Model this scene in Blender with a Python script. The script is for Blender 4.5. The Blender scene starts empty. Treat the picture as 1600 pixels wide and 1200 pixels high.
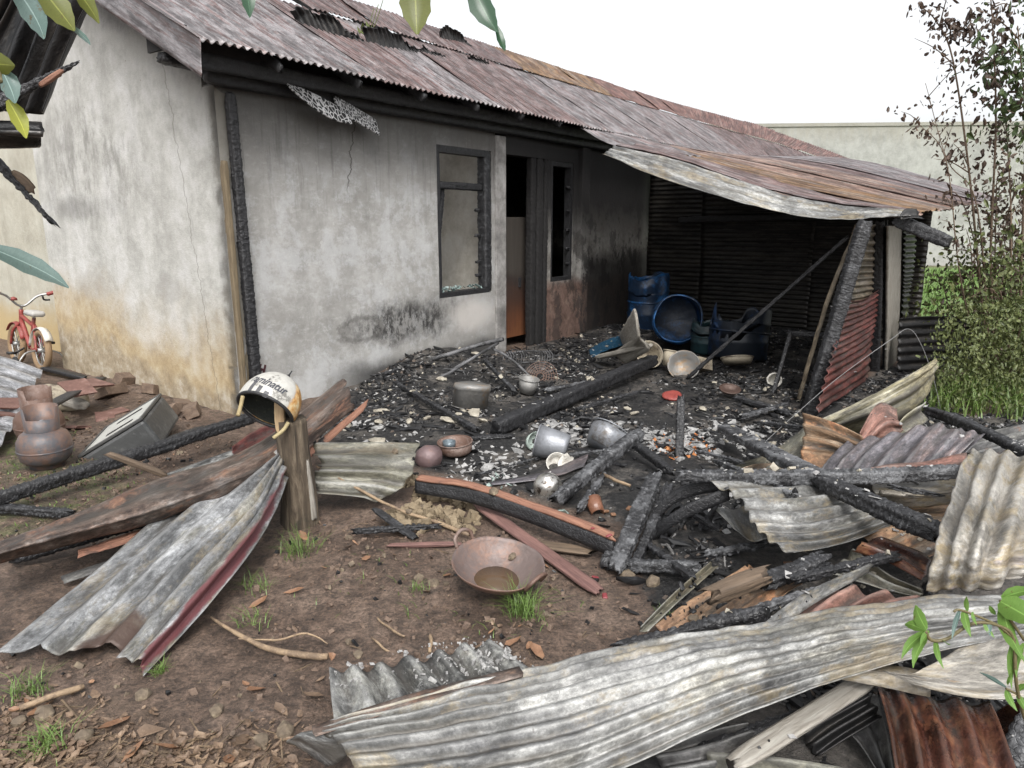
import bpy, math, random
import numpy as np
from mathutils import Vector, Matrix
R = math.radians
rnd = random.Random(7)
rs = np.random.RandomState(11)
sc = bpy.context.scene
COL = sc.collection

# ------------------------------------------------------------------ camera, sky, sun, exposure
FPX, CAMH = 1120.0, 1.55                       # focal length in photo pixels, eye height
PITCH = math.atan2(253, FPX)
cam = bpy.data.cameras.new('camera'); cam.sensor_width = 36; cam.lens = 36 * FPX / 1600
cam.clip_start = .05; cam.clip_end = 2000
cam_o = bpy.data.objects.new('camera', cam); COL.objects.link(cam_o)
cam_o.location = (0, 0, CAMH); cam_o.rotation_euler = (math.pi/2 - PITCH, 0, 0)
sc.camera = cam_o

SUN_EL, SUN_AZ = 52, 172                        # azimuth clockwise from +Y (behind the camera)
world = bpy.data.worlds.new('World'); sc.world = world; world.use_nodes = True
wn = world.node_tree; wn.nodes.clear()
sky = wn.nodes.new('ShaderNodeTexSky'); sky.sky_type = 'NISHITA'; sky.sun_disc = False
sky.sun_elevation = R(SUN_EL); sky.sun_rotation = R(SUN_AZ); sky.air_density = 1.0; sky.dust_density = 4.0; sky.ozone_density = 1.0
hs = wn.nodes.new('ShaderNodeHueSaturation'); hs.inputs['Saturation'].default_value = .12; hs.inputs['Value'].default_value = 1.0
bg = wn.nodes.new('ShaderNodeBackground'); bg.inputs['Strength'].default_value = .15
wo = wn.nodes.new('ShaderNodeOutputWorld')
wn.links.new(sky.outputs[0], hs.inputs['Color']); wn.links.new(hs.outputs[0], bg.inputs['Color']); wn.links.new(bg.outputs[0], wo.inputs[0])
sun = bpy.data.lights.new('sun', 'SUN'); sun.energy = 1.2; sun.angle = R(24); sun.color = (1, .97, .93)
sun_o = bpy.data.objects.new('sun', sun); COL.objects.link(sun_o); sun_o.location = (-6, -8, 14)
el, az = R(SUN_EL), R(SUN_AZ)
sdir = Vector((math.sin(az)*math.cos(el), math.cos(az)*math.cos(el), math.sin(el)))
sun_o.rotation_euler = sdir.to_track_quat('Z', 'Y').to_euler()
vs = sc.view_settings; vs.view_transform = 'Standard'; vs.look = 'None'; vs.exposure = 0.95; vs.gamma = 1; vs.use_curve_mapping = False
sc.render.engine = 'CYCLES'
try:
    sc.cycles.use_denoising = True; sc.cycles.denoiser = 'OPENIMAGEDENOISE'
    sc.cycles.max_bounces = 6; sc.cycles.transparent_max_bounces = 4
except Exception:
    pass

# ------------------------------------------------------------------ measuring the place from the photograph
_c, _s = math.cos(PITCH), math.sin(PITCH)
def ray(u, v):
    x = (u-800)/FPX; y = -(v-600)/FPX
    return np.array((x, _c + y*_s, -_s + y*_c))
def G(u, v, z=0.):                              # the point of level z seen at photo pixel u, v
    d = ray(u, v); t = (z-CAMH)/d[2]
    return np.array((d[0]*t, d[1]*t, z))
def Dp(u, v, Y):                                # the point Y metres in front of the photographer
    d = ray(u, v); t = Y/d[1]
    return np.array((d[0]*t, Y, CAMH + d[2]*t))
CORNER = G(378, 648)
FA = R(54.1); FDX, FDY = math.cos(FA), math.sin(FA)     # direction of the house front
def Wp(s, n, z):                                # s along the front, n out of it
    return np.array((CORNER[0]+s*FDX+n*FDY, CORNER[1]+s*FDY-n*FDX, z))
def onN(u, v, n):                               # on the plane n metres in front of the facade
    d = ray(u, v); nx, ny = FDY, -FDX
    t = (n + CORNER[0]*nx + CORNER[1]*ny)/(d[0]*nx + d[1]*ny)
    return np.array((d[0]*t, d[1]*t, CAMH+d[2]*t))
def onS(u, v, s):                               # on the cross plane s metres along the facade
    d = ray(u, v)
    t = (s + CORNER[0]*FDX + CORNER[1]*FDY)/(d[0]*FDX + d[1]*FDY)
    return np.array((d[0]*t, d[1]*t, CAMH+d[2]*t))

# ------------------------------------------------------------------ numeric noise
def _hash(ix, iy, iz):
    h = (ix*374761393 + iy*668265263 + iz*2147483647 + 1013904223) & 0xffffffff
    h = ((h ^ (h >> 13))*1274126177) & 0xffffffff
    h = ((h ^ (h >> 16))*2246822519) & 0xffffffff
    return ((h ^ (h >> 15)) & 0xffffff)/float(0xffffff)
def vnoise(p):
    p = np.asarray(p, float); i = np.floor(p).astype(np.int64); f = p - i; f = f*f*(3-2*f)
    o = 0
    for a in (0, 1):
        for b in (0, 1):
            for c in (0, 1):
                w = (f[..., 0] if a else 1-f[..., 0])*(f[..., 1] if b else 1-f[..., 1])*(f[..., 2] if c else 1-f[..., 2])
                o = o + w*_hash(i[..., 0]+a, i[..., 1]+b, i[..., 2]+c)
    return o
def fbm(p, octv=4, gain=.5):
    o = 0; a = 1; t = 0
    p = np.asarray(p, float)
    for k in range(octv):
        o = o + a*vnoise(p*2**k + k*17.3); t += a; a *= gain
    return o/t*2 - 1
def voro(p, seed=0):                            # 2-D cells: nearest distance, gap to the second, cell value
    p = np.asarray(p, float); i = np.floor(p).astype(np.int64)
    d1 = np.full(p.shape[:-1], 9.); d2 = d1.copy(); val = np.zeros(p.shape[:-1])
    for a in (-1, 0, 1):
        for b in (-1, 0, 1):
            cx, cy = i[..., 0]+a, i[..., 1]+b
            px = cx + .15 + .7*_hash(cx, cy, 11+seed); py = cy + .15 + .7*_hash(cx, cy, 57+seed)
            d = np.hypot(p[..., 0]-px, p[..., 1]-py)
            near = d < d1
            d2 = np.where(near, d1, np.minimum(d2, d)); val = np.where(near, _hash(cx, cy, 91), val); d1 = np.where(near, d, d1)
    return d1, d2-d1, val

# ------------------------------------------------------------------ objects
def tag(o, label=None, cat=None, group=None, kind=None):
    if label: o['label'] = label
    if cat: o['category'] = cat
    if group: o['group'] = group
    if kind: o['kind'] = kind
    return o
def thing(name, label, cat, loc=(0, 0, 0), group=None, rot=None):
    o = bpy.data.objects.new(name, None); COL.objects.link(o); o.location = Vector(loc); o.empty_display_size = .1
    if rot is not None: o.rotation_euler = rot
    return tag(o, label, cat, group)
def mesh_of(name, V, F, uv=None, smooth=True):
    me = bpy.data.meshes.new(name)
    V = np.asarray(V, float)
    F = [list(map(int, f)) for f in F] if not isinstance(F, np.ndarray) else F.tolist()
    me.from_pydata(V.tolist(), [], F)
    if uv is not None:
        l = me.uv_layers.new(name='UVMap')
        idx = np.empty(len(me.loops), np.int32); me.loops.foreach_get('vertex_index', idx)
        l.data.foreach_set('uv', np.asarray(uv, np.float32)[idx].ravel())
    if smooth: me.polygons.foreach_set('use_smooth', np.ones(len(me.polygons), bool))
    me.update(); return me
def obj(name, V, F, mat, parent=None, uv=None, smooth=True, local=False):
    """One mesh object. V is in world coordinates unless local (then in the parent's)."""
    V = np.asarray(V, float)
    if local: org = np.zeros(3)
    else:
        org = (V.min(0)+V.max(0))/2; org[2] = V[:, 2].min()
    o = bpy.data.objects.new(name, mesh_of(name, V-org, F, uv, smooth)); COL.objects.link(o)
    if mat is not None: o.data.materials.append(mat)
    if BLK and len(BLK[-1]) == len(V):
        at = o.data.attributes.new('block', 'FLOAT', 'POINT'); at.data.foreach_set('value', BLK[-1]); BLK.clear()
    if parent is not None:
        o.parent = parent
        if not local:
            p = parent; L = np.array(p.location)
            while p.parent is not None: p = p.parent; L = L + np.array(p.location)
            org = org - L
    o.location = org
    return o
def box(sx, sy, sz, c=(0, 0, 0)):
    v = np.array([(x, y, z) for x in (-.5, .5) for y in (-.5, .5) for z in (-.5, .5)])*np.array((sx, sy, sz)) + np.array(c)
    f = [(0, 1, 3, 2), (4, 6, 7, 5), (0, 4, 5, 1), (2, 3, 7, 6), (0, 2, 6, 4), (1, 5, 7, 3)]
    return v, f
def join(*parts):
    V = []; F = []; k = 0
    for v, f in parts:
        V.append(np.asarray(v, float)); F += [tuple(int(i)+k for i in q) for q in f]; k += len(v)
    return np.vstack(V), F
def bevel(o, w=.006, seg=2):
    m = o.modifiers.new('bevel', 'BEVEL'); m.width = w; m.segments = seg; m.limit_method = 'ANGLE'; m.angle_limit = R(40); return o
def solid(o, t=.003):
    m = o.modifiers.new('thickness', 'SOLIDIFY'); m.thickness = t; m.offset = 0; return o
def frame_of(d):
    d = np.asarray(d, float); d = d/np.linalg.norm(d)
    up = np.array((0, 0, 1.)) if abs(d[2]) < .95 else np.array((0, 1., 0))
    a = np.cross(d, up); a /= np.linalg.norm(a); b = np.cross(a, d)
    return d, a, b
def crom(P, t):                                 # Catmull-Rom through P (k,...) at t in 0..1
    P = np.asarray(P, float); k = len(P)
    if k == 1: return np.repeat(P, len(t), 0)
    Pe = np.concatenate([[2*P[0]-P[1]], P, [2*P[-1]-P[-2]]])
    x = np.clip(t, -.2, 1.2)*(k-1); i = np.clip(np.floor(x).astype(int), 0, k-2); f = (x-i)
    sh = (len(t),)+(1,)*(P.ndim-1); f = f.reshape(sh)
    a, b, c, d = Pe[i], Pe[i+1], Pe[i+2], Pe[i+3]
    return .5*((2*b)+(c-a)*f+(2*a-5*b+4*c-d)*f**2+(3*b-a-3*c+d)*f**3)
def tube(pts, r, n=8, samples=None, wob=0., seed=0, caps=True):
    pts = np.asarray(pts, float); m = samples or max(2, (len(pts)-1)*6+1)
    C = crom(pts, np.linspace(0, 1, m)) if len(pts) > 2 else pts[0]+(pts[-1]-pts[0])*np.linspace(0, 1, m)[:, None]
    rr = np.interp(np.linspace(0, 1, m), np.linspace(0, 1, len(r)), r) if hasattr(r, '__len__') else np.full(m, r)
    T = np.gradient(C, axis=0); V = []
    _, a, b = frame_of(T[0])
    for i in range(m):
        d = T[i]/np.linalg.norm(T[i]); a = a - d*np.dot(a, d); a /= np.linalg.norm(a); b = np.cross(a, d)
        for k in range(n):
            th = 2*math.pi*k/n; q = C[i] + (a*math.cos(th)+b*math.sin(th))*rr[i]
            V.append(q)
    V = np.array(V)
    if wob: V += (np.stack([fbm(V*14+seed+j*9) for j in range(3)], -1))*wob
    F = [(i*n+k, i*n+(k+1) % n, (i+1)*n+(k+1) % n, (i+1)*n+k) for i in range(m-1) for k in range(n)]
    if caps: F += [tuple(range(n))[::-1], tuple(range((m-1)*n, m*n))]
    return V, F
def lathe(prof, n=32, close=False):             # profile of (r, z), about local z
    V = []; m = len(prof)
    for r_, z_ in prof:
        for k in range(n):
            th = 2*math.pi*k/n; V.append((r_*math.cos(th), r_*math.sin(th), z_))
    F = [(i*n+k, i*n+(k+1) % n, (i+1)*n+(k+1) % n, (i+1)*n+k) for i in range(m-1) for k in range(n)]
    return np.array(V), F
def xf(vf, rot=(0, 0, 0), loc=(0, 0, 0), scale=1.):
    M = np.array(Matrix.Identity(3)) if rot is None else np.array((Matrix.Rotation(rot[2], 3, 'Z') @ Matrix.Rotation(rot[1], 3, 'Y') @ Matrix.Rotation(rot[0], 3, 'X')))
    return (np.asarray(vf[0])*scale) @ M.T + np.asarray(loc), vf[1]

# ------------------------------------------------------------------ node shorthand
class NT:
    def __init__(s, name, rough=.8, metallic=0., spec=.5):
        s.m = bpy.data.materials.new(name); s.m.use_nodes = True; s.t = s.m.node_tree
        s.b = s.t.nodes['Principled BSDF']; s.b.inputs['Roughness'].default_value = rough
        s.b.inputs['Metallic'].default_value = metallic; s.b.inputs['Specular IOR Level'].default_value = spec
    def node(s, ty, **kw):
        n = s.t.nodes.new(ty)
        for k, v in kw.items(): setattr(n, k, v)
        return n
    def put(s, sock, v):
        if isinstance(v, bpy.types.NodeSocket): s.t.links.new(v, sock)
        elif v is not None: sock.default_value = tuple(v) + (1,) if (hasattr(v, '__len__') and len(v) == 3 and sock.type == 'RGBA') else v
    def coord(s, kind='Object', scale=None, rand=0., offset=None):
        o = s.node('ShaderNodeTexCoord').outputs[kind]
        if rand:
            r_ = s.node('ShaderNodeObjectInfo').outputs['Random']
            vm = s.node('ShaderNodeVectorMath', operation='SCALE'); vm.inputs[0].default_value = (1, 1.7, .6)
            k = s.math('MULTIPLY', r_, rand); s.put(vm.inputs['Scale'], k)
            a = s.node('ShaderNodeVectorMath', operation='ADD'); s.put(a.inputs[0], o); s.put(a.inputs[1], vm.outputs[0]); o = a.outputs[0]
        if scale is not None or offset is not None:
            o = s.map(o, scale or (1, 1, 1), offset)
        return o
    def map(s, v, scale, offset=None):
        mp = s.node('ShaderNodeMapping'); s.put(mp.inputs['Vector'], v); mp.inputs['Scale'].default_value = scale
        if offset is not None: mp.inputs['Location'].default_value = offset
        return mp.outputs[0]
    def noise(s, v, scale=5, detail=5, rough=.55, dist=0.):
        n = s.node('ShaderNodeTexNoise'); s.put(n.inputs['Vector'], v); n.inputs['Scale'].default_value = scale
        n.inputs['Detail'].default_value = detail; n.inputs['Roughness'].default_value = rough; n.inputs['Distortion'].default_value = dist
        return n.outputs['Fac']
    def vor(s, v, scale=20, feature='DISTANCE_TO_EDGE'):
        n = s.node('ShaderNodeTexVoronoi', feature=feature); s.put(n.inputs['Vector'], v); n.inputs['Scale'].default_value = scale
        return n.outputs['Distance']
    def math(s, op, a, b=None, clamp=False):
        n = s.node('ShaderNodeMath', operation=op, use_clamp=clamp); s.put(n.inputs[0], a)
        if b is not None: s.put(n.inputs[1], b)
        return n.outputs[0]
    def step(s, v, lo, hi):                     # smooth 0..1 between lo and hi
        n = s.node('ShaderNodeMapRange', interpolation_type='SMOOTHSTEP'); s.put(n.inputs[0], v)
        n.inputs[1].default_value = lo; n.inputs[2].default_value = hi; return n.outputs[0]
    def ramp(s, v, stops):
        n = s.node('ShaderNodeValToRGB'); s.put(n.inputs[0], v); e = n.color_ramp.elements
        while len(e) < len(stops): e.new(.5)
        for q, (p, c) in zip(e, stops): q.position = p; q.color = (*c, 1)
        return n.outputs[0]
    def mix(s, f, a, b, mode='MIX'):
        n = s.node('ShaderNodeMix', data_type='RGBA', blend_type=mode); s.put(n.inputs[0], f); s.put(n.inputs[6], a); s.put(n.inputs[7], b)
        return n.outputs[2]
    def mul(s, c, f, lo=.7, hi=1.15):           # colour times a grey between lo and hi
        g = s.node('ShaderNodeMapRange'); s.put(g.inputs[0], f); g.inputs[3].default_value = lo; g.inputs[4].default_value = hi
        return s.mix(1., c, g.outputs[0], 'MULTIPLY')
    def sep(s, v):
        n = s.node('ShaderNodeSeparateXYZ'); s.put(n.inputs[0], v); return n.outputs
    def ellipse(s, x, y, cx, cy, rx, ry, wob=None, amt=.35, soft=.5):   # 1 inside, ragged edge
        dx = s.math('DIVIDE', s.math('SUBTRACT', x, cx), rx); dy = s.math('DIVIDE', s.math('SUBTRACT', y, cy), ry)
        d = s.math('SQRT', s.math('ADD', s.math('MULTIPLY', dx, dx), s.math('MULTIPLY', dy, dy)))
        if wob is not None: d = s.math('ADD', d, s.math('MULTIPLY', s.math('SUBTRACT', wob, .5), amt*2))
        return s.math('SUBTRACT', 1., s.step(d, 1-soft, 1+soft*.4))
    def bump(s, h, dist=.01, strength=1., base=None):
        n = s.node('ShaderNodeBump'); n.inputs['Strength'].default_value = strength; n.inputs['Distance'].default_value = dist
        s.put(n.inputs['Height'], h)
        if base is not None: s.put(n.inputs['Normal'], base)
        return n.outputs[0]
    def done(s, col, rough=None, normal=None, metallic=None):
        s.put(s.b.inputs['Base Color'], col); s.put(s.b.inputs['Roughness'], rough); s.put(s.b.inputs['Metallic'], metallic)
        if normal is not None: s.put(s.b.inputs['Normal'], normal)
        return s.m

def plain(name, col, rough=.7, var=.3, scale=14, metallic=0., dirt=None, dirt_amt=.5, bump=.004):
    t = NT(name, rough, metallic); v = t.coord('Object', rand=30)
    c = t.mul(col, t.noise(v, scale, 6, .65), 1-var, 1+var*.6)
    if dirt is not None:
        c = t.mix(t.math('MULTIPLY', t.step(t.noise(v, scale*.45, 12, .78, .1), 1-dirt_amt-.07, 1-dirt_amt+.06), .9), c, dirt); c = t.mix(t.math('MULTIPLY', t.step(t.noise(v, scale*2.2, 10, .8), .56, .62), .5), c, dirt)
    return t.done(c, normal=t.bump(t.noise(v, scale*4, 4), bump))

GAIN = .49
def metal(name, stops, rust_amt=.35, rust=((.07, .03, .02), (.22, .085, .035), (.33, .17, .08)), soot_amt=.2, rough=.5,
          metallic=.25, along=1.0, across=5.0, fine=.3, spot=.5, sootcol=(.012, .011, .012), stains=(), white=0., tan=.0, mott=1., ribcol=(.05, .045, .04), crest=(.5, .5, .49)):
    t = NT(name, rough, metallic); uv = t.coord('UV', rand=40); raw = t.coord('UV')
    st = t.noise(t.map(uv, (along, across, 1)), 1.6, 12, .7, .15)
    c = t.ramp(t.step(st, .3, .7), stops)
    c = t.mix(1., c, (GAIN,)*3, 'MULTIPLY')
    g1 = t.step(t.noise(t.map(uv, (.9, 3.2, 1), (3, 1, 0)), 1.9, 13, .78, .1), .44, .57)
    c = t.mul(c, g1, 1-fine*1.5, 1+fine*.8)
    g2 = t.step(t.noise(t.map(uv, (.9, 2.6, 1), (9, 5, 0)), 6, 12, .8, .1), .42, .58)
    c = t.mul(c, g2, 1-.32*mott, 1+.2*mott)
    c = t.mul(c, t.step(t.noise(t.map(uv, (1, 2.4, 1)), 34, 8, .78), .35, .65), 1-.38*mott, 1+.25*mott)
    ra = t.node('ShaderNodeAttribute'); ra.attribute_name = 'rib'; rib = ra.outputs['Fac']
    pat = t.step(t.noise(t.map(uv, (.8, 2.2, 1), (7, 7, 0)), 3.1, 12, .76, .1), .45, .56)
    c = t.mix(t.math('MULTIPLY', t.math('MULTIPLY', t.step(rib, .2, -.8), pat), .75*mott), c, ribcol)      # patchy second tone along the troughs
    c = t.mix(t.math('MULTIPLY', t.step(rib, .6, 1.), .2), c, crest)                                      # paler crests
    if tan:
        tn = t.step(t.noise(t.map(uv, (1.4, 4.2, 1), (21, 2, 0)), 1.7, 12, .76, .1), .51, .6)
        c = t.mix(t.math('MULTIPLY', tn, tan*.6), c, t.ramp(t.noise(uv, 21, 8, .75), [(.38, (.13, .1, .06)), (.52, (.25, .2, .12)), (.66, (.34, .3, .215))]))
    if white:
        wm = t.step(t.noise(t.map(uv, (2.4, 4, 1), (9, 4, 0)), 3, 13, .8), 1-white-.05, 1-white+.04)
        c = t.mix(t.math('MULTIPLY', wm, .6), c, (.38, .38, .37))
    rm = t.step(t.noise(t.map(uv, (1.2, 2.6, 1), (5, 8, 0)), 2.1, 13, .76, .1), 1-rust_amt-.06, 1-rust_amt+.05)
    rc = t.ramp(t.noise(uv, 13, 10, .78), [(.36, rust[0]), (.5, rust[1]), (.64, rust[2])])
    c = t.mix(t.math('MULTIPLY', rm, .9), c, rc)
    sm = t.step(t.noise(t.map(uv, (1.4, 2.2, 1), (1, 13, 0)), 1.9, 13, .76, .1), 1-soot_amt-.05, 1-soot_amt+.06)
    c = t.mix(t.math('MULTIPLY', sm, .9), c, sootcol)
    sp = t.step(t.noise(uv, 62, 3, .6), .66, .75)
    c = t.mix(t.math('MULTIPLY', sp, spot), c, (.05, .042, .036))
    x, y, _ = t.sep(raw)
    wob = t.noise(raw, 7, 6, .65)
    for (cx, cy, rx, ry, col) in stains:
        c = t.mix(t.math('MULTIPLY', t.ellipse(x, y, cx, cy, rx, ry, wob, .5, .25), .93), c, col)
    rg = t.math('ADD', rough-.14, t.math('MULTIPLY', t.noise(uv, 7, 5), .32))
    rg = t.math('ADD', rg, t.math('MULTIPLY', rm, .25), clamp=True)
    mt = t.math('MULTIPLY', t.math('SUBTRACT', 1, t.math('MAXIMUM', rm, sm)), metallic)
    nm = t.bump(t.noise(uv, 90, 5, .6), .0015)
    nm = t.bump(t.noise(t.map(uv, (1, 2, 1)), 11, 4), .006, .8, nm)
    return t.done(c, rg, nm, mt)

ZINC = [(.0, (.16, .16, .165)), (.35, (.36, .36, .35)), (.6, (.52, .52, .5)), (.85, (.42, .41, .37)), (1, (.6, .58, .5))]
CREAM = [(0, (.3, .28, .25)), (.3, (.5, .47, .41)), (.6, (.6, .57, .52)), (.8, (.52, .42, .25)), (1, (.42, .38, .4))]
LILAC = [(0, (.16, .13, .13)), (.3, (.33, .3, .305)), (.5, (.45, .43, .44)), (.7, (.26, .17, .16)), (1, (.56, .55, .56))]
MAROON = [(0, (.13, .08, .075)), (.35, (.24, .15, .14)), (.55, (.37, .32, .32)), (.72, (.23, .13, .115)), (1, (.46, .42, .42))]
M = {}
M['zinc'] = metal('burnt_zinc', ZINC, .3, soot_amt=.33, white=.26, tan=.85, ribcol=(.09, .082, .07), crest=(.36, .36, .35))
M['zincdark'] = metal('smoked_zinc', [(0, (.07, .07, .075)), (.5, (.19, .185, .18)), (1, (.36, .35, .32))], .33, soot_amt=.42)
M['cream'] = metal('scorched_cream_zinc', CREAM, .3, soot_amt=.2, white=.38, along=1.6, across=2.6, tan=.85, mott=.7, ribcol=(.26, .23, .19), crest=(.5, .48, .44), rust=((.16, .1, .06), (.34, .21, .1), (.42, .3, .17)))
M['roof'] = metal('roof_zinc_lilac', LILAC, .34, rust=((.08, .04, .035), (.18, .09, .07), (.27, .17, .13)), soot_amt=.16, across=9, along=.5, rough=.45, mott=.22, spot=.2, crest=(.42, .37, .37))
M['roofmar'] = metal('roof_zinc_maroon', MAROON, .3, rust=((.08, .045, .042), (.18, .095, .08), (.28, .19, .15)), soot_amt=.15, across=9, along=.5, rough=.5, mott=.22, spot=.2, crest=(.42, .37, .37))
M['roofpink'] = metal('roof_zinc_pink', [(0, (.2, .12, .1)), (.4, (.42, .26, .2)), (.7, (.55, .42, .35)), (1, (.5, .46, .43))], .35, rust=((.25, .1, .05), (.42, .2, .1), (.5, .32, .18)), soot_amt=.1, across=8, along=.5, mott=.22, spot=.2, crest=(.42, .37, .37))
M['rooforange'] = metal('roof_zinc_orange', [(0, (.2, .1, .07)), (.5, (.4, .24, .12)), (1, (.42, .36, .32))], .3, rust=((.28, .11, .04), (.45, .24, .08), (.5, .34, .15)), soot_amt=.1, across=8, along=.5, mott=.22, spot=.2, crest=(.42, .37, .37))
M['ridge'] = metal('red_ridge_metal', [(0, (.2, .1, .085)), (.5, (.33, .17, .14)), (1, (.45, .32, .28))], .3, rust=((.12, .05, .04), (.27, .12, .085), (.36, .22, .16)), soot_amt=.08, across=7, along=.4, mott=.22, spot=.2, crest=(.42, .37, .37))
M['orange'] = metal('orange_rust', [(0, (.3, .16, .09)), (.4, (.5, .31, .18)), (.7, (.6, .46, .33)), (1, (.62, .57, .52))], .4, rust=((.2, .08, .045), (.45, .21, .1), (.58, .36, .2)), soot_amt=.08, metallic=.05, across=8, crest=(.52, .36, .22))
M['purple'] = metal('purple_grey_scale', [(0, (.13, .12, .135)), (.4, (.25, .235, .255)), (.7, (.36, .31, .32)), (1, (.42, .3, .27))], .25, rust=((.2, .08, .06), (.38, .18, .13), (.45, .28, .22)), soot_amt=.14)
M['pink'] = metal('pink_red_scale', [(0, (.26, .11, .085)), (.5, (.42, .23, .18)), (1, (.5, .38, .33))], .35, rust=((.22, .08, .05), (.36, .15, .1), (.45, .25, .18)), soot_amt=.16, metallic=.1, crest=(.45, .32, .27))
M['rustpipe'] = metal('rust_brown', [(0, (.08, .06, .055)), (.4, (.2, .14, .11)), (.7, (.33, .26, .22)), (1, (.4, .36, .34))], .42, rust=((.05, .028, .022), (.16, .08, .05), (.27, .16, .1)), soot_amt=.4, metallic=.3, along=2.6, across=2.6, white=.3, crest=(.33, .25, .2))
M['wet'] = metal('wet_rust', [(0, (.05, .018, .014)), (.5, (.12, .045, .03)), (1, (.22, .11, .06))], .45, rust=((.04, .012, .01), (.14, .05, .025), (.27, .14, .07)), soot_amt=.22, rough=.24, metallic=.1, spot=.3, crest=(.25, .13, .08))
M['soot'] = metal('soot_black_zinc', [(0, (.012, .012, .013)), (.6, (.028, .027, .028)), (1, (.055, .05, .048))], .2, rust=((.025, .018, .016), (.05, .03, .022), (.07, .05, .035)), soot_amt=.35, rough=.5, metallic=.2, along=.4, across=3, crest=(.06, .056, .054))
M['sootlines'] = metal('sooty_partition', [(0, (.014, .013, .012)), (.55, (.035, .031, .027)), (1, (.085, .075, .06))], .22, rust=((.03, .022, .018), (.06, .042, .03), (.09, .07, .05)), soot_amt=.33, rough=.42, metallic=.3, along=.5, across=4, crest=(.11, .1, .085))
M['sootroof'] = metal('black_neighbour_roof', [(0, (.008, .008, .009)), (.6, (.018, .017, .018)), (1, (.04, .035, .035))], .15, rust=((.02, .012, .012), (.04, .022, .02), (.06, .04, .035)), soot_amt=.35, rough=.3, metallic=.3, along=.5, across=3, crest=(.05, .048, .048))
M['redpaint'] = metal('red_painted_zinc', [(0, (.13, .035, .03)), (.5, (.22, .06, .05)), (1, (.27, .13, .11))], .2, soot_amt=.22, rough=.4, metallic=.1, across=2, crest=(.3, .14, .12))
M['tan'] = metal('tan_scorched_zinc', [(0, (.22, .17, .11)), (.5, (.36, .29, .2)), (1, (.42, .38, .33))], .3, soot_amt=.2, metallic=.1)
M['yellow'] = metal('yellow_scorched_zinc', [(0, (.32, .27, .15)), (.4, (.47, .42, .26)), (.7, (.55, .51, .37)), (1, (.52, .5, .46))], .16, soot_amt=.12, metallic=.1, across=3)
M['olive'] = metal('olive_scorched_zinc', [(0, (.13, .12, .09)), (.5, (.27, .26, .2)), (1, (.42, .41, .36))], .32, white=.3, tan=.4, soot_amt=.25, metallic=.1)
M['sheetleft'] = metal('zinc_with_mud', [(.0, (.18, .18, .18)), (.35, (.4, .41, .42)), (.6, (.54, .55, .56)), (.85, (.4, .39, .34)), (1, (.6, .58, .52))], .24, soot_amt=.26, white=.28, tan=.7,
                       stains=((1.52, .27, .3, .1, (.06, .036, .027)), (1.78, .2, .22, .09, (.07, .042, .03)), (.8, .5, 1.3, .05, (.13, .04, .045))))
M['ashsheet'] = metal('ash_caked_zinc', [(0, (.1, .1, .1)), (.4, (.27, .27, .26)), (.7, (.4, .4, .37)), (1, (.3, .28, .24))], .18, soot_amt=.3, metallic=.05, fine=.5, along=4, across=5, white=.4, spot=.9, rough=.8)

def char_mat(name, ash=.25, tint=(.16, .165, .175)):
    t = NT(name, .5, 0, .6); v = t.coord('Object', rand=20)
    c = t.ramp(t.noise(v, 22, 6, .65), [(.3, (.006, .006, .007)), (.6, (.018, .018, .02)), (.85, (.04, .04, .043))])
    c = t.mix(t.math('MULTIPLY', t.step(t.noise(v, 6, 9, .72), .62-ash*.3, .85-ash*.3), .55), c, tint)
    ba = t.node('ShaderNodeAttribute'); ba.attribute_name = 'block'; bk_ = t.step(t.math('ADD', ba.outputs['Fac'], t.math('MULTIPLY', t.math('SUBTRACT', t.noise(v, 26, 6, .7), .5), .8)), .45, 1.15)
    c = t.mix(t.math('MULTIPLY', bk_, .2+.4*ash), c, tint)
    h = t.math('MINIMUM', t.vor(t.map(v, (1, 1, 1)), 55), .12)
    rg = t.math('ADD', .32, t.math('MULTIPLY', t.noise(v, 18, 4), .4))
    return t.done(c, rg, t.bump(t.noise(v, 150, 4), .002, .7, t.bump(h, .02, .7)))
M['char'] = char_mat('charred_wood', .3)
M['chargrey'] = char_mat('charred_wood_ashy', .7, (.22, .225, .235))
M['charblack'] = char_mat('charred_wood_black', 0., (.05, .05, .055))
def wood_mat(name, a, b, burn=.3, scale=(3, 30, 30)):
    t = NT(name, .75); v = t.coord('Object', rand=20); uv = t.coord('UV', rand=9)
    g = t.noise(t.map(uv, (2, 26, 1)), 2.5, 8, .6, 1.2)
    c = t.ramp(g, [(.3, a), (.7, b)])
    c = t.mul(c, t.noise(v, 9, 6), .7, 1.2)
    c = t.mix(t.step(t.noise(v, 3.2, 9, .7), .78-burn*.5, .9-burn*.5), c, (.016, .015, .016))
    return t.done(c, normal=t.bump(g, .004))
M['woodred'] = wood_mat('red_brown_plank', (.1, .05, .045), (.22, .12, .1), .2)
M['woodtan'] = wood_mat('pale_wood', (.3, .2, .11), (.5, .37, .22), .1)
M['woodgrey'] = wood_mat('weathered_grey_wood', (.17, .15, .125), (.36, .34, .3), .25)
M['woodbrown'] = wood_mat('brown_wood', (.07, .05, .035), (.17, .12, .08), .3)
M['woodorange'] = wood_mat('orange_scorched_wood', (.14, .06, .04), (.33, .17, .11), .45)
M['trimbrown'] = wood_mat('brown_corner_trim', (.1, .075, .045), (.2, .155, .095), .2)
M['stump'] = None

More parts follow.
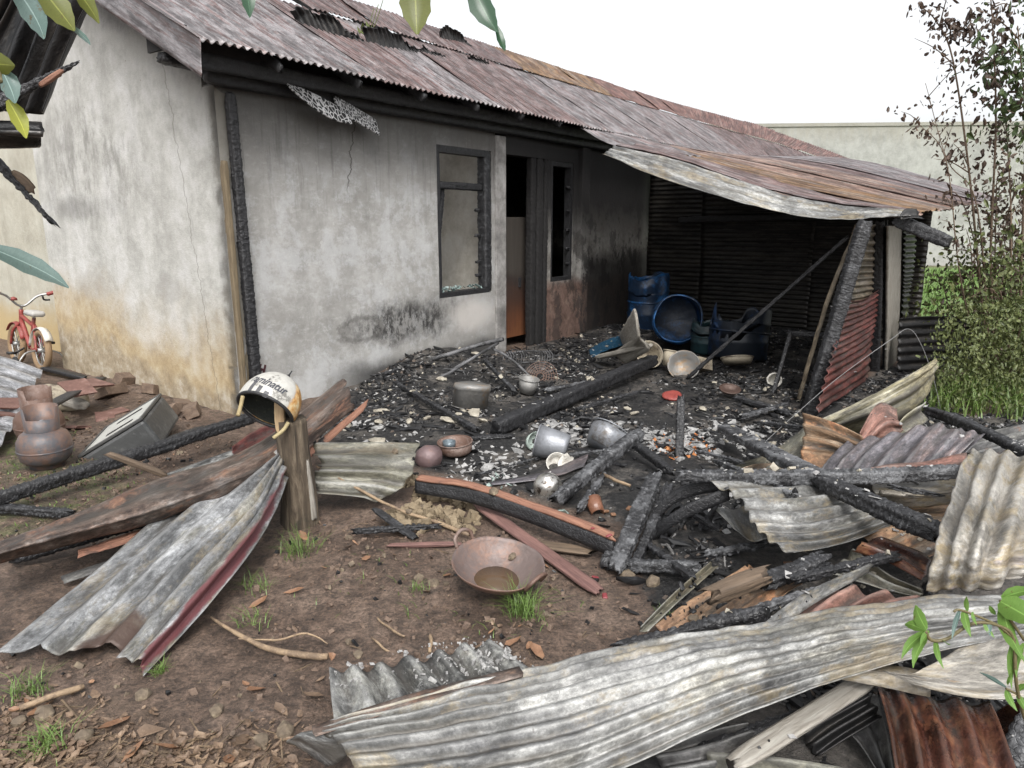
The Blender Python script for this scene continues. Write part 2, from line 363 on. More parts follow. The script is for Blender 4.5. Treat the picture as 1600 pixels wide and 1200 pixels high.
# ------------------------------------------------------------------ plaster
def plaster(name, base, kind):
    t = NT(name, .9); v = t.coord('Object'); x, y, z = t.sep(v)
    big = t.noise(v, 1.1, 7, .6, .4); med = t.noise(v, 2.6, 13, .74, .15); fin = t.noise(v, 16, 7, .7)
    streak = t.noise(t.map(v, (5, 5, .7)), 1.6, 8, .62, .3)
    c = t.ramp(t.step(med, .3, .7), [((p-.3)/.4 if p > .3 else .02, q) for p, q in base])
    c = t.mul(c, big, .82, 1.16); c = t.mul(c, fin, .84, 1.12); c = t.mul(c, streak, .84, 1.12)
    soot = (.022, .021, .021)
    if kind == 'front':
        c = t.mix(t.math('MULTIPLY', t.step(t.noise(v, 2.1, 13, .78, .1), .48, .58), .5), c, (.46, .465, .47)); c = t.mix(t.math('MULTIPLY', t.step(t.noise(t.map(v, (1, 1, 1), (4, 0, 2)), 1.3, 13, .78, .1), .5, .6), .4), c, (.22, .21, .195)); c = t.mix(t.math('MULTIPLY', t.step(t.noise(v, 9, 12, .8), .58, .64), .35), c, (.62, .62, .6)); c = t.mix(t.math('MULTIPLY', t.step(t.noise(t.map(v, (1, 1, 1), (7, 3, 2)), 14, 10, .8), .6, .66), .35), c, (.16, .15, .14))
        tr = t.step(t.noise(t.map(v, (2.2, 2.2, 6), (1, 2, 3)), 3, 11, .78), .53, .6); c = t.mix(t.math('MULTIPLY', tr, .16), c, (.6, .6, .585))
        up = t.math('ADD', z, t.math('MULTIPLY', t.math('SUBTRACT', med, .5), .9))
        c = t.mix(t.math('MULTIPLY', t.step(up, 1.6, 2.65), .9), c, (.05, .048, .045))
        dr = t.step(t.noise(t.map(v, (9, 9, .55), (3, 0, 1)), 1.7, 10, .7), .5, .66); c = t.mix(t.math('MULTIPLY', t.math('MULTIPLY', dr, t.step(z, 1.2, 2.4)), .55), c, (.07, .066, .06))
        rt = t.math('ADD', x, t.math('MULTIPLY', t.math('SUBTRACT', big, .5), 1.2))
        c = t.mix(t.math('MULTIPLY', t.step(rt, 1.8, 3.8), .3), c, (.1, .09, .082))
        e = t.ellipse(x, z, 2.0, .55, .95, .24, t.noise(v, 3.2, 10, .75), 1.1, .75)
        c = t.mix(t.math('MULTIPLY', e, t.math('ADD', .4, t.math('MULTIPLY', t.step(t.noise(t.map(v, (3, 3, 1.6), (2, 0, 5)), 3, 10, .75), .42, .55), .6))), c, (.028, .026, .025))
        e = t.ellipse(x, z, 1.35, .55, .32, .14, fin, .5, .2); e2 = t.ellipse(x, z, 1.35, .55, .24, .09, fin, .5, .2)
        c = t.mix(t.math('MULTIPLY', t.math('SUBTRACT', e, e2, True), .5), c, (.06, .055, .05))
        lo = t.math('SUBTRACT', z, t.math('MULTIPLY', t.math('SUBTRACT', med, .5), .35))
        wl = t.math('MULTIPLY', t.step(x, .7, 1.5), t.math('SUBTRACT', 1, t.step(lo, .1, .3)))
        c = t.mix(t.math('MULTIPLY', wl, .9), c, soot)
        c = t.mix(t.math('MULTIPLY', t.ellipse(x, z, 3.05, .52, .45, .2, med, .6, .6), .75), c, (.5, .47, .44))
        # hairline crack in the plaster
        cr = t.math('ABSOLUTE', t.math('SUBTRACT', t.math('ADD', x, t.math('MULTIPLY', z, -.2)), t.math('ADD', .78, t.math('MULTIPLY', t.noise(t.map(v, (0, 0, 3)), 2.2, 8, .65), .22))))
        c = t.mix(t.math('MULTIPLY', t.math('SUBTRACT', 1, t.step(cr, .0035, .009)), t.math('MULTIPLY', t.step(z, 1.75, 1.95), .85)), c, (.05, .045, .04))
    if kind == 'burnt':
        c = t.mix(t.step(t.math('ADD', z, t.math('MULTIPLY', t.math('SUBTRACT', med, .5), 1.)), 1.0, 1.85), c, (.015, .014, .014))
        lo = t.math('SUBTRACT', 1, t.step(t.math('ADD', z, t.math('MULTIPLY', t.math('SUBTRACT', big, .5), .5)), .65, .85))
        c = t.mix(lo, c, t.ramp(t.noise(v, 5, 9, .7, 1.), [(.35, (.07, .04, .03)), (.55, (.15, .095, .075)), (.7, (.2, .15, .12))]))
        sp = t.step(t.noise(t.map(v, (1.6, 1.6, 1)), 2.4, 10, .72), .5, .56)
        band = t.math('MULTIPLY', t.step(x, 5.1, 5.7), t.math('SUBTRACT', 1, t.step(z, .9, 1.25)))
        c = t.mix(t.math('MULTIPLY', sp, t.math('ADD', .6, t.math('MULTIPLY', band, .4))), c, (.012, .011, .011))
        c = t.mix(t.math('MULTIPLY', band, .9), c, (.014, .012, .011))
    if kind == 'gable':
        zz = t.math('ADD', z, t.math('MULTIPLY', t.math('SUBTRACT', big, .5), 1.1)); zz = t.math('ADD', zz, t.math('MULTIPLY', t.math('SUBTRACT', med, .5), .5))
        zz = t.math('SUBTRACT', zz, t.math('MULTIPLY', y, .10))
        c = t.mix(t.math('MULTIPLY', t.math('SUBTRACT', 1, t.step(zz, .15, 1.0)), .9), c, t.ramp(t.noise(v, 5, 10, .75), [(.35, (.27, .19, .09)), (.5, (.4, .3, .165)), (.65, (.47, .4, .27))]))
        c = t.mix(t.math('MULTIPLY', t.math('SUBTRACT', 1, t.step(zz, .02, .2)), .75), c, t.ramp(t.noise(v, 7, 10, .75), [(.38, (.17, .135, .095)), (.5, (.3, .25, .18)), (.62, (.46, .42, .36))]))
        # smoke-grey arch of damp under the rake
        e = t.ellipse(y, z, 2.15, 2.05, 1.05, .7, t.noise(v, 2.4, 12, .75), .9, .8)
        c = t.mix(t.math('MULTIPLY', e, t.math('MULTIPLY', t.step(t.noise(t.map(v, (2.4, 2.4, 1), (3, 1, 2)), 1.9, 13, .76), .42, .6), .8)), c, (.19, .185, .17))
        e = t.ellipse(y, z, 2.45, 1.68, .75, .13, t.noise(v, 3.1, 13, .78), 1.3, .9); c = t.mix(t.math('MULTIPLY', e, .55), c, (.15, .147, .14))
        c = t.mix(t.math('MULTIPLY', t.ellipse(y, z, .95, .98, .22, .14, fin, .5, .3), .45), c, (.3, .29, .27))
        c = t.mix(t.math('MULTIPLY', t.ellipse(y, z, 2.3, .95, .35, .16, fin, .5, .3), .35), c, (.3, .29, .27))
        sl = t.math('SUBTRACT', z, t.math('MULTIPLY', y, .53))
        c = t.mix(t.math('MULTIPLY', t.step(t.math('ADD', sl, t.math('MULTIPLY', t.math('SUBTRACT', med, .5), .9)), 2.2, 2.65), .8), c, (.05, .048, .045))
        e = t.math('SUBTRACT', 1, t.step(t.math('ADD', y, t.math('MULTIPLY', t.math('SUBTRACT', med, .5), .3)), .02, .12))
        c = t.mix(t.math('MULTIPLY', e, .6), c, (.1, .085, .06))
        cr = t.math('ABSOLUTE', t.math('SUBTRACT', t.math('ADD', y, t.math('MULTIPLY', z, -.12)), t.math('ADD', .2, t.math('MULTIPLY', t.noise(t.map(v, (0, 0, 3)), 2, 8, .65), .24))))
        c = t.mix(t.math('MULTIPLY', t.math('SUBTRACT', 1, t.step(cr, .002, .006)), .6), c, (.09, .08, .065))
        c = t.mix(t.math('MULTIPLY', t.step(t.noise(v, 24, 2, .5), .74, .78), .6), c, (.12, .09, .06))
    if kind == 'ext':
        zz = t.math('ADD', z, t.math('MULTIPLY', t.math('SUBTRACT', med, .5), .5))
        c = t.mix(t.math('SUBTRACT', 1, t.step(zz, .25, .7)), c, (.42, .32, .17))
    if kind == 'far':
        zz = t.math('ADD', z, t.math('MULTIPLY', t.math('SUBTRACT', streak, .5), 1.6))
        c = t.mix(t.math('MULTIPLY', t.step(zz, 4.4, 5.6), .6), c, (.26, .24, .19))
    nm = t.bump(fin, .006, .8, t.bump(t.noise(v, 90, 4), .003, .7))
    return t.done(c, normal=nm)
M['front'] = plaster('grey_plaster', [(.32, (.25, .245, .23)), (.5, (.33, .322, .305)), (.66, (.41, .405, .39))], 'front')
M['gable'] = plaster('cream_plaster', [(.32, (.35, .345, .32)), (.5, (.46, .455, .425)), (.66, (.54, .535, .515))], 'gable')
M['burnt'] = plaster('scorched_plaster', [(.35, (.11, .1, .09)), (.5, (.2, .19, .175)), (.64, (.33, .32, .3))], 'burnt')
M['ext'] = plaster('yellowed_plaster', [(.3, (.36, .34, .28)), (.5, (.43, .41, .34)), (.7, (.48, .47, .4))], 'ext')
M['inner'] = plaster('inner_plaster', [(.3, (.42, .39, .33)), (.5, (.55, .52, .46)), (.7, (.64, .62, .57))], 'none')
M['farwall'] = plaster('cream_boundary_plaster', [(.3, (.25, .25, .235)), (.5, (.32, .32, .3)), (.7, (.37, .37, .35))], 'far')
M['pillar'] = plaster('pillar_plaster', [(.3, (.11, .105, .1)), (.5, (.22, .21, .2)), (.7, (.37, .36, .345))], 'none')
M['black'] = plain('soot_black', (.012, .011, .011), .9)

# ------------------------------------------------------------------ builders: sheets, beams
def sheet(name, rows, mat, pitch=.076, amp=.009, wrinkle=.008, ragged=(.02, .02), crush=.3, seed=1, du=.018, thick=.0025, parent=None, torn=0., waves=None, wfreq=2.5, local=False, lean=0.):
    """A corrugated sheet: rows of points; the waves run along each row."""
    k = max(len(r_) for r_ in rows)
    Rw = np.array([crom(np.array(r_, float), np.linspace(0, 1, k)) if len(r_) != k else np.array(r_, float) for r_ in rows])
    L = np.mean([np.sum(np.linalg.norm(np.diff(r_, axis=0), axis=1)) for r_ in Rw])
    Wd = np.mean(np.sum(np.linalg.norm(np.diff(Rw, axis=0), axis=2), axis=0))
    nu = int(np.clip(L/du, 6, 170))+1
    wv = waves if waves is not None else max(1, round(Wd/pitch)); nv = int(max((10 if du < .05 else 7)*wv, Wd/.03, 3))+1
    t = np.linspace(0, 1, nu); s_ = np.linspace(0, 1, nv)
    r0 = ragged[0]/L*(.5+.5*fbm(np.stack([s_*9, s_*0+seed, s_*0], -1), 4)); r1 = ragged[1]/L*(.5+.5*fbm(np.stack([s_*9, s_*0+seed+7, s_*0], -1), 4))
    A = crom(Rw, s_)                            # nv, k, 3
    P = np.stack([crom(A[j], r0[j]+t*(1-r0[j]-r1[j])) for j in range(nv)], 1)   # nu, nv, 3
    Tu = np.gradient(P, axis=0); Tv = np.gradient(P, axis=1); N = np.cross(Tu, Tv); N /= np.linalg.norm(N, axis=2)[..., None]+1e-9
    if N[..., 2].mean() < 0: N = -N
    uu, vv = np.meshgrid(t*L, s_*Wd, indexing='ij')
    q = np.stack([uu*wfreq, vv*wfreq, np.full_like(uu, seed*3.7)], -1)
    flat = 1 - crush*np.clip(.5+1.6*fbm(q*.9+5, 2), 0, 1)
    ph = .5*fbm(np.stack([uu*.8, vv*0, np.full_like(uu, seed*1.3)], -1), 2)*crush*3
    off = amp*np.cos(2*math.pi*wv*vv/Wd + ph)*flat if wv else 0
    off = off + wrinkle*fbm(q, 3) + wrinkle*.35*fbm(q*4, 2)
    P = P + N*off[..., None]
    F = []
    tn = fbm(np.stack([uu*6, vv*9, np.full_like(uu, seed*2.1)], -1), 4)
    for i in range(nu-1):
        edge = min(i, nu-2-i)
        for j in range(nv-1):
            if torn and edge < nu*.16 and tn[i, j] > (.55-torn) + .5*edge/(nu*.16): continue
            a = i*nv+j; F.append((a, a+1, a+nv+1, a+nv))
    o = obj(name, P.reshape(-1, 3), F, mat, parent, np.stack([uu, vv], -1).reshape(-1, 2), True, local)
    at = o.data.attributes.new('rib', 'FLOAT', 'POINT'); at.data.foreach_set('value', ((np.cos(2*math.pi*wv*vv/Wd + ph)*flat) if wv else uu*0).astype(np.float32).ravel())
    return solid(o, thick)
def sheet_thing(name, label, rows, mat, cat='metal sheet', group=None, **kw):
    return tag(sheet(name, rows, M[mat], **kw), label, cat, group)
def gz(pts):                                    # [(u, v, z), ...] -> world
    return [G(*p) for p in pts]

BLK = []
def beam_vf(p0, p1, w, h, seed=0, bend=0., taper=1., roll=0., cell=.034, depth=.008, dl=.0065, n=28, rag=.03, lump=.006):
    p0, p1 = np.asarray(p0, float), np.asarray(p1, float); L = np.linalg.norm(p1-p0); d, a, b = frame_of(p1-p0)
    m = int(np.clip(L/dl, 8, 340)); x = np.linspace(0, L, m)
    th = np.linspace(0, 2*math.pi, n, endpoint=False); e = 5.
    e = 7.; rad = 1/((np.abs(np.cos(th))**e + np.abs(np.sin(th))**e)**(1/e))
    cy, cz = np.cos(th)*rad, np.sin(th)*rad
    X, TH = np.meshgrid(x, th, indexing='ij'); per = TH/(2*math.pi)*2*(w+h)
    d1, gap, val = voro(np.stack([X/cell/.62 + seed*3.1, per/cell + .35*fbm(np.stack([X*9, per*9, X*0+seed], -1), 2)], -1), seed)
    disp = -depth*np.exp(-gap/.16) + depth*.75*(val-.5) + lump*fbm(np.stack([X*5, per*4, X*0+seed*5.], -1), 3)
    tp = 1+(taper-1)*x/L; endf = np.clip(np.minimum(x, L-x)/.07, 0, 1)**.5*.25+.75
    Y = (cy[None]*(w/2*tp*endf)[:, None]) + disp*np.cos(TH); Z = (cz[None]*(h/2*tp*endf)[:, None]) + disp*np.sin(TH)
    cr, sr = math.cos(roll), math.sin(roll); Y, Z = Y*cr-Z*sr, Y*sr+Z*cr
    Xr = X.copy()
    for e_, sg in ((0, -1), (-1, 1)):
        jag = rag*fbm(np.stack([cy*2.5, cz*2.5, cy*0+seed], -1), 3)
        for kk in range(min(5, m//3)): Xr[e_-sg*kk] += sg*jag*(1-kk/5)
    BLK.append((val*np.clip(gap/.2, 0, 1)).astype(np.float32).ravel())
    V = p0 + d*Xr[..., None] + a*Y[..., None] + b*Z[..., None] + np.array((0, 0, 1.))*(bend*4*(X/L)*(1-X/L))[..., None]
    F = [(i*n+k, i*n+(k+1) % n, (i+1)*n+(k+1) % n, (i+1)*n+k) for i in range(m-1) for k in range(n)]
    F += [tuple(range(n))[::-1], tuple(range((m-1)*n, m*n))]
    return V.reshape(-1, 3), F, np.stack([X, per], -1).reshape(-1, 2)
_bs = [0]
def beam(name, p0, p1, w, h=None, mat='char', parent=None, label=None, cat=None, group=None, **kw):
    _bs[0] += 1; kw.setdefault('seed', _bs[0]); kw.setdefault('rag', .08); kw.setdefault('lump', .008); w *= .85; h = (h or w/.85)*.85
    V, F, uv = beam_vf(p0, p1, w, h, **kw)
    return tag(obj(name, V, F, M[mat], parent, uv), label, cat, group)
def smoothbeam(name, p0, p1, w, h, mat, **kw):  # sawn timber or plank, hardly burnt
    kw.setdefault('depth', .0012); kw.setdefault('lump', .004); kw.setdefault('dl', .03); kw.setdefault('n', 20)
    return beam(name, p0, p1, w, h, mat, **kw)

# ================================================================== THE SETTING
def sdist(P, poly):                             # signed distance to a polygon, positive inside
    P = np.asarray(P, float); poly = np.asarray(poly, float); d = np.full(len(P), 1e9); ins = np.zeros(len(P), bool)
    for i in range(len(poly)):
        a, b = poly[i], poly[(i+1) % len(poly)]; e = b-a; w = P-a
        t_ = np.clip((w@e)/(e@e), 0, 1); d = np.minimum(d, np.linalg.norm(w - t_[:, None]*e, axis=1))
        c1 = (a[1] <= P[:, 1]) != (b[1] <= P[:, 1])
        with np.errstate(divide='ignore', invalid='ignore'):
            xi = a[0] + (P[:, 1]-a[1])*(b[0]-a[0])/(b[1]-a[1])
        ins ^= c1 & (P[:, 0] < xi)
    return np.where(ins, d, -d)
def gp(pts): return np.array([G(u, v)[:2] for u, v in pts])
INTP = np.array([Wp(1.0, .02, 0)[:2], Wp(3.6, .02, 0)[:2], Wp(7.35, .02, 0)[:2], Wp(7.35, 3.6, 0)[:2]] + [tuple(q) for q in gp([(1290, 640), (1260, 700), (1180, 770), (1000, 850), (900, 815), (660, 745), (500, 700), (440, 660)])])
HEAPP = gp([(950, 880), (1000, 780), (1240, 680), (1640, 640), (1760, 960), (1500, 1150), (1100, 1120), (1010, 1000)])
BOTP = gp([(840, 1210), (1100, 1080), (1620, 990), (1700, 1300), (800, 1300)])
EXTP = gp([(1255, 662), (1300, 600), (1380, 572), (1500, 585), (1500, 655), (1300, 700)])
MOSSP = gp([(-60, 640), (40, 600), (130, 640), (110, 700), (230, 740), (200, 830), (-60, 870)])
GRASSF = np.array([(4.6, 9.5), (60, 9.5), (60, 27), (6.5, 27), (5.2, 15)])
LITTERP = gp([(-100, 1300), (-100, 1090), (120, 1080), (300, 1130), (500, 1120), (470, 1300)])
HEAPS = [(G(640, 590), .10, .55), (G(720, 575), .12, .5), (Wp(2.2, .15, 0), .10, .5), (Wp(5.9, .9, 0), .1, .6), (Wp(6.6, 2.6, 0), .1, .7), (G(1150, 800), .10, .35), (G(1350, 800), .12, .6),
         (G(930, 745), .06, .4), (G(1130, 900), .06, .3), (G(1450, 900), .1, .5), (G(640, 770), .03, .25), (G(1300, 1150), .05, .4), (G(200, 600), .05, .5)]
def gheight(x, y):
    sh = np.shape(x); x = np.ravel(x); y = np.ravel(y); P = np.stack([x, y], -1)
    h = np.zeros(len(x)); near = np.exp(-np.hypot(x, y-4)/14)
    q = np.stack([x, y, x*0], -1)
    h += near*(.035*fbm(q*.9, 3) + .018*fbm(q*5+3, 3) + .012*fbm(q*19, 3))
    for c, a, r_ in HEAPS: h += a*np.exp(-((x-c[0])**2+(y-c[1])**2)/(r_*r_))
    h -= .06*np.clip((y-12)/10, 0, 1)
    return h.reshape(sh)
def gmesh():
    xs = np.concatenate([-np.geomspace(400, 6.2, 26), np.arange(-6, 5.2, .035), np.geomspace(5.3, 400, 30)])
    ys = np.concatenate([-np.geomspace(60, .3, 10), np.arange(1., 9.2, .03), np.geomspace(9.3, 800, 50)])
    X, Y = np.meshgrid(xs, ys, indexing='ij'); Z = gheight(X, Y); nx, ny = X.shape
    V = np.stack([X, Y, Z], -1).reshape(-1, 3)
    I = np.arange(nx*ny).reshape(nx, ny)
    F = np.stack([I[:-1, :-1], I[1:, :-1], I[1:, 1:], I[:-1, 1:]], -1).reshape(-1, 4)
    me = mesh_of('ground', V, F)
    P = V[:, :2]; wob = .28*fbm(np.stack([P[:, 0]*2.2, P[:, 1]*2.2, P[:, 0]*0], -1), 4)
    ch = np.clip((np.maximum.reduce([sdist(P, INTP), sdist(P, HEAPP), sdist(P, BOTP), sdist(P, EXTP)])+wob*.8)/.35+.4, 0, 1)
    mo = np.clip((sdist(P, MOSSP)+wob)/.3+.2, 0, 1); gr = np.clip((sdist(P, GRASSF)+wob*2)/.6+.5, 0, 1); li = np.clip((sdist(P, LITTERP)+wob)/.4+.2, 0, 1)
    for nm, a in (('charred', ch), ('moss', mo), ('meadow', gr), ('litter', li)):
        at = me.attributes.new(nm, 'FLOAT', 'POINT'); at.data.foreach_set('value', a.astype(np.float32))
    return me
def ground_mat():
    t = NT('mud', .85); v = t.coord('Object')
    at = lambda n_: (lambda q: (setattr(q, 'attribute_name', n_), q.outputs['Fac'])[1])(t.node('ShaderNodeAttribute'))
    med = t.noise(v, 2.2, 9, .68, .4); fin = t.noise(v, 17, 8, .7); tiny = t.noise(v, 70, 5, .7)
    c = t.ramp(med, [(.3, (.066, .043, .031)), (.5, (.122, .083, .061)), (.7, (.19, .138, .106))])
    c = t.mul(c, t.step(fin, .3, .7), .45, 1.4); c = t.mul(c, t.step(tiny, .3, .7), .5, 1.4)
    c = t.mix(t.math('MULTIPLY', t.step(t.noise(v, 28, 6, .7), .6, .68), .6), c, (.032, .026, .022))
    c = t.mix(t.math('MULTIPLY', t.step(t.noise(v, 46, 4, .6), .66, .72), .7), c, (.26, .18, .11))
    lit = t.ramp(t.noise(v, 24, 7, .75), [(.35, (.035, .026, .02)), (.5, (.13, .09, .06)), (.64, (.27, .19, .12))])
    c = t.mix(t.math('MULTIPLY', at('litter'), .75), c, lit)
    ms = t.math('MULTIPLY', at('moss'), t.step(t.noise(v, 6, 8, .7), .42, .6))
    c = t.mix(t.math('MULTIPLY', ms, .75), c, t.ramp(fin, [(.35, (.035, .045, .015)), (.65, (.1, .115, .04))]))
    md = t.ramp(fin, [(.35, (.06, .12, .02)), (.65, (.14, .24, .05))])
    c = t.mix(at('meadow'), c, md)
    cm = t.math('ADD', at('charred'), t.math('MULTIPLY', t.math('SUBTRACT', fin, .5), .9))
    bl = t.ramp(t.noise(v, 38, 8, .75), [(.38, (.004, .004, .0045)), (.54, (.015, .0145, .0145)), (.64, (.055, .051, .048)), (.74, (.17, .16, .15))])
    bl = t.mix(t.math('MULTIPLY', t.step(t.noise(v, 1.7, 12, .76, .1), .47, .58), .8), bl, t.ramp(t.noise(v, 30, 8, .75), [(.4, (.05, .045, .04)), (.6, (.14, .125, .11)), (.72, (.3, .29, .27))]))
    c = t.mix(t.step(cm, .35, .7), c, bl)
    rg = t.math('ADD', .28, t.math('MULTIPLY', med, .75), clamp=True)
    nm = t.bump(tiny, .01, .9, t.bump(fin, .03, .9))
    return t.done(c, rg, nm)
go = bpy.data.objects.new('ground', gmesh()); COL.objects.link(go); go.data.materials.append(ground_mat()); tag(go, kind='structure')
def gh(p): return float(gheight(np.array([p[0]]), np.array([p[1]]))[0])

# the tall cream boundary wall beyond the meadow, with a coping
V, F = join(box(46, .3, 5.35, (0, 0, 2.6)), box(46.1, .38, .12, (0, 0, 5.338)))
bw = obj('boundary_wall', V, F, M['farwall'], None, None, False, local=True); bw.location = (22, 27.2, -.3); bw.rotation_euler = (0, 0, R(-4))
tag(bw, 'tall plain cream rendered wall running across behind the burnt house', 'wall')

# ================================================================== THE HOUSE
HZ = thing('burnt_house', 'long single storey plastered house, burnt out, under rusted corrugated roofing', 'house', (CORNER[0], CORNER[1], 0), rot=(0, 0, FA))
def hob(name, vf, mat, parent=HZ, uv=None, smooth=False, bev=0):
    o = obj(name, vf[0], vf[1], mat, parent, uv, smooth, True)
    return bevel(o, bev) if bev else o
def toloc(P):                                   # world -> house coordinates (x along front, y into the house)
    P = np.asarray(P, float); d = P - np.array((CORNER[0], CORNER[1], 0))
    return np.stack([d[..., 0]*FDX+d[..., 1]*FDY, -d[..., 0]*FDY+d[..., 1]*FDX, d[..., 2]], -1)
def wall_vf(x0, x1, z0, z1, y0, y1, holes=(), step=.12, rough=.004, seed=0):
    """A wall slab along x with rectangular holes, gridded and slightly uneven on its front face."""
    xs = sorted(set(np.round(np.concatenate([np.arange(x0, x1, step), [x1]] + [[h[0], h[1]] for h in holes]), 4)))
    zs = sorted(set(np.round(np.concatenate([np.arange(z0, z1, step), [z1]] + [[h[2], h[3]] for h in holes]), 4)))
    xs = np.array(xs); zs = np.array(zs); nx, nz = len(xs), len(zs)
    inh = lambda x, z: any(h[0] < x < h[1] and h[2] < z < h[3] for h in holes)
    keep = np.array([[not inh((xs[i]+xs[i+1])/2, (zs[j]+zs[j+1])/2) for j in range(nz-1)] for i in range(nx-1)])
    X, Z = np.meshgrid(xs, zs, indexing='ij')
    yo = rough*fbm(np.stack([X*2, Z*2, X*0+seed], -1), 3)
    V = np.concatenate([np.stack([X, y0+yo, Z], -1).reshape(-1, 3), np.stack([X, y1+X*0, Z], -1).reshape(-1, 3)]); o = nx*nz
    F = []
    ix = lambda i, j: i*nz+j
    K = lambda i, j: 0 <= i < nx-1 and 0 <= j < nz-1 and keep[i, j]
    for i in range(nx-1):
        for j in range(nz-1):
            if not keep[i, j]: continue
            a, b, c, d = ix(i, j), ix(i+1, j), ix(i+1, j+1), ix(i, j+1)
            F += [(a, b, c, d), (a+o, d+o, c+o, b+o)]
            if not K(i-1, j): F.append((a, d, d+o, a+o))
            if not K(i+1, j): F.append((b, b+o, c+o, c))
            if not K(i, j-1): F.append((a, a+o, b+o, b))
            if not K(i, j+1): F.append((d, c, c+o, d+o))
    return V, F
WX0, WX1, WZ0, WZ1 = 2.47, 3.4, .75, 2.33
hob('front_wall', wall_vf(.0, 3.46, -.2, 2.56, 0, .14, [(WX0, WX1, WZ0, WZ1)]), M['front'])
hob('pillar', join(box(.2, .17, 2.62, (3.561, .065, 1.2))), M['pillar'], bev=.012)
hob('burnt_wall', wall_vf(4.58, 7.9, -.2, 2.56, .0, .14, [(4.66, 5.2, .78, 2.31)], seed=4), M['burnt'])
hob('pillar', join(box(.2, .1, 2.5, (5.42, -.02, 1.27))), M['burnt'], bev=.01)
hob('lintel', join(box(.918, .15, .24, (4.12, .07, 2.44))), M['burnt'])
# gable wall: polygon with the roof's slope, runs into the depth of the house
def gable_vf():
    ys = np.linspace(.16, 3.26, 28); V = []; F = []
    nz = 26
    for x in (0, .16):
        for y in ys:
            top = 2.56 + .5*y
            for k in range(nz): z = -.2 + (top+.2)*k/(nz-1); V.append((x + (.006*math.sin(y*2.1+z) if x == 0 else 0), y, z))
    n = len(ys); o = n*nz
    for i in range(n-1):
        for k in range(nz-1):
            a = i*nz+k; F += [(a, a+1, a+nz+1, a+nz), (o+a, o+a+nz, o+a+nz+1, o+a+1)]
        F += [(i*nz+nz-1, o+i*nz+nz-1, o+(i+1)*nz+nz-1, (i+1)*nz+nz-1)]
    for k in range(nz-1):
        for i in (0, n-1): a = i*nz+k; F.append((a, a+1, o+a+1, o+a))
    return V, F
hob('gable_wall', gable_vf(), M['gable'])
hob('front_corner', join(box(.16, .155, 2.74, (.08, .078, 1.18))), M['gable'])
hob('extension_wall', join(box(.16, 6.2, 3.4, (.5, 6.4, 1.5)), box(.36, .16, 3.4, (.3, 3.36, 1.5))), M['ext'])
# corner boards: a brown strip on the gable side, a charred post in front of it
V, F, uv = beam_vf((.028, -.012, -.05), (.022, -.012, 2.0), .045, .06, seed=301, depth=.001, lump=.004); hob('corner_trim', (V, F), M['trimbrown'], uv=uv, smooth=True)
V, F, uv = beam_vf((.125, -.05, -.05), (.1, -.05, 2.5), .09, .07, seed=302, taper=.9); hob('corner_post', (V, F), M['charblack'], uv=uv, smooth=True)
# charred plate, black soffit and rafters under the eave
V, F, uv = beam_vf((-.1, -.06, 2.6), (7.9, -.05, 2.58), .11, .13, seed=303, cell=.05, dl=.04); hob('wall_plate', (V, F), M['charblack'], uv=uv, smooth=True)
hob('eave_end_board', join(box(.62, .02, .125, (-.04, -.215, 2.775)), box(.02, .5, .12, (-.335, .0, 2.8))), M['black'])
hob('soffit', join(box(7.8, .03, .22, (4.05, .05, 2.75)), box(.03, .1, .3, (.15, .0, 2.7))), M['black'])
V, F, uv = beam_vf((-.3, -.2, 2.66), (8.2, -.19, 2.66), .05, .12, seed=304, cell=.05, dl=.04); hob('purlin', (V, F), M['charblack'], uv=uv, smooth=True)
V, F, uv = beam_vf((-.34, .1, 2.7), (.02, .1, 2.685), .12, .085, seed=305); hob('purlin_stub', (V, F), M['char'], uv=uv, smooth=True)
for i in range(11):
    x = .3 + i*.78
    V, F, uv = beam_vf((x, -.42, 2.655), (x, 2.6, 4.28), .05, .09, seed=310+i, cell=.06, dl=.05, n=12); hob('rafter', (V, F), M['charblack'], uv=uv, smooth=True)
# two curling, ash-white soffit boards hanging under the eave
for (x0, x1, z0, z1, y_, tw) in ((.5, 1.12, 2.62, 2.46, -.2, .2), (1.02, 1.5, 2.6, 2.45, -.14, .05)):
    nx, nz = 40, 12; X, K = np.meshgrid(np.linspace(0, 1, nx), np.linspace(0, 1, nz), indexing='ij')
    x = x0+(x1-x0)*X; hgt = .14 if tw < .1 else .05+.1*np.sin(np.pi*X*.85)
    V = np.stack([x, y_ - .05*K + 0*X, z0+(z1-z0)*X - hgt*K + tw*.1*np.sin(X*3)], -1).reshape(-1, 3)
    F = [(i*nz+j, i*nz+j+1, (i+1)*nz+j+1, (i+1)*nz+j) for i in range(nx-1) for j in range(nz-1)]
    t = NT('alligator_board', .8); v = t.coord('UV'); g_ = t.vor(v, 26); c = t.mix(t.step(g_, .03, .14), (.5, .5, .5), (.014, .014, .014))
    mt = t.done(c, normal=t.bump(g_, .004))
    solid(hob('soffit_board', (V, F), mt, uv=np.stack([x*(1 if tw > .1 else 1.6), K*.14], -1).reshape(-1, 2), smooth=True), .012)
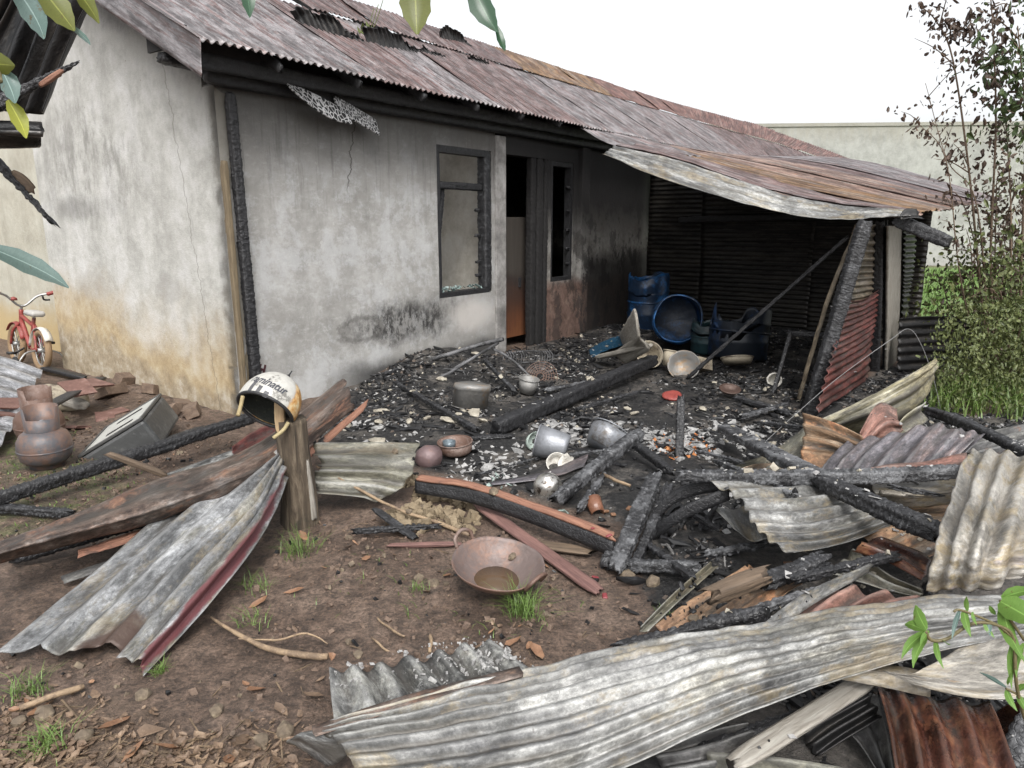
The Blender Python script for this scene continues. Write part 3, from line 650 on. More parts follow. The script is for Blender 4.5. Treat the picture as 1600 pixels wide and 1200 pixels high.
# window: charred frame, mullion, transom, the hinge stubs of a lost shutter, broken glass on the sill
wf = hob('window_frame', join(box(.05, .12, WZ1-WZ0, (WX0+.025, .06, (WZ0+WZ1)/2)), box(WX1-WX0-.1, .12, .07, ((WX0+WX1)/2, .06, WZ1-.035)), box(WX1-WX0-.1, .12, .05, ((WX0+WX1)/2, .06, WZ0+.025))), M['charblack'])
V, F, uv = beam_vf((WX1-.06, .06, WZ0), (WX1-.06, .06, WZ1), .12, .13, seed=331, cell=.022, dl=.012, n=30); hob('jamb', (V, F), M['char'], wf, uv, True)
V, F, uv = beam_vf((WX0+.05, .06, 1.93), (WX1-.12, .06, 1.93), .07, .08, seed=332, cell=.022); hob('transom', (V, F), M['charblack'], wf, uv, True)
V, F, uv = beam_vf((WX0+.05, .12, .82), (WX0+.2, .1, 1.9), .05, .045, seed=333); hob('leaning_mullion', (V, F), M['charblack'], wf, uv, True)
for z in (1.68, 1.4, 1.1, .95):
    V, F, uv = beam_vf((WX1-.2, .08, z), (WX1-.11, .08, z), .045, .04, seed=int(z*100), dl=.006); hob('shutter_stub', (V, F), M['charblack'], wf, uv, True)
P_ = []
for k in range(46):
    a = rnd.uniform(WX0+.06, WX1-.14); s_ = rnd.uniform(.012, .035)
    P_.append(xf(box(s_*1.6, s_, .004), (rnd.uniform(-1, 1), rnd.uniform(-1, 1), rnd.uniform(0, 6)), (a, rnd.uniform(.02, .11), WZ0+.06+rnd.uniform(0, .035))))
tg = NT('broken_glass', .12); tg.b.inputs['Transmission Weight'].default_value = .35
M['glass'] = tg.done(tg.mul((.33, .43, .41), tg.noise(tg.coord('Object'), 30), .4, 1.1))
tag(hob('glass_shards', join(*P_), M['glass'], wf), kind='stuff')
# rooms behind: a plastered room behind the window, its unseen rear left open to let sky light in, a black room behind the door
hob('inner_wall', wall_vf(3.72, 7.5, -.1, 3.1, 3.3, 3.42, seed=9), M['inner'])
hob('partition_wall', join(box(.12, 3.12, 2.85, (3.642, 1.72, 1.3))), M['inner'])
hob('room_wall', join(box(4.1, .1, 3., (5.76, 2.2, 1.4)), box(.1, 2.1, 3., (7.7, 1.2, 1.4))), M['burnt'])
hob('ceiling', join(box(4.0, 2.1, .06, (5.72, 1.2, 2.66))), M['black'])
# door: a scorched brown leaf standing ajar, black posts beside it
td = NT('scorched_door', .5); v = td.coord('Object'); x, y, z = td.sep(v); nn = td.noise(v, 3, 8, .65)
c = td.ramp(td.math('ADD', z, td.math('MULTIPLY', td.math('SUBTRACT', nn, .5), .6)), [(.08, (.17, .07, .03)), (.22, (.12, .048, .024)), (.5, (.07, .034, .022)), (.8, (.04, .03, .026)), (.97, (.06, .052, .045))])
c = td.mul(c, td.noise(td.map(v, (8, 8, .6)), 4, 8), .6, 1.25)
dl = hob('door', join(box(.56, .04, 1.5, (4.12, .2, .86))), td.done(c), bev=.006); dl.rotation_euler = (0, 0, 0)
hob('door_lock', join(box(.03, .03, .12, (4.2, .17, .8))), M['char'], dl)
for (xx, w_, d_) in ((4.26, .1, .1), (4.4, .13, .12), (4.535, .08, .12)):
    V, F, uv = beam_vf((xx, .05, -.05), (xx+.01, .05, 2.33), w_, d_, seed=int(xx*100), cell=.024, dl=.014); hob('door_post', (V, F), M['black'], uv=uv, smooth=True)
hob('wall_return', join(box(.05, .1, 2.3, (4.47, .13, 1.2))), M['black'])
sf = hob('small_window_frame', join(box(.05, .1, 1.53, (4.685, .06, 1.545)), box(.05, .1, 1.53, (5.175, .06, 1.545)), box(.44, .1, .06, (4.93, .06, 2.28)), box(.44, .1, .05, (4.93, .06, .805))), M['charblack'])
for z in (2.0, 1.7, 1.45, 1.2, 1.0):
    V, F, uv = beam_vf((5.08, .03, z), (5.16, .03, z), .05, .04, seed=int(z*77), dl=.006); hob('shutter_stub', (V, F), M['charblack'], sf, uv, True)
hob('curtain_strip', lathe([(.055, .85), (.06, 1.1), (.045, 1.4), (.02, 1.6)], 12), plain('sooty_yellow_cloth', (.42, .34, .05), .8, .5, 9, dirt=(.03, .025, .01), dirt_amt=.4), smooth=True)
bpy.data.objects['curtain_strip'].location = (4.95, .3, 0)
# two dark strokes of old writing near the corner
ink = plain('maroon_marker', (.06, .018, .022), .7)
ms = []
for (ax, az_, bx_, bz) in ((0, .0, .025, .085), (0, .0, -.008, .062), (.0, .0, .035, .045), (.035, -.035, .07, .07), (.018, .03, .062, .036)):
    w_ = .006; dx, dz = bx_-ax, bz-az_; L_ = math.hypot(dx, dz); px, pz = -dz/L_*w_, dx/L_*w_
    q = [(ax+px, az_+pz), (ax-px, az_-pz), (bx_-px, bz-pz), (bx_+px, bz+pz)]
    ms.append((np.array([(.185+a, y_, .31+b) for y_ in (-.012, .0) for a, b in q]), [(0, 1, 2, 3), (4, 7, 6, 5), (0, 4, 5, 1), (1, 5, 6, 2), (2, 6, 7, 3), (3, 7, 4, 0)]))
hob('wall_writing', join(*ms), ink)

# ------------------------------------------------------------------ the main roof: two rows of sheets
SL = .54
def plane(s, n): return Wp(s, n, 2.69 + SL*(.45-n))
EDGE_END = Dp(1330, 278, 18.2); MID_END = Dp(1346, 270, 19.6); RID_END = Dp(1362, 263, 20.8)
EAVE = [plane(s, .45)+np.array((0, 0, .05*max(0, 1-(s+.38)/4))) for s in (-.38, 2, 4.5, 7.5, 10.5, 13)] + [EDGE_END]
MIDL = [plane(s, -1.55) for s in (-.38, 2, 4.5, 7.5, 10.5, 13)] + [Dp(1215, 226, 19.2), MID_END]
RIDG = [plane(s, -2.7) for s in (-.38, 2, 4.5, 7.5, 10.5, 13)] + [Dp(1190, 199, 20.2), RID_END]
LR = lambda C: (lambda d: (lambda t_: np.array([np.interp(t_, d, np.array(C)[:, k]) for k in range(3)])))(np.concatenate([[0], np.cumsum(np.linalg.norm(np.diff(np.array(C), axis=0), axis=1))]))
fe, fm, fr = LR(EAVE), LR(MIDL), LR(RIDG)
le = sum(np.linalg.norm(np.diff(np.array(EAVE), axis=0), axis=1)); lm = sum(np.linalg.norm(np.diff(np.array(MIDL), axis=0), axis=1)); lr = sum(np.linalg.norm(np.diff(np.array(RIDG), axis=0), axis=1))
up = np.array((0, 0, 1.))
nS = 20
for i in range(nS):                             # lower row: 20 sheets, each overlapping the next
    a, b = i/nS, min(1., (i+1.08)/nS); lift = .003*(i % 2) + rnd.uniform(0, .004)
    rows = []
    for q in (a, (a+b)/2, b):
        e_, m_ = fe(q*le), fm(q*lm); ov = (m_-e_)/np.linalg.norm(m_-e_)
        sag = rnd.uniform(-.02, .012)
        rows.append([e_ - ov*rnd.uniform(0, .03) + up*lift, (e_+m_)/2 + up*(lift+sag), m_ + ov*.1 + up*lift])
    mt = M['roof'] if i in (0, 1, 3, 6, 7, 8, 9, 10, 11, 12, 13) else M['roofmar']
    toL = [[toloc(p) for p in r_] for r_ in rows]
    sheet('roof_sheet', toL, mt, pitch=.076, amp=.015, wrinkle=.008, ragged=(.03, .02), crush=.2, seed=100+i, du=.07, parent=HZ, local=True)
nU = 17
for i in range(nU):                             # upper row from beyond the burnt gap to the ridge
    a = .135 + .865*i/nU; b = min(1., .135 + .865*(i+1.08)/nU); lift = .03 + .006*(i % 2) + rnd.uniform(0, .012)
    rows = []
    for q in (a, (a+b)/2, b):
        m_, r_ = fm(q*lm), fr(q*lr); ov = (r_-m_)/np.linalg.norm(r_-m_)
        rows.append([m_ - ov*rnd.uniform(0., .06) + up*lift, (m_+r_)/2 + up*(lift+rnd.uniform(-.02, .02)), r_ + up*lift])
    mt = M['rooforange'] if i in (4, 5, 6) else (M['roofmar'] if i < 4 else M['ridge'])
    sheet('roof_sheet', [[toloc(p) for p in r__] for r__ in rows], mt, amp=.011, wrinkle=.012, ragged=(.05, .03), crush=.25, seed=140+i, du=.07, parent=HZ, local=True)
# torn black sheets curled up along the gap, and one at the ridge
def on_roof(u, v):                               # where a sight line meets the main roof plane
    d = ray(u, v); g0 = (CORNER[0]*FDY - CORNER[1]*FDX); nd = d[0]*FDY - d[1]*FDX     # n = nd*t - g0
    t_ = (2.69 + SL*(.45+g0) - CAMH)/(d[2] + SL*nd); return np.array((0, 0, CAMH)) + d*t_
def curled(u0, v0, u1, v1, hgt, sd, nm='curled_roof_sheet'):
    rows = []
    for q in np.linspace(0, 1, 9):
        p = on_roof(u0+(u1-u0)*q, v0+(v1-v0)*q); h_ = hgt*(.3+.7*math.sin(math.pi*min(1, q*.9+.12))**.8)*rnd.uniform(.75, 1.15)
        rows.append([p-up*.02, p+np.array((-.05, -.02, h_*.6)), p+np.array((-.04-.04*rnd.random(), -.1, h_))])
    sheet(nm, [[toloc(p) for p in r_] for r_ in rows], M['soot'], amp=.02, wrinkle=.05, ragged=(.0, .1), crush=.3, seed=sd, du=.02, parent=HZ, local=True, torn=.15)
curled(470, 40, 562, 66, .24, 171); curled(558, 64, 580, 71, .1, 176); curled(576, 70, 655, 86, .26, 172); curled(648, 82, 702, 94, .1, 173); curled(692, 66, 738, 76, .24, 174)
curled(735, 95, 772, 105, .1, 175)
# rake flashing at the gable, and the ridge capping
def strip(name, A, B, mat, sd, parent=HZ, **kw):
    return sheet(name, [[toloc(p) for p in A], [toloc(p) for p in B]], mat, waves=0, amp=0, seed=sd, parent=parent, local=True, wrinkle=kw.pop('wrinkle', .008), **kw)
A = [plane(-.36, n) + up*(.015+.055*max(0, (n+1.55)/2.02)) for n in (.47, -.5, -1.6, -2.8)]; strip('rake_flashing', A, [p - up*(.26 if k_ < 3 else .2) + np.array((-.012, -.01, 0)) for k_, p in enumerate(A)], M['roof'], 181, ragged=(.02, .02))
hob('end_wall', (np.array([toloc(p) for p in (EDGE_END-up*.1, RID_END-up*.12, RID_END*np.array((1, 1, 0)), EDGE_END*np.array((1, 1, 0)), EDGE_END-up*.1+np.array((-.2, .1, 0)), RID_END-up*.12+np.array((-.2, .1, 0)), RID_END*np.array((1, 1, 0))+np.array((-.2, .1, 0)), EDGE_END*np.array((1, 1, 0))+np.array((-.2, .1, 0)))]),
     [(0, 1, 2, 3), (4, 7, 6, 5), (0, 4, 5, 1), (1, 5, 6, 2), (2, 6, 7, 3), (3, 7, 4, 0)]), M['black'])
# a weed growing on the roof
wv, wf_ = [], []
pw = on_roof(571, 60)
for k in range(14):
    a = rnd.uniform(0, 6.28); l_ = rnd.uniform(.06, .16); q = len(wv); d_ = np.array((math.cos(a)*.5, math.sin(a)*.5, rnd.uniform(.3, 1)))
    sd = np.array((-d_[1], d_[0], 0))*.05; b_ = pw + np.array((rnd.uniform(-.06, .1), 0, rnd.uniform(-.02, .06)))
    wv += [b_-sd*.2, b_+d_*l_*.5-sd, b_+d_*l_, b_+d_*l_*.5+sd]; wf_.append((q, q+1, q+2, q+3))
leafy = plain('weed_green', (.09, .11, .025), .6, .5, 20)
for k in range(3):
    V, F = tube([pw, pw+np.array((.05+.03*k, 0, .14)), pw+np.array((.1+.05*k, .02, .3+.04*k))], .004, 5)
    q = len(wv); wv += list(V); wf_ += [tuple(i+q for i in f) for f in F]
tag(obj('roof_weed', np.array(wv), wf_, leafy), 'small yellow-green weed sprouting on the torn roof gap', 'plant')

# ================================================================== THE LEAN-TO
LT = thing('lean_to', 'burnt open lean-to with sagging patchwork roof and corrugated side walls', 'lean-to', tuple(Wp(4.5, 2, 0)))
def lsheet(name, rows, mat, **kw): return sheet(name, rows, M[mat], parent=LT, **kw)
lmats = ['roofpink', 'rooforange', 'roofpink', 'roofpink', 'roofmar', 'roof', 'roof']
for i in range(7):
    s_i, s_o, w_ = 4.95+.72*i, 3.45+.62*i, .78
    rows = []
    for q in (0, .5, 1.):
        a = Wp(s_i+w_*q, .62, 2.6+.012*(i+q)); b = Wp(s_o+.68*q, 4.25+.07*(i+q), 1.57+.035*(i+q*1.08)); mid = (a+b)/2 + up*(-.13+.05*(i+q*1.08))
        rows.append([a + up*.004*(i % 2), mid + up*.008*(i % 2), b + up*.012*(i % 2)])
    lsheet('roof_sheet', rows, lmats[i], amp=.009, wrinkle=.008, ragged=(.05, .14), crush=.3, seed=200+i, du=.06, torn=.05)
# the first sheet has slid and hangs at the open side: grey-white belly, maroon upper half
lsheet('slid_roof_sheet', [[onS(938, 241, 3.0), onS(1050, 286, 3.0), onS(1200, 329, 3.0), onS(1310, 343, 3.0), onS(1425, 338, 3.0)],
                           [onS(955, 229, 3.15), onS(1060, 252, 3.2), onS(1200, 298, 3.25), onS(1310, 321, 3.25), onS(1428, 331, 3.2)]], 'zinc', amp=.012, wrinkle=.02, ragged=(.05, .03), crush=.5, seed=221, waves=3)
lsheet('slid_roof_sheet', [[onS(957, 228, 3.17), onS(1060, 251, 3.22), onS(1200, 297, 3.27), onS(1310, 320, 3.27), onS(1429, 331, 3.22)],
                           [onS(990, 226, 3.6), onS(1090, 248, 3.7), onS(1210, 282, 3.8), onS(1310, 310, 3.8), onS(1440, 331, 3.7)]], 'roofmar', amp=.012, wrinkle=.02, ragged=(.05, .03), crush=.4, seed=222)
lsheet('bent_roof_sheet', [[onS(905, 200, 4.6), onS(945, 222, 4.5), onS(985, 241, 4.3)], [onS(945, 205, 4.9), onS(985, 222, 4.9), onS(1035, 240, 4.8)], [onS(985, 212, 5.3), onS(1040, 228, 5.3), onS(1100, 246, 5.2)]], 'roof', amp=.012, wrinkle=.02, ragged=(.06, .08), seed=223, torn=.2)
# crumpled black end of roofing and the charred rafter end over the corner
lsheet('crumpled_sheet', [[onS(1405, 338, 3.0), onS(1415, 328, 3.05), onS(1438, 326, 3.1)], [onS(1408, 346, 2.95), onS(1425, 342, 3.), onS(1444, 345, 3.05)]], 'soot', amp=.012, wrinkle=.03, seed=225, torn=.3, ragged=(.02, .03))
V, F, uv = beam_vf(Dp(1398, 343, 5.75), Dp(1484, 379, 5.5), .1, .1, seed=401, cell=.025); obj('rafter_end', V, F, M['char'], LT, uv)
# end partition of long sheets, horizontal waves, seen from inside: three overlapping sheets
for (n0, n1, z0, z1, sd) in ((.05, 1.0, -.05, 2.5, 231), (.95, 2.6, -.05, 1.35, 232), (.93, 2.6, 1.28, 2.15, 233), (2.55, 4.0, -.05, 1.1, 234), (2.53, 4.0, 1.02, 1.8, 235)):
    off = .012*(sd % 3)
    rows = [[Wp(7.42-off, n0, z), Wp(7.42-off, (n0+n1)/2, z+.0), Wp(7.42-off, n1, z)] for z in np.linspace(z0, z1, 4)]
    lsheet('wall_sheet', rows, 'sootlines', amp=.009, wrinkle=.006, crush=.15, seed=sd, pitch=.068, du=.08)
for n_ in (1.0, 2.55):
    V, F, uv = beam_vf(Wp(7.5, n_, -.05), Wp(7.5, n_, 2.1), .07, .07, seed=int(n_*50), cell=.04, dl=.03); obj('wall_post', V, F, M['charblack'], LT, uv)
V, F, uv = beam_vf(Wp(7.34, .6, 1.58), Wp(7.3, 3.7, 1.66), .06, .09, seed=411, cell=.04, dl=.03); obj('wall_rail', V, F, M['charblack'], LT, uv)
# corner post, front posts and panels
pb, pt = G(1262, 648, 0.), onS(1352, 346, 2.98)
V, F, uv = beam_vf(pb-up*.03, pt, .108, .1, seed=402, cell=.03, depth=.008, n=30); obj('corner_post', V, F, M['char'], LT, uv)
q0, q1 = onN(1366, 600, 3.9), onN(1375, 345, 3.9)
V, F, uv = beam_vf(q0, q1, .09, .08, seed=403, cell=.03); obj('front_post', V, F, M['charblack'], LT, uv)
lsheet('tan_panel', [[onN(1340, 352, 3.86), onN(1374, 350, 3.86)], [onN(1335, 400, 3.86), onN(1374, 400, 3.86)], [onN(1325, 440, 3.86), onN(1374, 435, 3.86)], [onN(1312, 480, 3.86), onN(1372, 466, 3.86)]], 'tan', seed=241, amp=.012, crush=.3, du=.03, ragged=(.02, .01))
lsheet('red_panel', [[onN(1318, 470, 3.9), onN(1345, 468, 3.88), onN(1371, 452, 3.9)], [onN(1308, 520, 3.92), onN(1345, 505, 3.88), onN(1369, 490, 3.9)], [onN(1294, 575, 3.93), onN(1335, 552, 3.9), onN(1365, 530, 3.9)], [onN(1276, 645, 3.95), onN(1320, 615, 3.93), onN(1358, 590, 3.9)]], 'redpaint', seed=242, amp=.014, wrinkle=.02, crush=.3, du=.03)
sheet('grey_plank', [[onN(1386, 352, 3.98), onN(1386, 470, 3.98), onN(1384, 586, 3.98)], [onN(1418, 352, 3.98), onN(1414, 470, 3.98), onN(1407, 584, 3.98)]], M['woodgrey'], waves=0, amp=0, wrinkle=.008, seed=404, thick=.022, parent=LT, ragged=(.01, .05))
V, F, uv = beam_vf(onN(1381, 592, 3.93), onN(1384, 345, 3.93), .035, .04, seed=405); obj('front_post', V, F, M['charblack'], LT, uv)
lsheet('black_panel', [[onN(1414, 345, 4.02), onN(1434, 345, 4.02)], [onN(1412, 420, 4.02), onN(1428, 418, 4.02)], [onN(1410, 480, 4.02), onN(1420, 478, 4.02)], [onN(1404, 590, 4.02), onN(1413, 590, 4.02)]], 'soot', seed=243, amp=.014, ragged=(.01, .06), torn=.1)
V, F, uv = beam_vf(Wp(3.6, 3.7, 1.62), Wp(7.5, 3.9, 1.75), .08, .09, seed=406, cell=.04, dl=.03); obj('edge_rail', V, F, M['charblack'], LT, uv)
lsheet('edge_strip', [[onS(1245, 625, 3.0), onS(1267, 545, 3.0), onS(1304, 430, 3.0), onS(1338, 352, 3.0)], [onS(1251, 627, 2.99), onS(1274, 545, 2.99), onS(1311, 430, 2.99), onS(1344, 352, 2.99)]], 'tan', waves=0, amp=0, wrinkle=.03, seed=245, ragged=(.02, .02), torn=.25)
V, F, uv = beam_vf(onS(1315, 440, 3.1), onS(1338, 350, 3.1), .03, .03, seed=408); obj('bent_lath', V, F, M['woodbrown'], LT, uv)
# the long fallen brace
beam('roof_brace', G(1075, 590, .02), onS(1322, 372, 3.5), .042, .045, 'charblack', label='thin black charred brace fallen diagonally across the lean-to from floor to post', cat='beam', cell=.04, dl=.02)
# low black fence and far grass
fe_ = sheet('corrugated_fence', [[Dp(1402, 605, 7.4), Dp(1450, 604, 7.5), Dp(1560, 602, 7.7)], [Dp(1402, 550, 7.42), Dp(1450, 548, 7.52), Dp(1560, 548, 7.7)], [Dp(1404, 497, 7.45), Dp(1450, 494, 7.55), Dp(1560, 494, 7.7)]], M['soot'], amp=.016, pitch=.09, seed=251, du=.08, wrinkle=.01)
tag(fe_, 'low black corrugated fence between the lean-to and the overgrown shrubs', 'fence')

# ================================================================== FALLEN SHEETS IN THE YARD
YS = 'burnt roofing sheets fallen in the yard'
def fs(name, label, rows, mat, **kw): return sheet_thing(name, label, [gz(r_) for r_ in rows], mat, group=YS, **kw)
fs('fallen_sheet', 'big pale corrugated sheet lying across the foreground, from bottom centre to right edge',
   [[(478, 1142, .2), (800, 1056, .26), (1100, 985, .32), (1350, 950, .36), (1640, 926, .4)],
    [(505, 1160, .19), (820, 1095, .26), (1120, 1015, .33), (1352, 975, .38), (1640, 942, .42)],
    [(540, 1215, .17), (850, 1165, .23), (1140, 1065, .31), (1354, 1012, .35), (1640, 962, .38)],
    [(560, 1300, .12), (850, 1250, .17), (1150, 1124, .26), (1354, 1052, .32), (1640, 983, .36)]], 'zinc', amp=.0105, wrinkle=.022, crush=.55, seed=3, waves=9, wfreq=3.2, ragged=(.05, .03))
sheet_thing('edge_flashing', 'thin brown metal strip along the top edge of the big foreground sheet',
   [gz([(480, 1136, .22), (640, 1086, .24), (815, 1040, .28)]), gz([(488, 1152, .21), (650, 1102, .235), (825, 1055, .275)])], 'rustpipe', 'metal strip', waves=0, amp=0, seed=4, wrinkle=.006)
sheet_thing('crumpled_flashing', 'crumpled grey corner of flashing poking out at the left end of the foreground sheet',
   [gz([(438, 1166, .08), (480, 1180, .1), (515, 1200, .07)]), gz([(455, 1150, .17), (500, 1158, .17), (545, 1180, .12)]), gz([(480, 1138, .2), (530, 1150, .2), (620, 1115, .21)])], 'zinc', 'metal strip', waves=1, amp=.012, seed=5, wrinkle=.03, torn=.1)
fs('ash_caked_sheet', 'short corrugated sheet caked with grey ash lying behind the foreground sheet',
   [[(515, 1045, .06), (518, 1090, .05), (524, 1140, .06)], [(590, 1036, .07), (620, 1080, .07), (640, 1130, .08)], [(680, 1015, .08), (715, 1060, .08), (745, 1100, .09)], [(760, 1000, .07), (800, 1030, .07), (850, 1066, .1)]],
   'ashsheet', amp=.02, wrinkle=.012, waves=6, crush=.25, seed=6, ragged=(.03, .02), torn=.12)
fs('fallen_sheet', 'long grey-white corrugated sheet with a mud stain slanting down left of the stump',
   [[(436, 700, .36), (300, 772, .22), (150, 900, .1), (-25, 1045, .02)],
    [(439, 706, .38), (345, 775, .26), (212, 900, .13), (75, 1035, .03)],
    [(441, 712, .37), (385, 785, .26), (270, 900, .14), (150, 1030, .03)],
    [(443, 722, .36), (402, 800, .26), (305, 915, .15), (190, 1045, .05)],
    [(446, 745, .28), (412, 825, .17), (325, 945, .08), (212, 1070, .0)]], 'sheetleft', amp=.018, wrinkle=.012, waves=6, crush=.2, seed=7, ragged=(.02, .14))
fs('leaning_sheet', 'greenish grey corrugated sheet lying low just right of the stump',
   [[(486, 694, .3), (580, 692, .3), (664, 694, .28)], [(487, 722, .24), (590, 722, .24), (656, 728, .22)], [(488, 748, .16), (580, 752, .15), (632, 762, .12)], [(490, 772, .1), (560, 778, .09), (592, 786, .05)]],
   'olive', amp=.013, wrinkle=.012, waves=4, crush=.4, seed=8, ragged=(.03, .06), torn=.15)
# long rusted ridge capping lying on charred timbers, with a red flange beneath
rc = thing('rusted_ridge_capping', 'long bent rusty ridge capping running from left edge up behind the helmet', 'metal strip', G(220, 800, 0), YS)
sheet('capping', [gz([(-30, 862, .18), (100, 812, .2), (250, 752, .24), (410, 690, .34), (545, 588, .42)]), gz([(-30, 868, .215), (100, 822, .235), (250, 768, .275), (415, 700, .375), (552, 600, .44)]), gz([(-30, 876, .22), (100, 838, .24), (250, 792, .27), (420, 720, .36), (556, 618, .42)]), gz([(-30, 884, .15), (100, 850, .17), (250, 808, .2), (420, 738, .3), (558, 634, .36)])],
      M['rustpipe'], waves=2, amp=.012, wrinkle=.012, seed=9, parent=rc, ragged=(.02, .08), torn=.1, du=.03)
sheet('flange', [gz([(120, 860, .12), (250, 815, .16), (420, 745, .26), (578, 622, .36)]), gz([(120, 874, .1), (250, 830, .13), (430, 756, .22), (572, 640, .32)])], M['woodorange'], waves=0, amp=0, wrinkle=.02, seed=10, parent=rc, ragged=(.02, .06))
sheet_thing('grey_strip', 'narrow grey burnt metal strip curving under the rusty ridge capping', [gz([(90, 900, .05), (250, 846, .08), (380, 770, .2)]), gz([(95, 912, .03), (255, 858, .06), (385, 785, .18)])], 'zincdark', 'metal strip', waves=0, amp=0, seed=12, wrinkle=.02)
sheet_thing('pink_strip', 'dull red crumpled metal scrap behind the ridge capping near the house corner', [gz([(360, 700, .2), (400, 672, .22), (440, 655, .22)]), gz([(365, 715, .16), (410, 690, .18), (450, 670, .18)])], 'redpaint', 'metal strip', waves=1, amp=.01, seed=13, wrinkle=.03)
fs('flat_sheet', 'grey scorched sheet flat on the ground between the long beam and ridge capping', [[(250, 745, .03), (380, 700, .06)], [(265, 770, .03), (400, 725, .05)], [(300, 790, .03), (420, 745, .05)]], 'ashsheet', seed=14, amp=.012, waves=3, torn=.2)
# the heap at the right
fs('curled_sheet', 'tall yellow-cream sheet curling up towards the shrubs behind the heap', [[(1262, 668, .2), (1350, 622, .42), (1430, 582, .58), (1466, 560, .66)], [(1290, 676, .16), (1370, 640, .36), (1440, 600, .5), (1464, 572, .6)], [(1330, 682, .12), (1395, 668, .22), (1440, 635, .32), (1456, 600, .45)]], 'yellow', waves=3, amp=.014, wrinkle=.03, seed=21, torn=.08, crush=.5)
fs('curled_sheet', 'small cream folded sheet end under the tall yellow-cream sheet', [[(1395, 668, .3), (1420, 640, .36), (1442, 626, .38)], [(1405, 690, .18), (1425, 672, .22), (1448, 655, .24)]], 'yellow', waves=1, amp=.02, wrinkle=.03, seed=22)
fs('curled_sheet', 'bright orange curled corrugated sheet with a white top edge on the heap', [[(1252, 646, .34), (1300, 660, .36), (1352, 684, .34)], [(1253, 672, .28), (1300, 684, .3), (1345, 702, .28)], [(1251, 700, .2), (1300, 706, .22), (1335, 720, .2)], [(1249, 732, .12), (1290, 738, .14), (1315, 748, .12)]], 'orange', waves=4, amp=.016, wrinkle=.012, seed=23, crush=.2)
fs('scrap_sheet', 'rusty orange-red buckled scrap between the yellow sheet and purple sheet', [[(1338, 680, .3), (1372, 634, .42), (1402, 640, .4)], [(1352, 690, .26), (1385, 660, .36), (1410, 664, .34)], [(1372, 690, .24), (1398, 680, .28), (1412, 672, .3)]], 'pink', waves=2, amp=.014, wrinkle=.03, seed=24)
fs('fallen_sheet', 'purple-grey corrugated sheet with pink edges on top of the heap', [[(1278, 744, .22), (1300, 715, .26), (1326, 690, .3)], [(1330, 744, .26), (1358, 708, .31), (1395, 677, .35)], [(1400, 742, .28), (1435, 700, .33), (1468, 662, .37)], [(1470, 740, .26), (1500, 712, .3), (1522, 690, .32)]], 'purple', waves=6, amp=.017, wrinkle=.014, seed=25, crush=.3)
fs('scrap_sheet', 'ash-flecked grey sheet end right of the purple-grey sheet', [[(1440, 738, .27), (1470, 700, .33), (1500, 670, .34)], [(1480, 740, .26), (1510, 708, .3), (1540, 680, .32)]], 'purple', waves=2, amp=.014, seed=36, wrinkle=.02, torn=.1)
fs('narrow_sheet', 'narrow pink sheet lying along the back of the long horizontal beam', [[(1296, 738, .3), (1400, 728, .33), (1512, 710, .35)], [(1288, 754, .26), (1400, 752, .29), (1512, 742, .32)]], 'pink', waves=1, amp=.015, seed=26, wrinkle=.02)
fs('fallen_sheet', 'grey-white corrugated sheet fanning out under the crossed beams', [[(1104, 756, .34), (1200, 750, .34), (1300, 744, .3)], [(1150, 778, .36), (1240, 778, .35), (1330, 768, .3)], [(1165, 812, .34), (1260, 812, .33), (1350, 792, .27)], [(1190, 842, .3), (1290, 836, .28), (1385, 806, .22)], [(1236, 868, .26), (1315, 852, .24), (1402, 818, .18)]], 'zinc', waves=7, amp=.016, wrinkle=.01, seed=27, crush=.2, ragged=(.05, .03))
fs('curved_sheet', 'big cream and grey sheet arching down at the right edge', [[(1520, 700, .42), (1492, 770, .5), (1464, 850, .46), (1446, 932, .3)], [(1556, 702, .46), (1530, 770, .55), (1504, 850, .5), (1490, 925, .34)], [(1596, 712, .48), (1572, 780, .56), (1552, 860, .5), (1535, 928, .36)], [(1650, 720, .46), (1640, 790, .54), (1615, 850, .5), (1590, 905, .4)]], 'cream', waves=4, amp=.017, wrinkle=.024, wfreq=3.5, seed=28, crush=.25, ragged=(.02, .08))
fs('scrap_sheet', 'speckled white and orange sheet piece left of the big arching sheet', [[(1345, 838, .2), (1400, 818, .22), (1440, 800, .2)], [(1385, 862, .2), (1430, 845, .22), (1475, 825, .2)], [(1430, 882, .18), (1465, 868, .2), (1490, 850, .18)]], 'orange', waves=3, amp=.014, seed=29, wrinkle=.02)
fs('scrap_sheet', 'rolled cream and brown sheet beneath the long horizontal beam', [[(1352, 752, .3), (1420, 756, .32), (1500, 750, .32)], [(1368, 768, .34), (1430, 770, .36), (1500, 764, .36)], [(1392, 786, .26), (1440, 788, .28), (1500, 782, .28)]], 'cream', waves=1, amp=.03, seed=30, wrinkle=.02)
fs('scrap_sheet', 'rust-orange sheet between the rolled cream sheet and the arching sheet', [[(1400, 792, .22), (1450, 788, .24), (1495, 786, .24)], [(1420, 812, .2), (1460, 810, .22), (1490, 806, .22)], [(1440, 834, .18), (1470, 830, .2), (1488, 826, .2)]], 'orange', waves=2, amp=.014, seed=31, wrinkle=.02)
fs('folded_sheet', 'dark maroon folded sheet below the speckled piece on the heap', [[(1332, 852, .24), (1390, 878, .22), (1448, 912, .2)], [(1345, 846, .28), (1405, 866, .26), (1455, 892, .24)], [(1370, 846, .24), (1420, 862, .24), (1456, 880, .22)]], 'wet', waves=1, amp=.02, seed=32, wrinkle=.02)
fs('folded_sheet', 'olive-grey flattened sheet under the dark maroon fold', [[(1330, 862, .2), (1380, 895, .18), (1444, 925, .16)], [(1290, 900, .14), (1370, 922, .14), (1446, 940, .14)]], 'olive', waves=2, amp=.016, seed=33, wrinkle=.03, torn=.1)
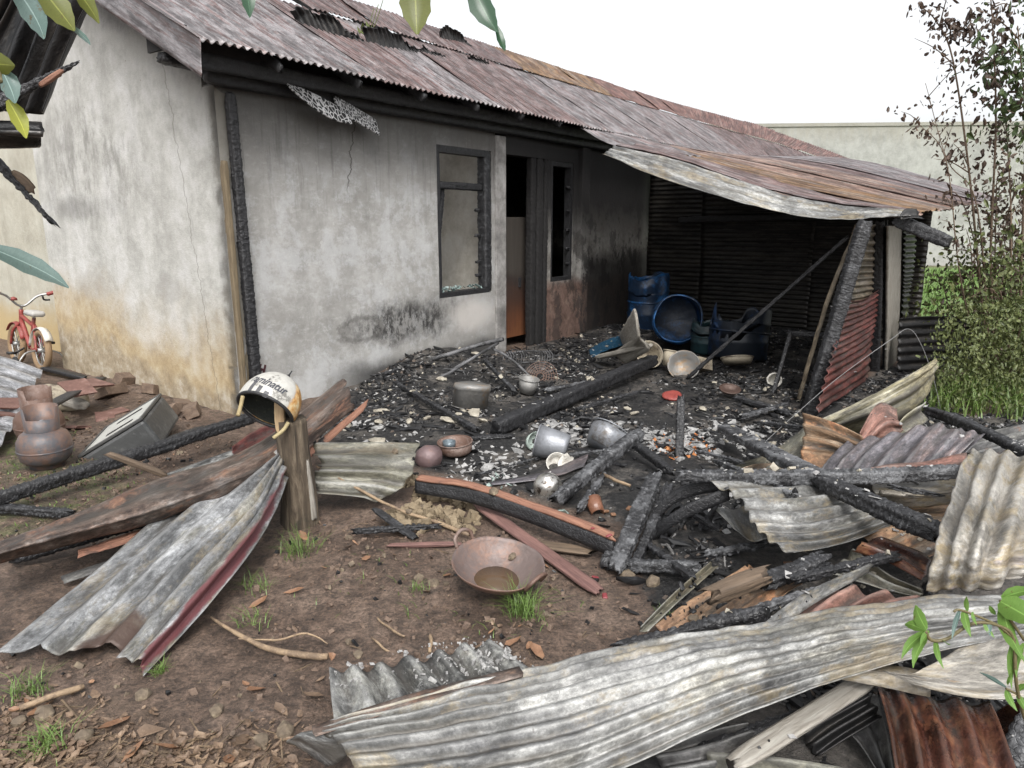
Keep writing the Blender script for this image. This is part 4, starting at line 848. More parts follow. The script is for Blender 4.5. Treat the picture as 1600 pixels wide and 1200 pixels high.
fs('fallen_sheet', 'shiny pinkish-red corrugated sheet end showing behind the foreground sheet', [[(1205, 980, .26), (1250, 940, .28), (1300, 915, .28)], [(1260, 982, .26), (1310, 945, .28), (1350, 922, .28)], [(1330, 975, .26), (1370, 945, .27), (1420, 934, .27)], [(1400, 965, .26), (1440, 950, .27), (1480, 940, .27)]], 'pink', waves=4, amp=.02, seed=34, wrinkle=.01, crush=.15)
sheet_thing('bent_strip', 'cream-edged bent metal strip slanting above the pinkish-red sheet', [gz([(1175, 990, .3), (1260, 925, .34), (1372, 876, .34)]), gz([(1195, 1000, .27), (1270, 945, .31), (1368, 890, .31)])], 'zinc', 'metal strip', waves=0, amp=0, seed=35, wrinkle=.02, ragged=(.03, .05))
fs('fallen_sheet', 'wet dark rust-brown corrugated sheet at the bottom right corner', [[(1366, 1060, .2), (1385, 1130, .2), (1402, 1240, .18)], [(1440, 1082, .2), (1465, 1140, .2), (1488, 1240, .18)], [(1545, 1100, .2), (1565, 1150, .2), (1600, 1240, .18)]], 'wet', waves=4, amp=.016, seed=37, wrinkle=.012, crush=.4)
fs('cream_plate', 'smooth cream metal panel under the green weed at the lower right', [[(1375, 1046, .3), (1440, 1074, .28), (1545, 1094, .28), (1640, 1088, .28)], [(1430, 1048, .32), (1490, 1054, .31), (1560, 1056, .31), (1640, 1050, .31)], [(1512, 1003, .36), (1550, 1000, .36), (1600, 990, .36), (1640, 985, .36)]], 'cream', waves=0, amp=0, seed=38, wrinkle=.012)
fs('cream_plate', 'grey-brown panel edge tucked under the foreground sheet beside the cream panel', [[(1300, 1060, .24), (1390, 1075, .24), (1460, 1090, .22)], [(1330, 1050, .26), (1400, 1040, .28), (1470, 1055, .26)]], 'cream', waves=0, amp=0, seed=39, wrinkle=.02)
fs('folded_sheet', 'dark grey sheet in the shadow under the foreground sheet', [[(1270, 1105, .1), (1330, 1150, .1), (1390, 1230, .08)], [(1370, 1080, .12), (1385, 1150, .1), (1400, 1230, .08)]], 'zincdark', waves=2, amp=.014, seed=40, wrinkle=.02)
fs('folded_sheet', 'mossy dark sheet edge along the bottom right of the picture', [[(1100, 1180, .08), (1240, 1190, .1), (1400, 1215, .1)], [(1090, 1230, .05), (1240, 1240, .07), (1400, 1260, .07)]], 'olive', waves=1, amp=.02, seed=41, wrinkle=.02)
fs('fallen_sheet', 'grey weathered sheet behind the curved beam at the right edge', [[(1490, 690, .16), (1560, 672, .18), (1640, 656, .2)], [(1510, 705, .14), (1580, 688, .16), (1650, 670, .18)], [(1540, 722, .12), (1600, 704, .14), (1660, 690, .16)]], 'zincdark', waves=3, amp=.016, seed=42, wrinkle=.02)
fs('fallen_sheet', 'olive-yellow sheet half buried under the wide charred plank', [[(1140, 730, .06), (1210, 702, .12), (1262, 660, .22)], [(1170, 738, .08), (1230, 722, .12), (1268, 700, .16)], [(1200, 742, .08), (1250, 735, .1), (1290, 728, .12)]], 'olive', waves=2, amp=.014, seed=43, wrinkle=.03)
fs('scrap_sheet', 'orange-pink sheet scrap behind the left end of the long horizontal beam', [[(1132, 742, .1), (1180, 726, .13), (1225, 722, .12)], [(1140, 750, .06), (1190, 742, .09), (1235, 742, .09)]], 'orange', waves=2, amp=.012, seed=44, wrinkle=.02)
fs('folded_sheet', 'sooty crumpled sheet in the dark hollow left of the weathered grey plank', [[(1010, 1172, .05), (1080, 1150, .09), (1170, 1130, .12)], [(1030, 1200, .04), (1110, 1180, .08), (1190, 1150, .1)], [(1060, 1235, .03), (1140, 1215, .06), (1220, 1190, .08)]], 'zincdark', waves=3, amp=.014, seed=91, wrinkle=.03, torn=.1)
fs('folded_sheet', 'dark twisted sheet edge right of the weathered grey plank', [[(1250, 1150, .08), (1300, 1120, .13), (1362, 1085, .18)], [(1275, 1185, .06), (1330, 1150, .1), (1380, 1120, .14)]], 'soot', waves=2, amp=.014, seed=92, wrinkle=.03)
fs('scrap_sheet', 'rusty dark scrap leaning at the bottom right corner', [[(1545, 1120, .1), (1580, 1100, .2), (1640, 1085, .26)], [(1560, 1190, .05), (1600, 1160, .14), (1650, 1140, .2)]], 'wet', waves=2, amp=.014, seed=93, wrinkle=.02)
for (lab, rows, mt, sd) in (('terracotta-orange sheet buried in charcoal left of the foreground sheet', [[(1020, 985, .05), (1100, 930, .1), (1170, 885, .14)], [(1065, 1000, .06), (1150, 940, .12), (1220, 890, .16)], [(1130, 1000, .08), (1200, 950, .14), (1290, 890, .18)]], 'orange', 45),
                            ('mossy grey edge strip along the left of the charcoal-covered sheet', [[(992, 985, .08), (1060, 920, .12), (1112, 876, .14)], [(1004, 992, .06), (1072, 930, .1), (1124, 884, .12)]], 'olive', 46),
                            ('grey ash-covered sheet lying by the dark cavity of the heap', [[(1115, 800, .16), (1150, 830, .2)], [(1180, 785, .2), (1200, 850, .22)]], 'zinc', 47)):
    fs('buried_sheet', lab, rows, mt, waves=4 if sd == 45 else 1, amp=.014, seed=sd, wrinkle=.02)
sheet_thing('pale_strip', 'narrow pinkish-grey metal strip pointing at the steel bowl', [gz([(762, 754, .03), (850, 738, .06), (922, 708, .1)]), gz([(768, 758, .03), (855, 748, .05), (915, 728, .08)])], 'purple', 'metal strip', waves=0, amp=0, seed=48, wrinkle=.01)
M['bright'] = metal('bright_zinc', [(0, (.5, .5, .52)), (.5, (.72, .72, .74)), (1, (.85, .85, .87))], .1, soot_amt=.1, metallic=.5, rough=.4, spot=.3)
sheet_thing('bright_sheet', 'clean silver corrugated sheet lying flat at the left edge by the bicycle', [gz([(-90, 540, .2), (10, 562, .2), (68, 582, .18)]), gz([(-90, 585, .17), (-5, 596, .17), (46, 614, .15)]), gz([(-90, 640, .13), (-25, 642, .13), (28, 652, .11)]), gz([(-90, 700, .09), (-45, 700, .09), (-6, 706, .08)])], 'bright', seed=49, waves=7, amp=.022, wrinkle=.006, crush=.05)

# ================================================================== CHARRED TIMBERS
BG = 'charred timbers fallen from the roof'
def fb(label, a, b, w, h=None, mat='char', name='charred_beam', **kw): return beam(name, G(*a), G(*b), w, h, mat, label=label, cat='beam', group=BG, **kw)
fb('long black beam running from the left edge up to the house corner', (-30, 788, .08), (408, 648, .2), .085, .09, 'charblack', cell=.03)
fb('short dark beam end at the left edge beneath the long black beam', (-30, 792, .03), (112, 803, .03), .06)
fb('black beam on the ground under the rusty ridge capping', (20, 868, .04), (250, 806, .08), .1, .08, 'charblack')
fb('thick black beam slanting inward across the lean-to floor', (775, 668, .06), (1022, 562, .14), .13, .14, 'charblack', cell=.04)
fb('ash-grey round beam leaning up beside the steel bowl', (868, 782, .08), (1002, 676, .26), .085, .085, 'chargrey', bend=.01)
fb('short ash-grey stick below the leaning round beam', (905, 796, .05), (942, 744, .1), .05, .05, 'chargrey')
fb('upright charred stake standing in the white and orange ash', (1061, 722, -.03), (1064, 622, .36), .065, .065, 'charblack', dl=.006)
fb('thin black beam lying behind the leaning round beam', (985, 690, .1), (1050, 738, .1), .06, .06, 'charblack')
fb('broad cracked beam standing out of the ash, left arm of the corner frame', (962, 888, .05), (1024, 742, .24), .095, .06, 'chargrey', dl=.006, cell=.022, n=34)
fb('second thinner beam right behind the broad cracked beam', (988, 893, .02), (1046, 760, .16), .06, .07, 'char', dl=.006, cell=.022)
fb('short block at the foot of the broad cracked beam', (945, 882, .03), (968, 852, .06), .07, .07, 'chargrey', dl=.005, cell=.022)
fb('lower arm of the corner frame lying towards the heap', (975, 884, .04), (1092, 886, .1), .055, .065, 'chargrey', dl=.006, cell=.022)
fb('long gently bent beam lying level across the heap', (1062, 742, .36), (1512, 736, .44), .085, .07, 'chargrey', bend=-.02, cell=.025)
fb('wide split plank slanting out of the lean-to ash', (1132, 668, .12), (1290, 752, .36), .15, .06, 'chargrey', cell=.035, depth=.005)
fb('heavy cracked beam crossing over the level beam on the heap', (1282, 752, .38), (1478, 838, .36), .095, .09, 'char', cell=.024, dl=.006, n=32)
fb('curved black beam running to the right edge behind the heap', (1448, 640, .24), (1640, 728, .34), .085, .07, 'char', bend=.02)
fb('knobbly black beam along the foot of the heap near the foreground', (968, 1012, .1), (1192, 958, .24), .06, .06, 'char', lump=.015)
fb('grey-brown blunt timber chunk on the charcoal slope', (1108, 932, .22), (1198, 898, .28), .085, .075, 'woodbrown', depth=.002, name='timber_chunk')
fb('black timber behind the grey-brown chunk', (1190, 912, .2), (1290, 872, .26), .09, .06, 'char')
fb('thin charred lath in the rubble along the front wall', (618, 598, .06), (745, 672, .04), .05, .05)
fb('charred stick leaning over the dented grey pot', (756, 562, .2), (804, 612, .06), .045, .045)
fb('charred lath on the floor towards the right post', (1150, 622, .04), (1235, 645, .04), .07, .05)
fb('short charred lath with pale edge in front of the right post', (1158, 652, .06), (1232, 630, .06), .06, .04, 'chargrey')
fb('black stick lying beside the stump', (556, 830, .03), (684, 822, .04), .035, .035, 'charblack')
fb('flat black board end beside the stump', (588, 797, .06), (645, 838, .02), .06, .02, 'char', depth=.002)
fb('thin blackened strip on the floor behind the rusty basin', (738, 684, .03), (800, 680, .03), .07, .03, 'charblack')
fb('leaning thin charred post beside the small ladder-like scraps', (1208, 615, .0), (1235, 522, .5), .045, .05, 'charblack', name='charred_post')
fb('short charred rail near the right partition', (1230, 520, .5), (1300, 524, .5), .05, .06, 'charblack', name='charred_post')
fb('charred timber standing in the very bottom right corner', (1562, 1222, .1), (1640, 1085, .3), .08, .08, 'chargrey')
fb('charred stick in the dark hollow under the foreground sheet', (1090, 1175, .06), (1240, 1120, .12), .05, .04, 'charblack', name='charred_stick')
for k, (a, b, c_) in enumerate([((1005, 822, .05), (1060, 772, .24), (1150, 752, .34)), ((1012, 838, .03), (1068, 800, .2), (1140, 768, .32))]):
    C_ = [G(*a), G(*b), G(*c_)]
    o = sheet('charred_board', [[p+up*.03 for p in C_], [p-up*.03+np.array((.01, -.01, 0)) for p in C_]], M['charblack'], waves=0, amp=0, wrinkle=.02, seed=60+k, thick=.018)
    tag(o, ['upper of two thin arched black boards over the dark cavity', 'lower of two thin arched black boards over the dark cavity'][k], 'board', BG)
for lab, a, b, w_ in (('charred stick across the foot of the heap under the fanned sheet', (1100, 868, .08), (1230, 842, .16), .045), ('thin charred stick leaning on the lower arm of the corner frame', (1010, 850, .06), (1085, 905, .12), .035), ('charred stub standing up beside the dark cavity', (1095, 830, .02), (1118, 792, .2), .045), ('charred lath lying over the terracotta sheet', (1150, 965, .16), (1330, 905, .26), .04),
                      ('charred stick sticking out above the pinkish-red sheet', (1240, 905, .24), (1400, 868, .26), .05), ('charred stick crossing behind the level beam', (1120, 720, .14), (1240, 775, .36), .045), ('short charred stick on the rolled cream sheet', (1400, 762, .4), (1462, 772, .4), .035), ('thin charred stick at the left foot of the fanned sheet', (1060, 790, .08), (1120, 826, .12), .03),
                      ('charred stick in the ash behind the broken white bowls', (885, 712, .05), (965, 702, .1), .035), ('charred stick lying across the white ash by the bucket', (745, 742, .03), (840, 716, .06), .025), ('charred piece lying in front of the half buried pot', (915, 722, .06), (975, 728, .06), .04), ('charred stick before the split plank', (1090, 705, .05), (1160, 722, .1), .04),
                      ('charred stick near the bright orange curled sheet', (1180, 660, .06), (1252, 668, .14), .05), ('thin charred lath on the porch floor behind the dented pot', (640, 570, .1), (720, 545, .2), .03), ('charred rafter piece along the foot of the front wall', (600, 584, .12), (690, 556, .14), .05), ('charred piece near the wire guard', (850, 610, .04), (930, 596, .06), .05), ('charred lath beside the thick slanting beam', (900, 640, .04), (1000, 612, .05), .04)):
    fb(lab, a, b, w_, w_*.8, rnd.choice(['char', 'chargrey', 'charblack']), name='charred_stick')
# planks hardly burnt
def plank(label, a, b, w, h, mat, **kw): return smoothbeam('plank', G(*a), G(*b), w, h, mat, label=label, cat='plank', group='planks lying in the yard', **kw)
plank('red-brown plank with a black burnt end right of the wok', (748, 788, .04), (936, 924, .03), .09, .02, 'woodred', rag=.05)
plank('thin red-brown batten between the stump and the wok', (610, 852, .02), (716, 850, .02), .04, .025, 'woodred')
plank('weathered grey plank sticking out of the dark hollow at bottom right', (1150, 1192, .16), (1362, 1058, .2), .075, .02, 'woodgrey')
plank('brown board lying under the burnt bent plank', (840, 850, .02), (920, 862, .03), .1, .02, 'woodbrown')
plank('dark plank lying over the cream jerrycan', (66, 640, .24), (158, 590, .2), .12, .03, 'charblack')
plank('grey box-shaped timber behind the jerrycan', (62, 612, .1), (132, 634, .1), .12, .09, 'woodgrey')
plank('broken brown timber end resting on the long black beam', (172, 710, .28), (258, 742, .12), .06, .045, 'woodbrown', lump=.012)
plank('dark timber under the bicycle', (70, 575, .05), (130, 590, .05), .1, .05, 'charblack')
plank('dark slat lying left of the fallen stove by the wall', (255, 690, .05), (320, 668, .06), .12, .03, 'char')
bp = thing('bent_burnt_plank', 'long bent plank on edge, black below and orange along the top, before the ash', 'plank', G(800, 790, 0), 'planks lying in the yard')
PC = [G(648, 748, .14), G(740, 764, .15), G(850, 800, .14), G(965, 846, .12)]
sheet('burnt_face', [PC, [p - up*.075 + np.array((.0, -.02, 0)) for p in PC]], M['charblack'], waves=0, amp=0, wrinkle=.012, seed=66, thick=.03, parent=bp, ragged=(.03, .05), torn=.1)
sheet('orange_edge', [[p+up*.006+np.array((0, -.02, 0)) for p in PC], [p+up*.012+np.array((0.02, .035, .0)) for p in PC]], M['woodorange'], waves=0, amp=0, wrinkle=.012, seed=67, thick=.012, parent=bp, ragged=(.03, .05))

# ================================================================== HOUSEHOLD THINGS
def part(name, vf, mat, parent, rot=(0, 0, 0), loc=(0, 0, 0), smooth=True):
    v, f = xf(vf, rot, loc); return obj(name, v, f, mat, parent, None, smooth, True)
def standing(name, label, cat, u, v, z=0, rot=(0, 0, 0), group=None):
    return thing(name, label, cat, G(u, v, z), group, rot)
def shell(prof, t_=.004, n=36):                 # thin-walled vessel: outside profile up, inside back down
    inner = [(max(r_-t_, .001), z_+(t_ if k == 0 else 0)) for k, (r_, z_) in enumerate(prof)][::-1]
    return lathe([(.001, prof[0][1])] + list(prof) + inner + [(.001, prof[0][1]+t_)], n)
def dent(vf, amt=.01, fq=6, seed=0):
    v = np.asarray(vf[0], float).copy()
    v += np.stack([fbm(v*fq+seed+k*7, 2) for k in range(3)], -1)*amt
    return v, vf[1]
mrust = plain('rusted_steel', (.13, .075, .055), .6, .5, 7, .2, (.2, .15, .13), .45)
mrustd = plain('dark_rust', (.075, .045, .035), .55, .5, 8, .2, (.13, .09, .075), .4)
mgas = plain('scorched_cylinder_paint', (.17, .105, .08), .5, .5, 5, .15, (.07, .075, .085), .5)
malu = plain('dull_aluminium', (.27, .28, .3), .45, .4, 9, .5, (.1, .085, .07), .42)
mgrey = plain('grey_scorched_tin', (.22, .215, .205), .5, .45, 7, .3, (.25, .16, .08), .4)
mcream = plain('cream_plastic', (.4, .35, .265), .6, .35, 7, 0, (.09, .065, .05), .45)
mwhite = plain('grimy_white_enamel', (.55, .53, .48), .5, .35, 8, 0, (.16, .12, .09), .38)
mblue = plain('blue_plastic', (.018, .11, .3), .4, .5, 5, 0, (.006, .01, .018), .52)
mblue2 = plain('dark_blue_plastic', (.009, .032, .09), .5, .5, 5, 0, (.006, .008, .01), .55)
mteal = plain('smoked_teal_plastic', (.01, .035, .042), .5, .5, 5, 0, (.01, .015, .018), .5)
mblackp = plain('black_rubber', (.018, .018, .019), .55, .4, 12)
mgreyhose = plain('ash_grey_hose', (.13, .13, .135), .6, .6, 10, 0, (.015, .015, .015), .5)

# two gas cylinders
def cylinder(label, u, v, rz, mat, k=1.):
    t_ = standing('gas_cylinder', label, 'gas cylinder', u, v, .0, (0, 0, rz), 'gas cylinders by the gable wall')
    prof = [(.085, 0), (.1, .004), (.1, .03), (.12, .035), (.145, .06), (.158, .1), (.16, .14), (.155, .18), (.135, .22), (.1, .245), (.05, .255), (.001, .257)]
    part('body', dent(lathe([(.001, 0)] + prof, 40), .004), mat, t_)
    part('weld_seam', lathe([(.159, .116), (.1625, .12), (.1625, .126), (.159, .13)], 40), mat, t_)
    V = []; F = []; n = 44                      # collar ring, cut low on one side for the hand
    for i in range(n):
        a = 2*math.pi*i/n; top = .4 if math.cos(a) < .55 else .33
        if abs(math.cos(a)+.2) < .18: top -= .012
        for r_, z_ in ((.098, .235), (.104, top), (.100, top), (.094, .235)): V.append((r_*math.cos(a), r_*math.sin(a), z_))
    for i in range(n):
        j = (i+1) % n
        for q in range(3): F.append((i*4+q, j*4+q, j*4+q+1, i*4+q+1))
    part('collar', (np.array(V), F), mgas if mat is mgas else mrust, t_)
    part('valve', join(lathe([(.018, .25), (.018, .285), (.012, .29), (.012, .31), (.001, .31)], 12), xf(lathe([(.01, 0), (.01, .035), (.001, .035)], 10), (0, R(90), 0), (0, 0, .285))), malu, t_)
    return t_
cylinder('squat rusty gas cylinder with grey collar standing in front', 75, 728, R(-60), mgas)
cylinder('squat rusty gas cylinder with brown collar standing behind the front one', 66, 690, R(-40), mrust)

# fallen metal casing with two slots
ap = thing('metal_casing', 'grey metal appliance casing with two slots tipped up by the wall', 'appliance', G(190, 700, 0))
A_, D_, B_ = G(122, 716, .02), G(222, 655, .26), G(168, 668, .04)
e1, e2 = D_-A_, B_-A_; e2 = e2 - e1*np.dot(e1, e2)/np.dot(e1, e1); L1, L2 = np.linalg.norm(e1), max(.42, np.linalg.norm(e2)); e1 /= L1; e2 /= np.linalg.norm(e2); nn_ = np.cross(e1, e2)
if nn_[2] < 0: nn_ = -nn_
MM = np.stack([e1, e2, nn_], 1); apl = np.array(ap.location)
def casing(name, vf, mat, parent=ap, bw=.012):
    v, f = vf; return bevel(obj(name, A_ + np.asarray(v) @ MM.T, f, mat, parent, None, False), bw)
cbody = casing('body', box(L1, L2, .22, (L1/2, L2/2, -.115)), plain('dark_grey_tin', (.07, .072, .072), .5, .45, 6, .2, (.16, .16, .155), .4), bw=.025)
pl_ = plain('pale_ashen_plate', (.42, .42, .39), .8, .35, 9, 0, (.14, .13, .12), .3)
casing('face_plate', box(L1-.06, L2-.05, .012, (L1/2, L2/2, .002)), pl_, bw=.004)
for yy in (.27, .7): casing('slot', box(L1*.42, .05, .012, (L1*.55, L2*yy, .006)), M['black'], bw=.004)
for (x_, y_, w_, h_) in ((L1/2, .012, L1, .024), (L1/2, L2-.012, L1, .024), (.012, L2/2, .024, L2-.05), (L1-.012, L2/2, .024, L2-.05)):
    casing('rim', box(w_, h_, .02, (x_, y_, .004)), plain('dark_rim', (.06, .06, .058), .5), bw=.005)

# cream jerrycan, lying
jc = thing('jerrycan', 'cream plastic jerrycan lying half melted under the dark plank', 'jerrycan', G(95, 640, .0), None, (R(8), R(18), R(40)))
v, f = box(.36, .24, .18, (0, 0, .1)); o = obj('body', v, f, mcream, jc, None, True, True); bevel(o, .065, 5)
part('neck', xf(lathe([(.03, 0), (.03, .05), (.001, .05)], 16), (0, R(-90), 0), (-.17, .05, .12)), mcream, jc); part('cap', xf(lathe([(.034, 0), (.034, .025), (.001, .025)], 16), (0, R(-90), 0), (-.215, .05, .12)), plain('blue_cap', (.03, .12, .3), .4), jc)

# wok with rain water
wk = standing('wok', 'wide rusty iron wok with two ear handles holding brown water', 'wok', 775, 912, .045, (R(9), R(2), R(25)))
prof = [(.05*math.sin(a)*0 + .198*math.sin(a)/math.sin(R(62)), .198/math.tan(R(31))*(1-math.cos(a))*.62) for a in np.linspace(R(4), R(62), 14)]
part('pan', dent(shell(prof, .004, 56), .006, 9), plain('wok_iron', (.15, .115, .105), .5, .5, 9, .2, (.2, .12, .09), .46), wk)
wt = NT('brown_water', .06, 0, .5); part('water', lathe([(.001, .0225), (.096, .0225), (.096, .018)], 40), wt.done((.085, .055, .032)), wk)
for a in (R(115), R(295)):
    c_ = np.array((math.cos(a), math.sin(a), 0)); s__ = np.array((-math.sin(a), math.cos(a), 0)); zt = prof[-1][1]
    part('handle', tube([c_*.19+s__*.05+up*(zt-.012), c_*.214+s__*.046+up*(zt+.03), c_*.222+up*(zt+.05), c_*.214-s__*.046+up*(zt+.03), c_*.19-s__*.05+up*(zt-.012)], .0085, 8), mrust, wk)

# stump with a scorched helmet hung on it
ts = NT('old_stump', .9); v = ts.coord('Object'); g_ = ts.noise(ts.map(v, (14, 14, 1.6)), 2.2, 9, .65, .8)
c = ts.ramp(g_, [(.3, (.022, .017, .012)), (.5, (.07, .052, .035)), (.68, (.17, .135, .095))])
c = ts.mix(ts.step(ts.noise(v, 5, 8, .7), .56, .7), c, (.03, .03, .02)); c = ts.mix(ts.math('MULTIPLY', ts.step(ts.noise(v, 9, 8, .7), .62, .72), .6), c, (.13, .13, .07))
M['stump'] = ts.done(c, normal=ts.bump(g_, .02))
S0 = G(468, 812, 0); SH = .56
st = thing('tree_stump', 'rough upright wooden post stump carrying the scorched helmet', 'stump', S0)
V, F = tube([(0, 0, -.05), (.004, 0, .15), (-.006, .0, .35), (-.012, 0, SH)], [.098, .088, .082, .08], 26, 30)
V = V + np.stack([fbm(V*np.array((16, 16, 2))+k*5, 3) for k in range(3)], -1)*np.array((.018, .018, .006))
obj('trunk', V, F, M['stump'], st, None, True, True)
V, F, uv = beam_vf((.085, -.03, .02), (.07, -.03, .34), .035, .03, seed=501, depth=.001, taper=.5, lump=.008); obj('split_slat', V, F, M['woodgrey'], st, uv, True, True)
V, F, uv = beam_vf((-.05, -.05, SH-.06), (-.045, -.045, SH+.14), .05, .03, seed=502, depth=.001, lump=.004); obj('split_slat', V, F, M['woodtan'], st, uv, True, True)
HC = S0 + np.array((-.105, -.03, SH+.085))
hz = Vector((.40, .60, .66)).normalized(); hx = Vector((.8, -.35, 0)); hx = (hx - hz*hx.dot(hz)).normalized(); hy = hz.cross(hx)
HR = Matrix((hx, hy, hz)).transposed()
he = thing('helmet', 'white motorcycle helmet with black lettering and orange scorched back hung on the stump', 'helmet', HC, None, HR.to_euler())
def hpt(th, ph, k=1.):                          # th from the crown, ph round it
    rx, ry, rz = .155, .146, .17
    return np.array((rx*math.sin(th)*math.cos(ph), ry*math.sin(th)*math.sin(ph), rz*math.cos(th)))*k
def hshell(k, th1, n=48, m=22):
    V = [hpt(.001+th1(2*math.pi*j/n)*i/(m-1), 2*math.pi*j/n, k) for i in range(m) for j in range(n)]
    return np.array(V), [(i*n+j, i*n+(j+1) % n, (i+1)*n+(j+1) % n, (i+1)*n+j) for i in range(m-1) for j in range(n)]
rim = lambda p: R(104) + R(10)*math.cos(p-2.6)
th_ = NT('helmet_shell', .35); v = th_.coord('Object'); x, y, z = th_.sep(v); w_ = th_.noise(v, 22, 6, .65)
c = th_.mul((.5, .49, .45), th_.noise(v, 30, 7, .7), .55, 1.1); c = th_.mix(th_.math('MULTIPLY', th_.step(th_.noise(v, 11, 12, .8), .53, .6), .8), c, (.09, .085, .075))
c = th_.mix(th_.step(th_.math('ADD', th_.math('ADD', y, th_.math('MULTIPLY', x, .35)), th_.math('MULTIPLY', w_, .05)), .035, .062), c, th_.ramp(w_, [(.35, (.12, .06, .03)), (.5, (.5, .27, .09)), (.65, (.6, .5, .3))]))
solid(part('shell', hshell(1., rim), th_.done(c), he), .006)
part('liner', hshell(.93, lambda p: rim(p)-R(3)), plain('helmet_liner', (.02, .022, .018), .9, .6, 18, 0, (.07, .075, .04), .3), he)
part('rim_trim', tube([hpt(rim(p), p, .985) for p in np.linspace(0, 2*math.pi, 40)], .009, 8), mblackp, he)
part('stud', join(lathe([(.02, .168), (.013, .177), (.004, .19), (.003, .215), (.001, .215)], 12)), mblackp, he)
part('chin_strap', tube([hpt(R(108), R(250), .96), hpt(R(128), R(255), 1.0), hpt(R(140), R(262), 1.15)], .011, 6), plain('yellow_strap', (.3, .235, .12), .7, .4, 20), he)
part('chin_strap', tube([hpt(R(106), R(20), .99), hpt(R(120), R(24), 1.07), hpt(R(138), R(22), 1.2)], .01, 6), plain('yellow_strap2', (.34, .28, .15), .7, .4, 20), he)
# painted bars and lettering wrapped on the shell
def wrap_vf(V2, F, th0, ph0, k=1.028, sl=0., flip=1):
    return np.array([hpt(th0 - y_/.165, ph0 + flip*x_/.158 + sl*y_, k) for x_, y_ in V2]), F
def letters(txt, size):
    cu = bpy.data.curves.new('lettering', 'FONT'); cu.body = txt; cu.size = size; cu.resolution_u = 3; cu.shear = .25; cu.offset = .0012; cu.space_character = .96
    ob = bpy.data.objects.new('lettering', cu); COL.objects.link(ob); bpy.context.view_layer.update()
    me = bpy.data.meshes.new_from_object(ob.evaluated_get(bpy.context.evaluated_depsgraph_get()))
    V2 = [(v_.co.x, v_.co.y) for v_ in me.vertices]; F = [tuple(p.vertices) for p in me.polygons]
    bpy.data.objects.remove(ob); bpy.data.meshes.remove(me); return np.array(V2), F
_l = HR.inverted() @ Vector((-.45, -.25, .85)); PH_T = math.atan2(_l.y/.16, _l.x/.17); _l2 = HR.inverted() @ Vector((.9, -.35, -.2)); _fl = 1 if ((math.atan2(_l2.y/.16, _l2.x/.17)-PH_T) % (2*math.pi)) < math.pi else -1
V2, F = letters('raminatur', .062); V2[:, 0] *= .92
inkb = plain('helmet_ink', (.035, .037, .05), .4, .3, 30)
obj('lettering', *wrap_vf(V2, F, R(78), PH_T, flip=_fl), inkb, he, None, False, True)
for i, (x0, w2, h2) in enumerate(((.035, .022, .06), (.082, .022, .045), (.125, .025, .03))):
    gx, gy = np.meshgrid(np.linspace(0, w2, 4), np.linspace(0, h2, 6), indexing='ij')
    q = np.stack([x0+gx+gy*.0, gy], -1).reshape(-1, 2); Fq = [(a*6+b, a*6+b+1, (a+1)*6+b+1, (a+1)*6+b) for a in range(3) for b in range(5)]
    obj('stripe', *wrap_vf(q, Fq, R(98), PH_T, 1.026, flip=_fl), plain('helmet_grey', (.08, .08, .085), .5, .5, 30) if i == 0 else bpy.data.materials['helmet_grey'], he, None, True, True)

# pots, basins and bowls in the ash
PG = 'burnt kitchen vessels in the ash'
def vessel(name, label, u, v, prof, mat, z=0., rot=(0, 0, 0), cat='pot', dn=.006, t_=.004, sd=1):
    t2 = standing(name, label, cat, u, v, z, rot, PG); part('body', dent(shell(prof, t_), dn, 7, sd), mat, t2)
    r_, z_ = prof[-1]; part('rim', tube([(r_*math.cos(a), r_*math.sin(a), z_) for a in np.linspace(0, 2*math.pi, 32)], t_*1.2, 6), mat, t2)
    return t2
t2 = vessel('metal_bucket', 'tall grey aluminium bucket tipped over in the white ash', 862, 712, [(.085, 0), (.092, .02), (.1, .1), (.108, .2)], malu, .1, (R(-22), R(-78), R(10)), 'bucket', .008)
t2.location = G(886, 700, .12)
t2 = vessel('cooking_basin', 'shallow rusty round basin with a small blue-grey tin inside', 712, 706, [(.1, 0), (.112, .015), (.117, .075)], mrust, .03, (R(4), R(-3), 0), 'basin', .004)
t3 = tag(thing('small_tin', 'small blue-grey tin standing inside the rusty basin', 'tin', G(702, 700, .045)), group=PG); part('body', shell([(.042, 0), (.045, .05)], .003, 24), plain('bluegrey_tin', (.12, .15, .17), .4, .4, 10, .4), t3)
vessel('dented_pot', 'dented grey pot upside down by the front wall rubble', 738, 600, [(.165, 0), (.17, .04), (.155, .05), (.152, .2)], mgrey, .2, (R(174), R(8), 0), 'pot', .02)
vessel('small_bucket', 'small tan scorched bucket beside the rusty wire cover', 823, 612, [(.075, 0), (.095, .13)], mgrey, .03, (R(6), R(10), 0), 'bucket', .01)
vessel('half_buried_pot', 'dark aluminium pot half buried behind the leaning grey beam', 938, 700, [(.12, 0), (.135, .1), (.14, .15)], malu, .05, (R(-30), R(35), 0), 'pot', .02)
bw_ = standing('steel_bowl', 'shiny steel bowl lying upside down in the ash', 'bowl', 856, 764, .03, (R(14), R(-8), 0), PG)
mst = NT('polished_steel', .16, .95); bcol = mst.mix(mst.step(mst.noise(mst.coord('Object'), 26, 7, .7), .52, .62), (.62, .6, .56), (.12, .1, .085))
part('bowl', dent(lathe([(.088, 0), (.086, .02), (.078, .05), (.06, .075), (.035, .09), (.03, .092), (.028, .096), (.001, .096)], 40), .003), mst.done(bcol, mst.math('ADD', .12, mst.math('MULTIPLY', mst.noise(mst.coord('Object'), 20), .4))), bw_)
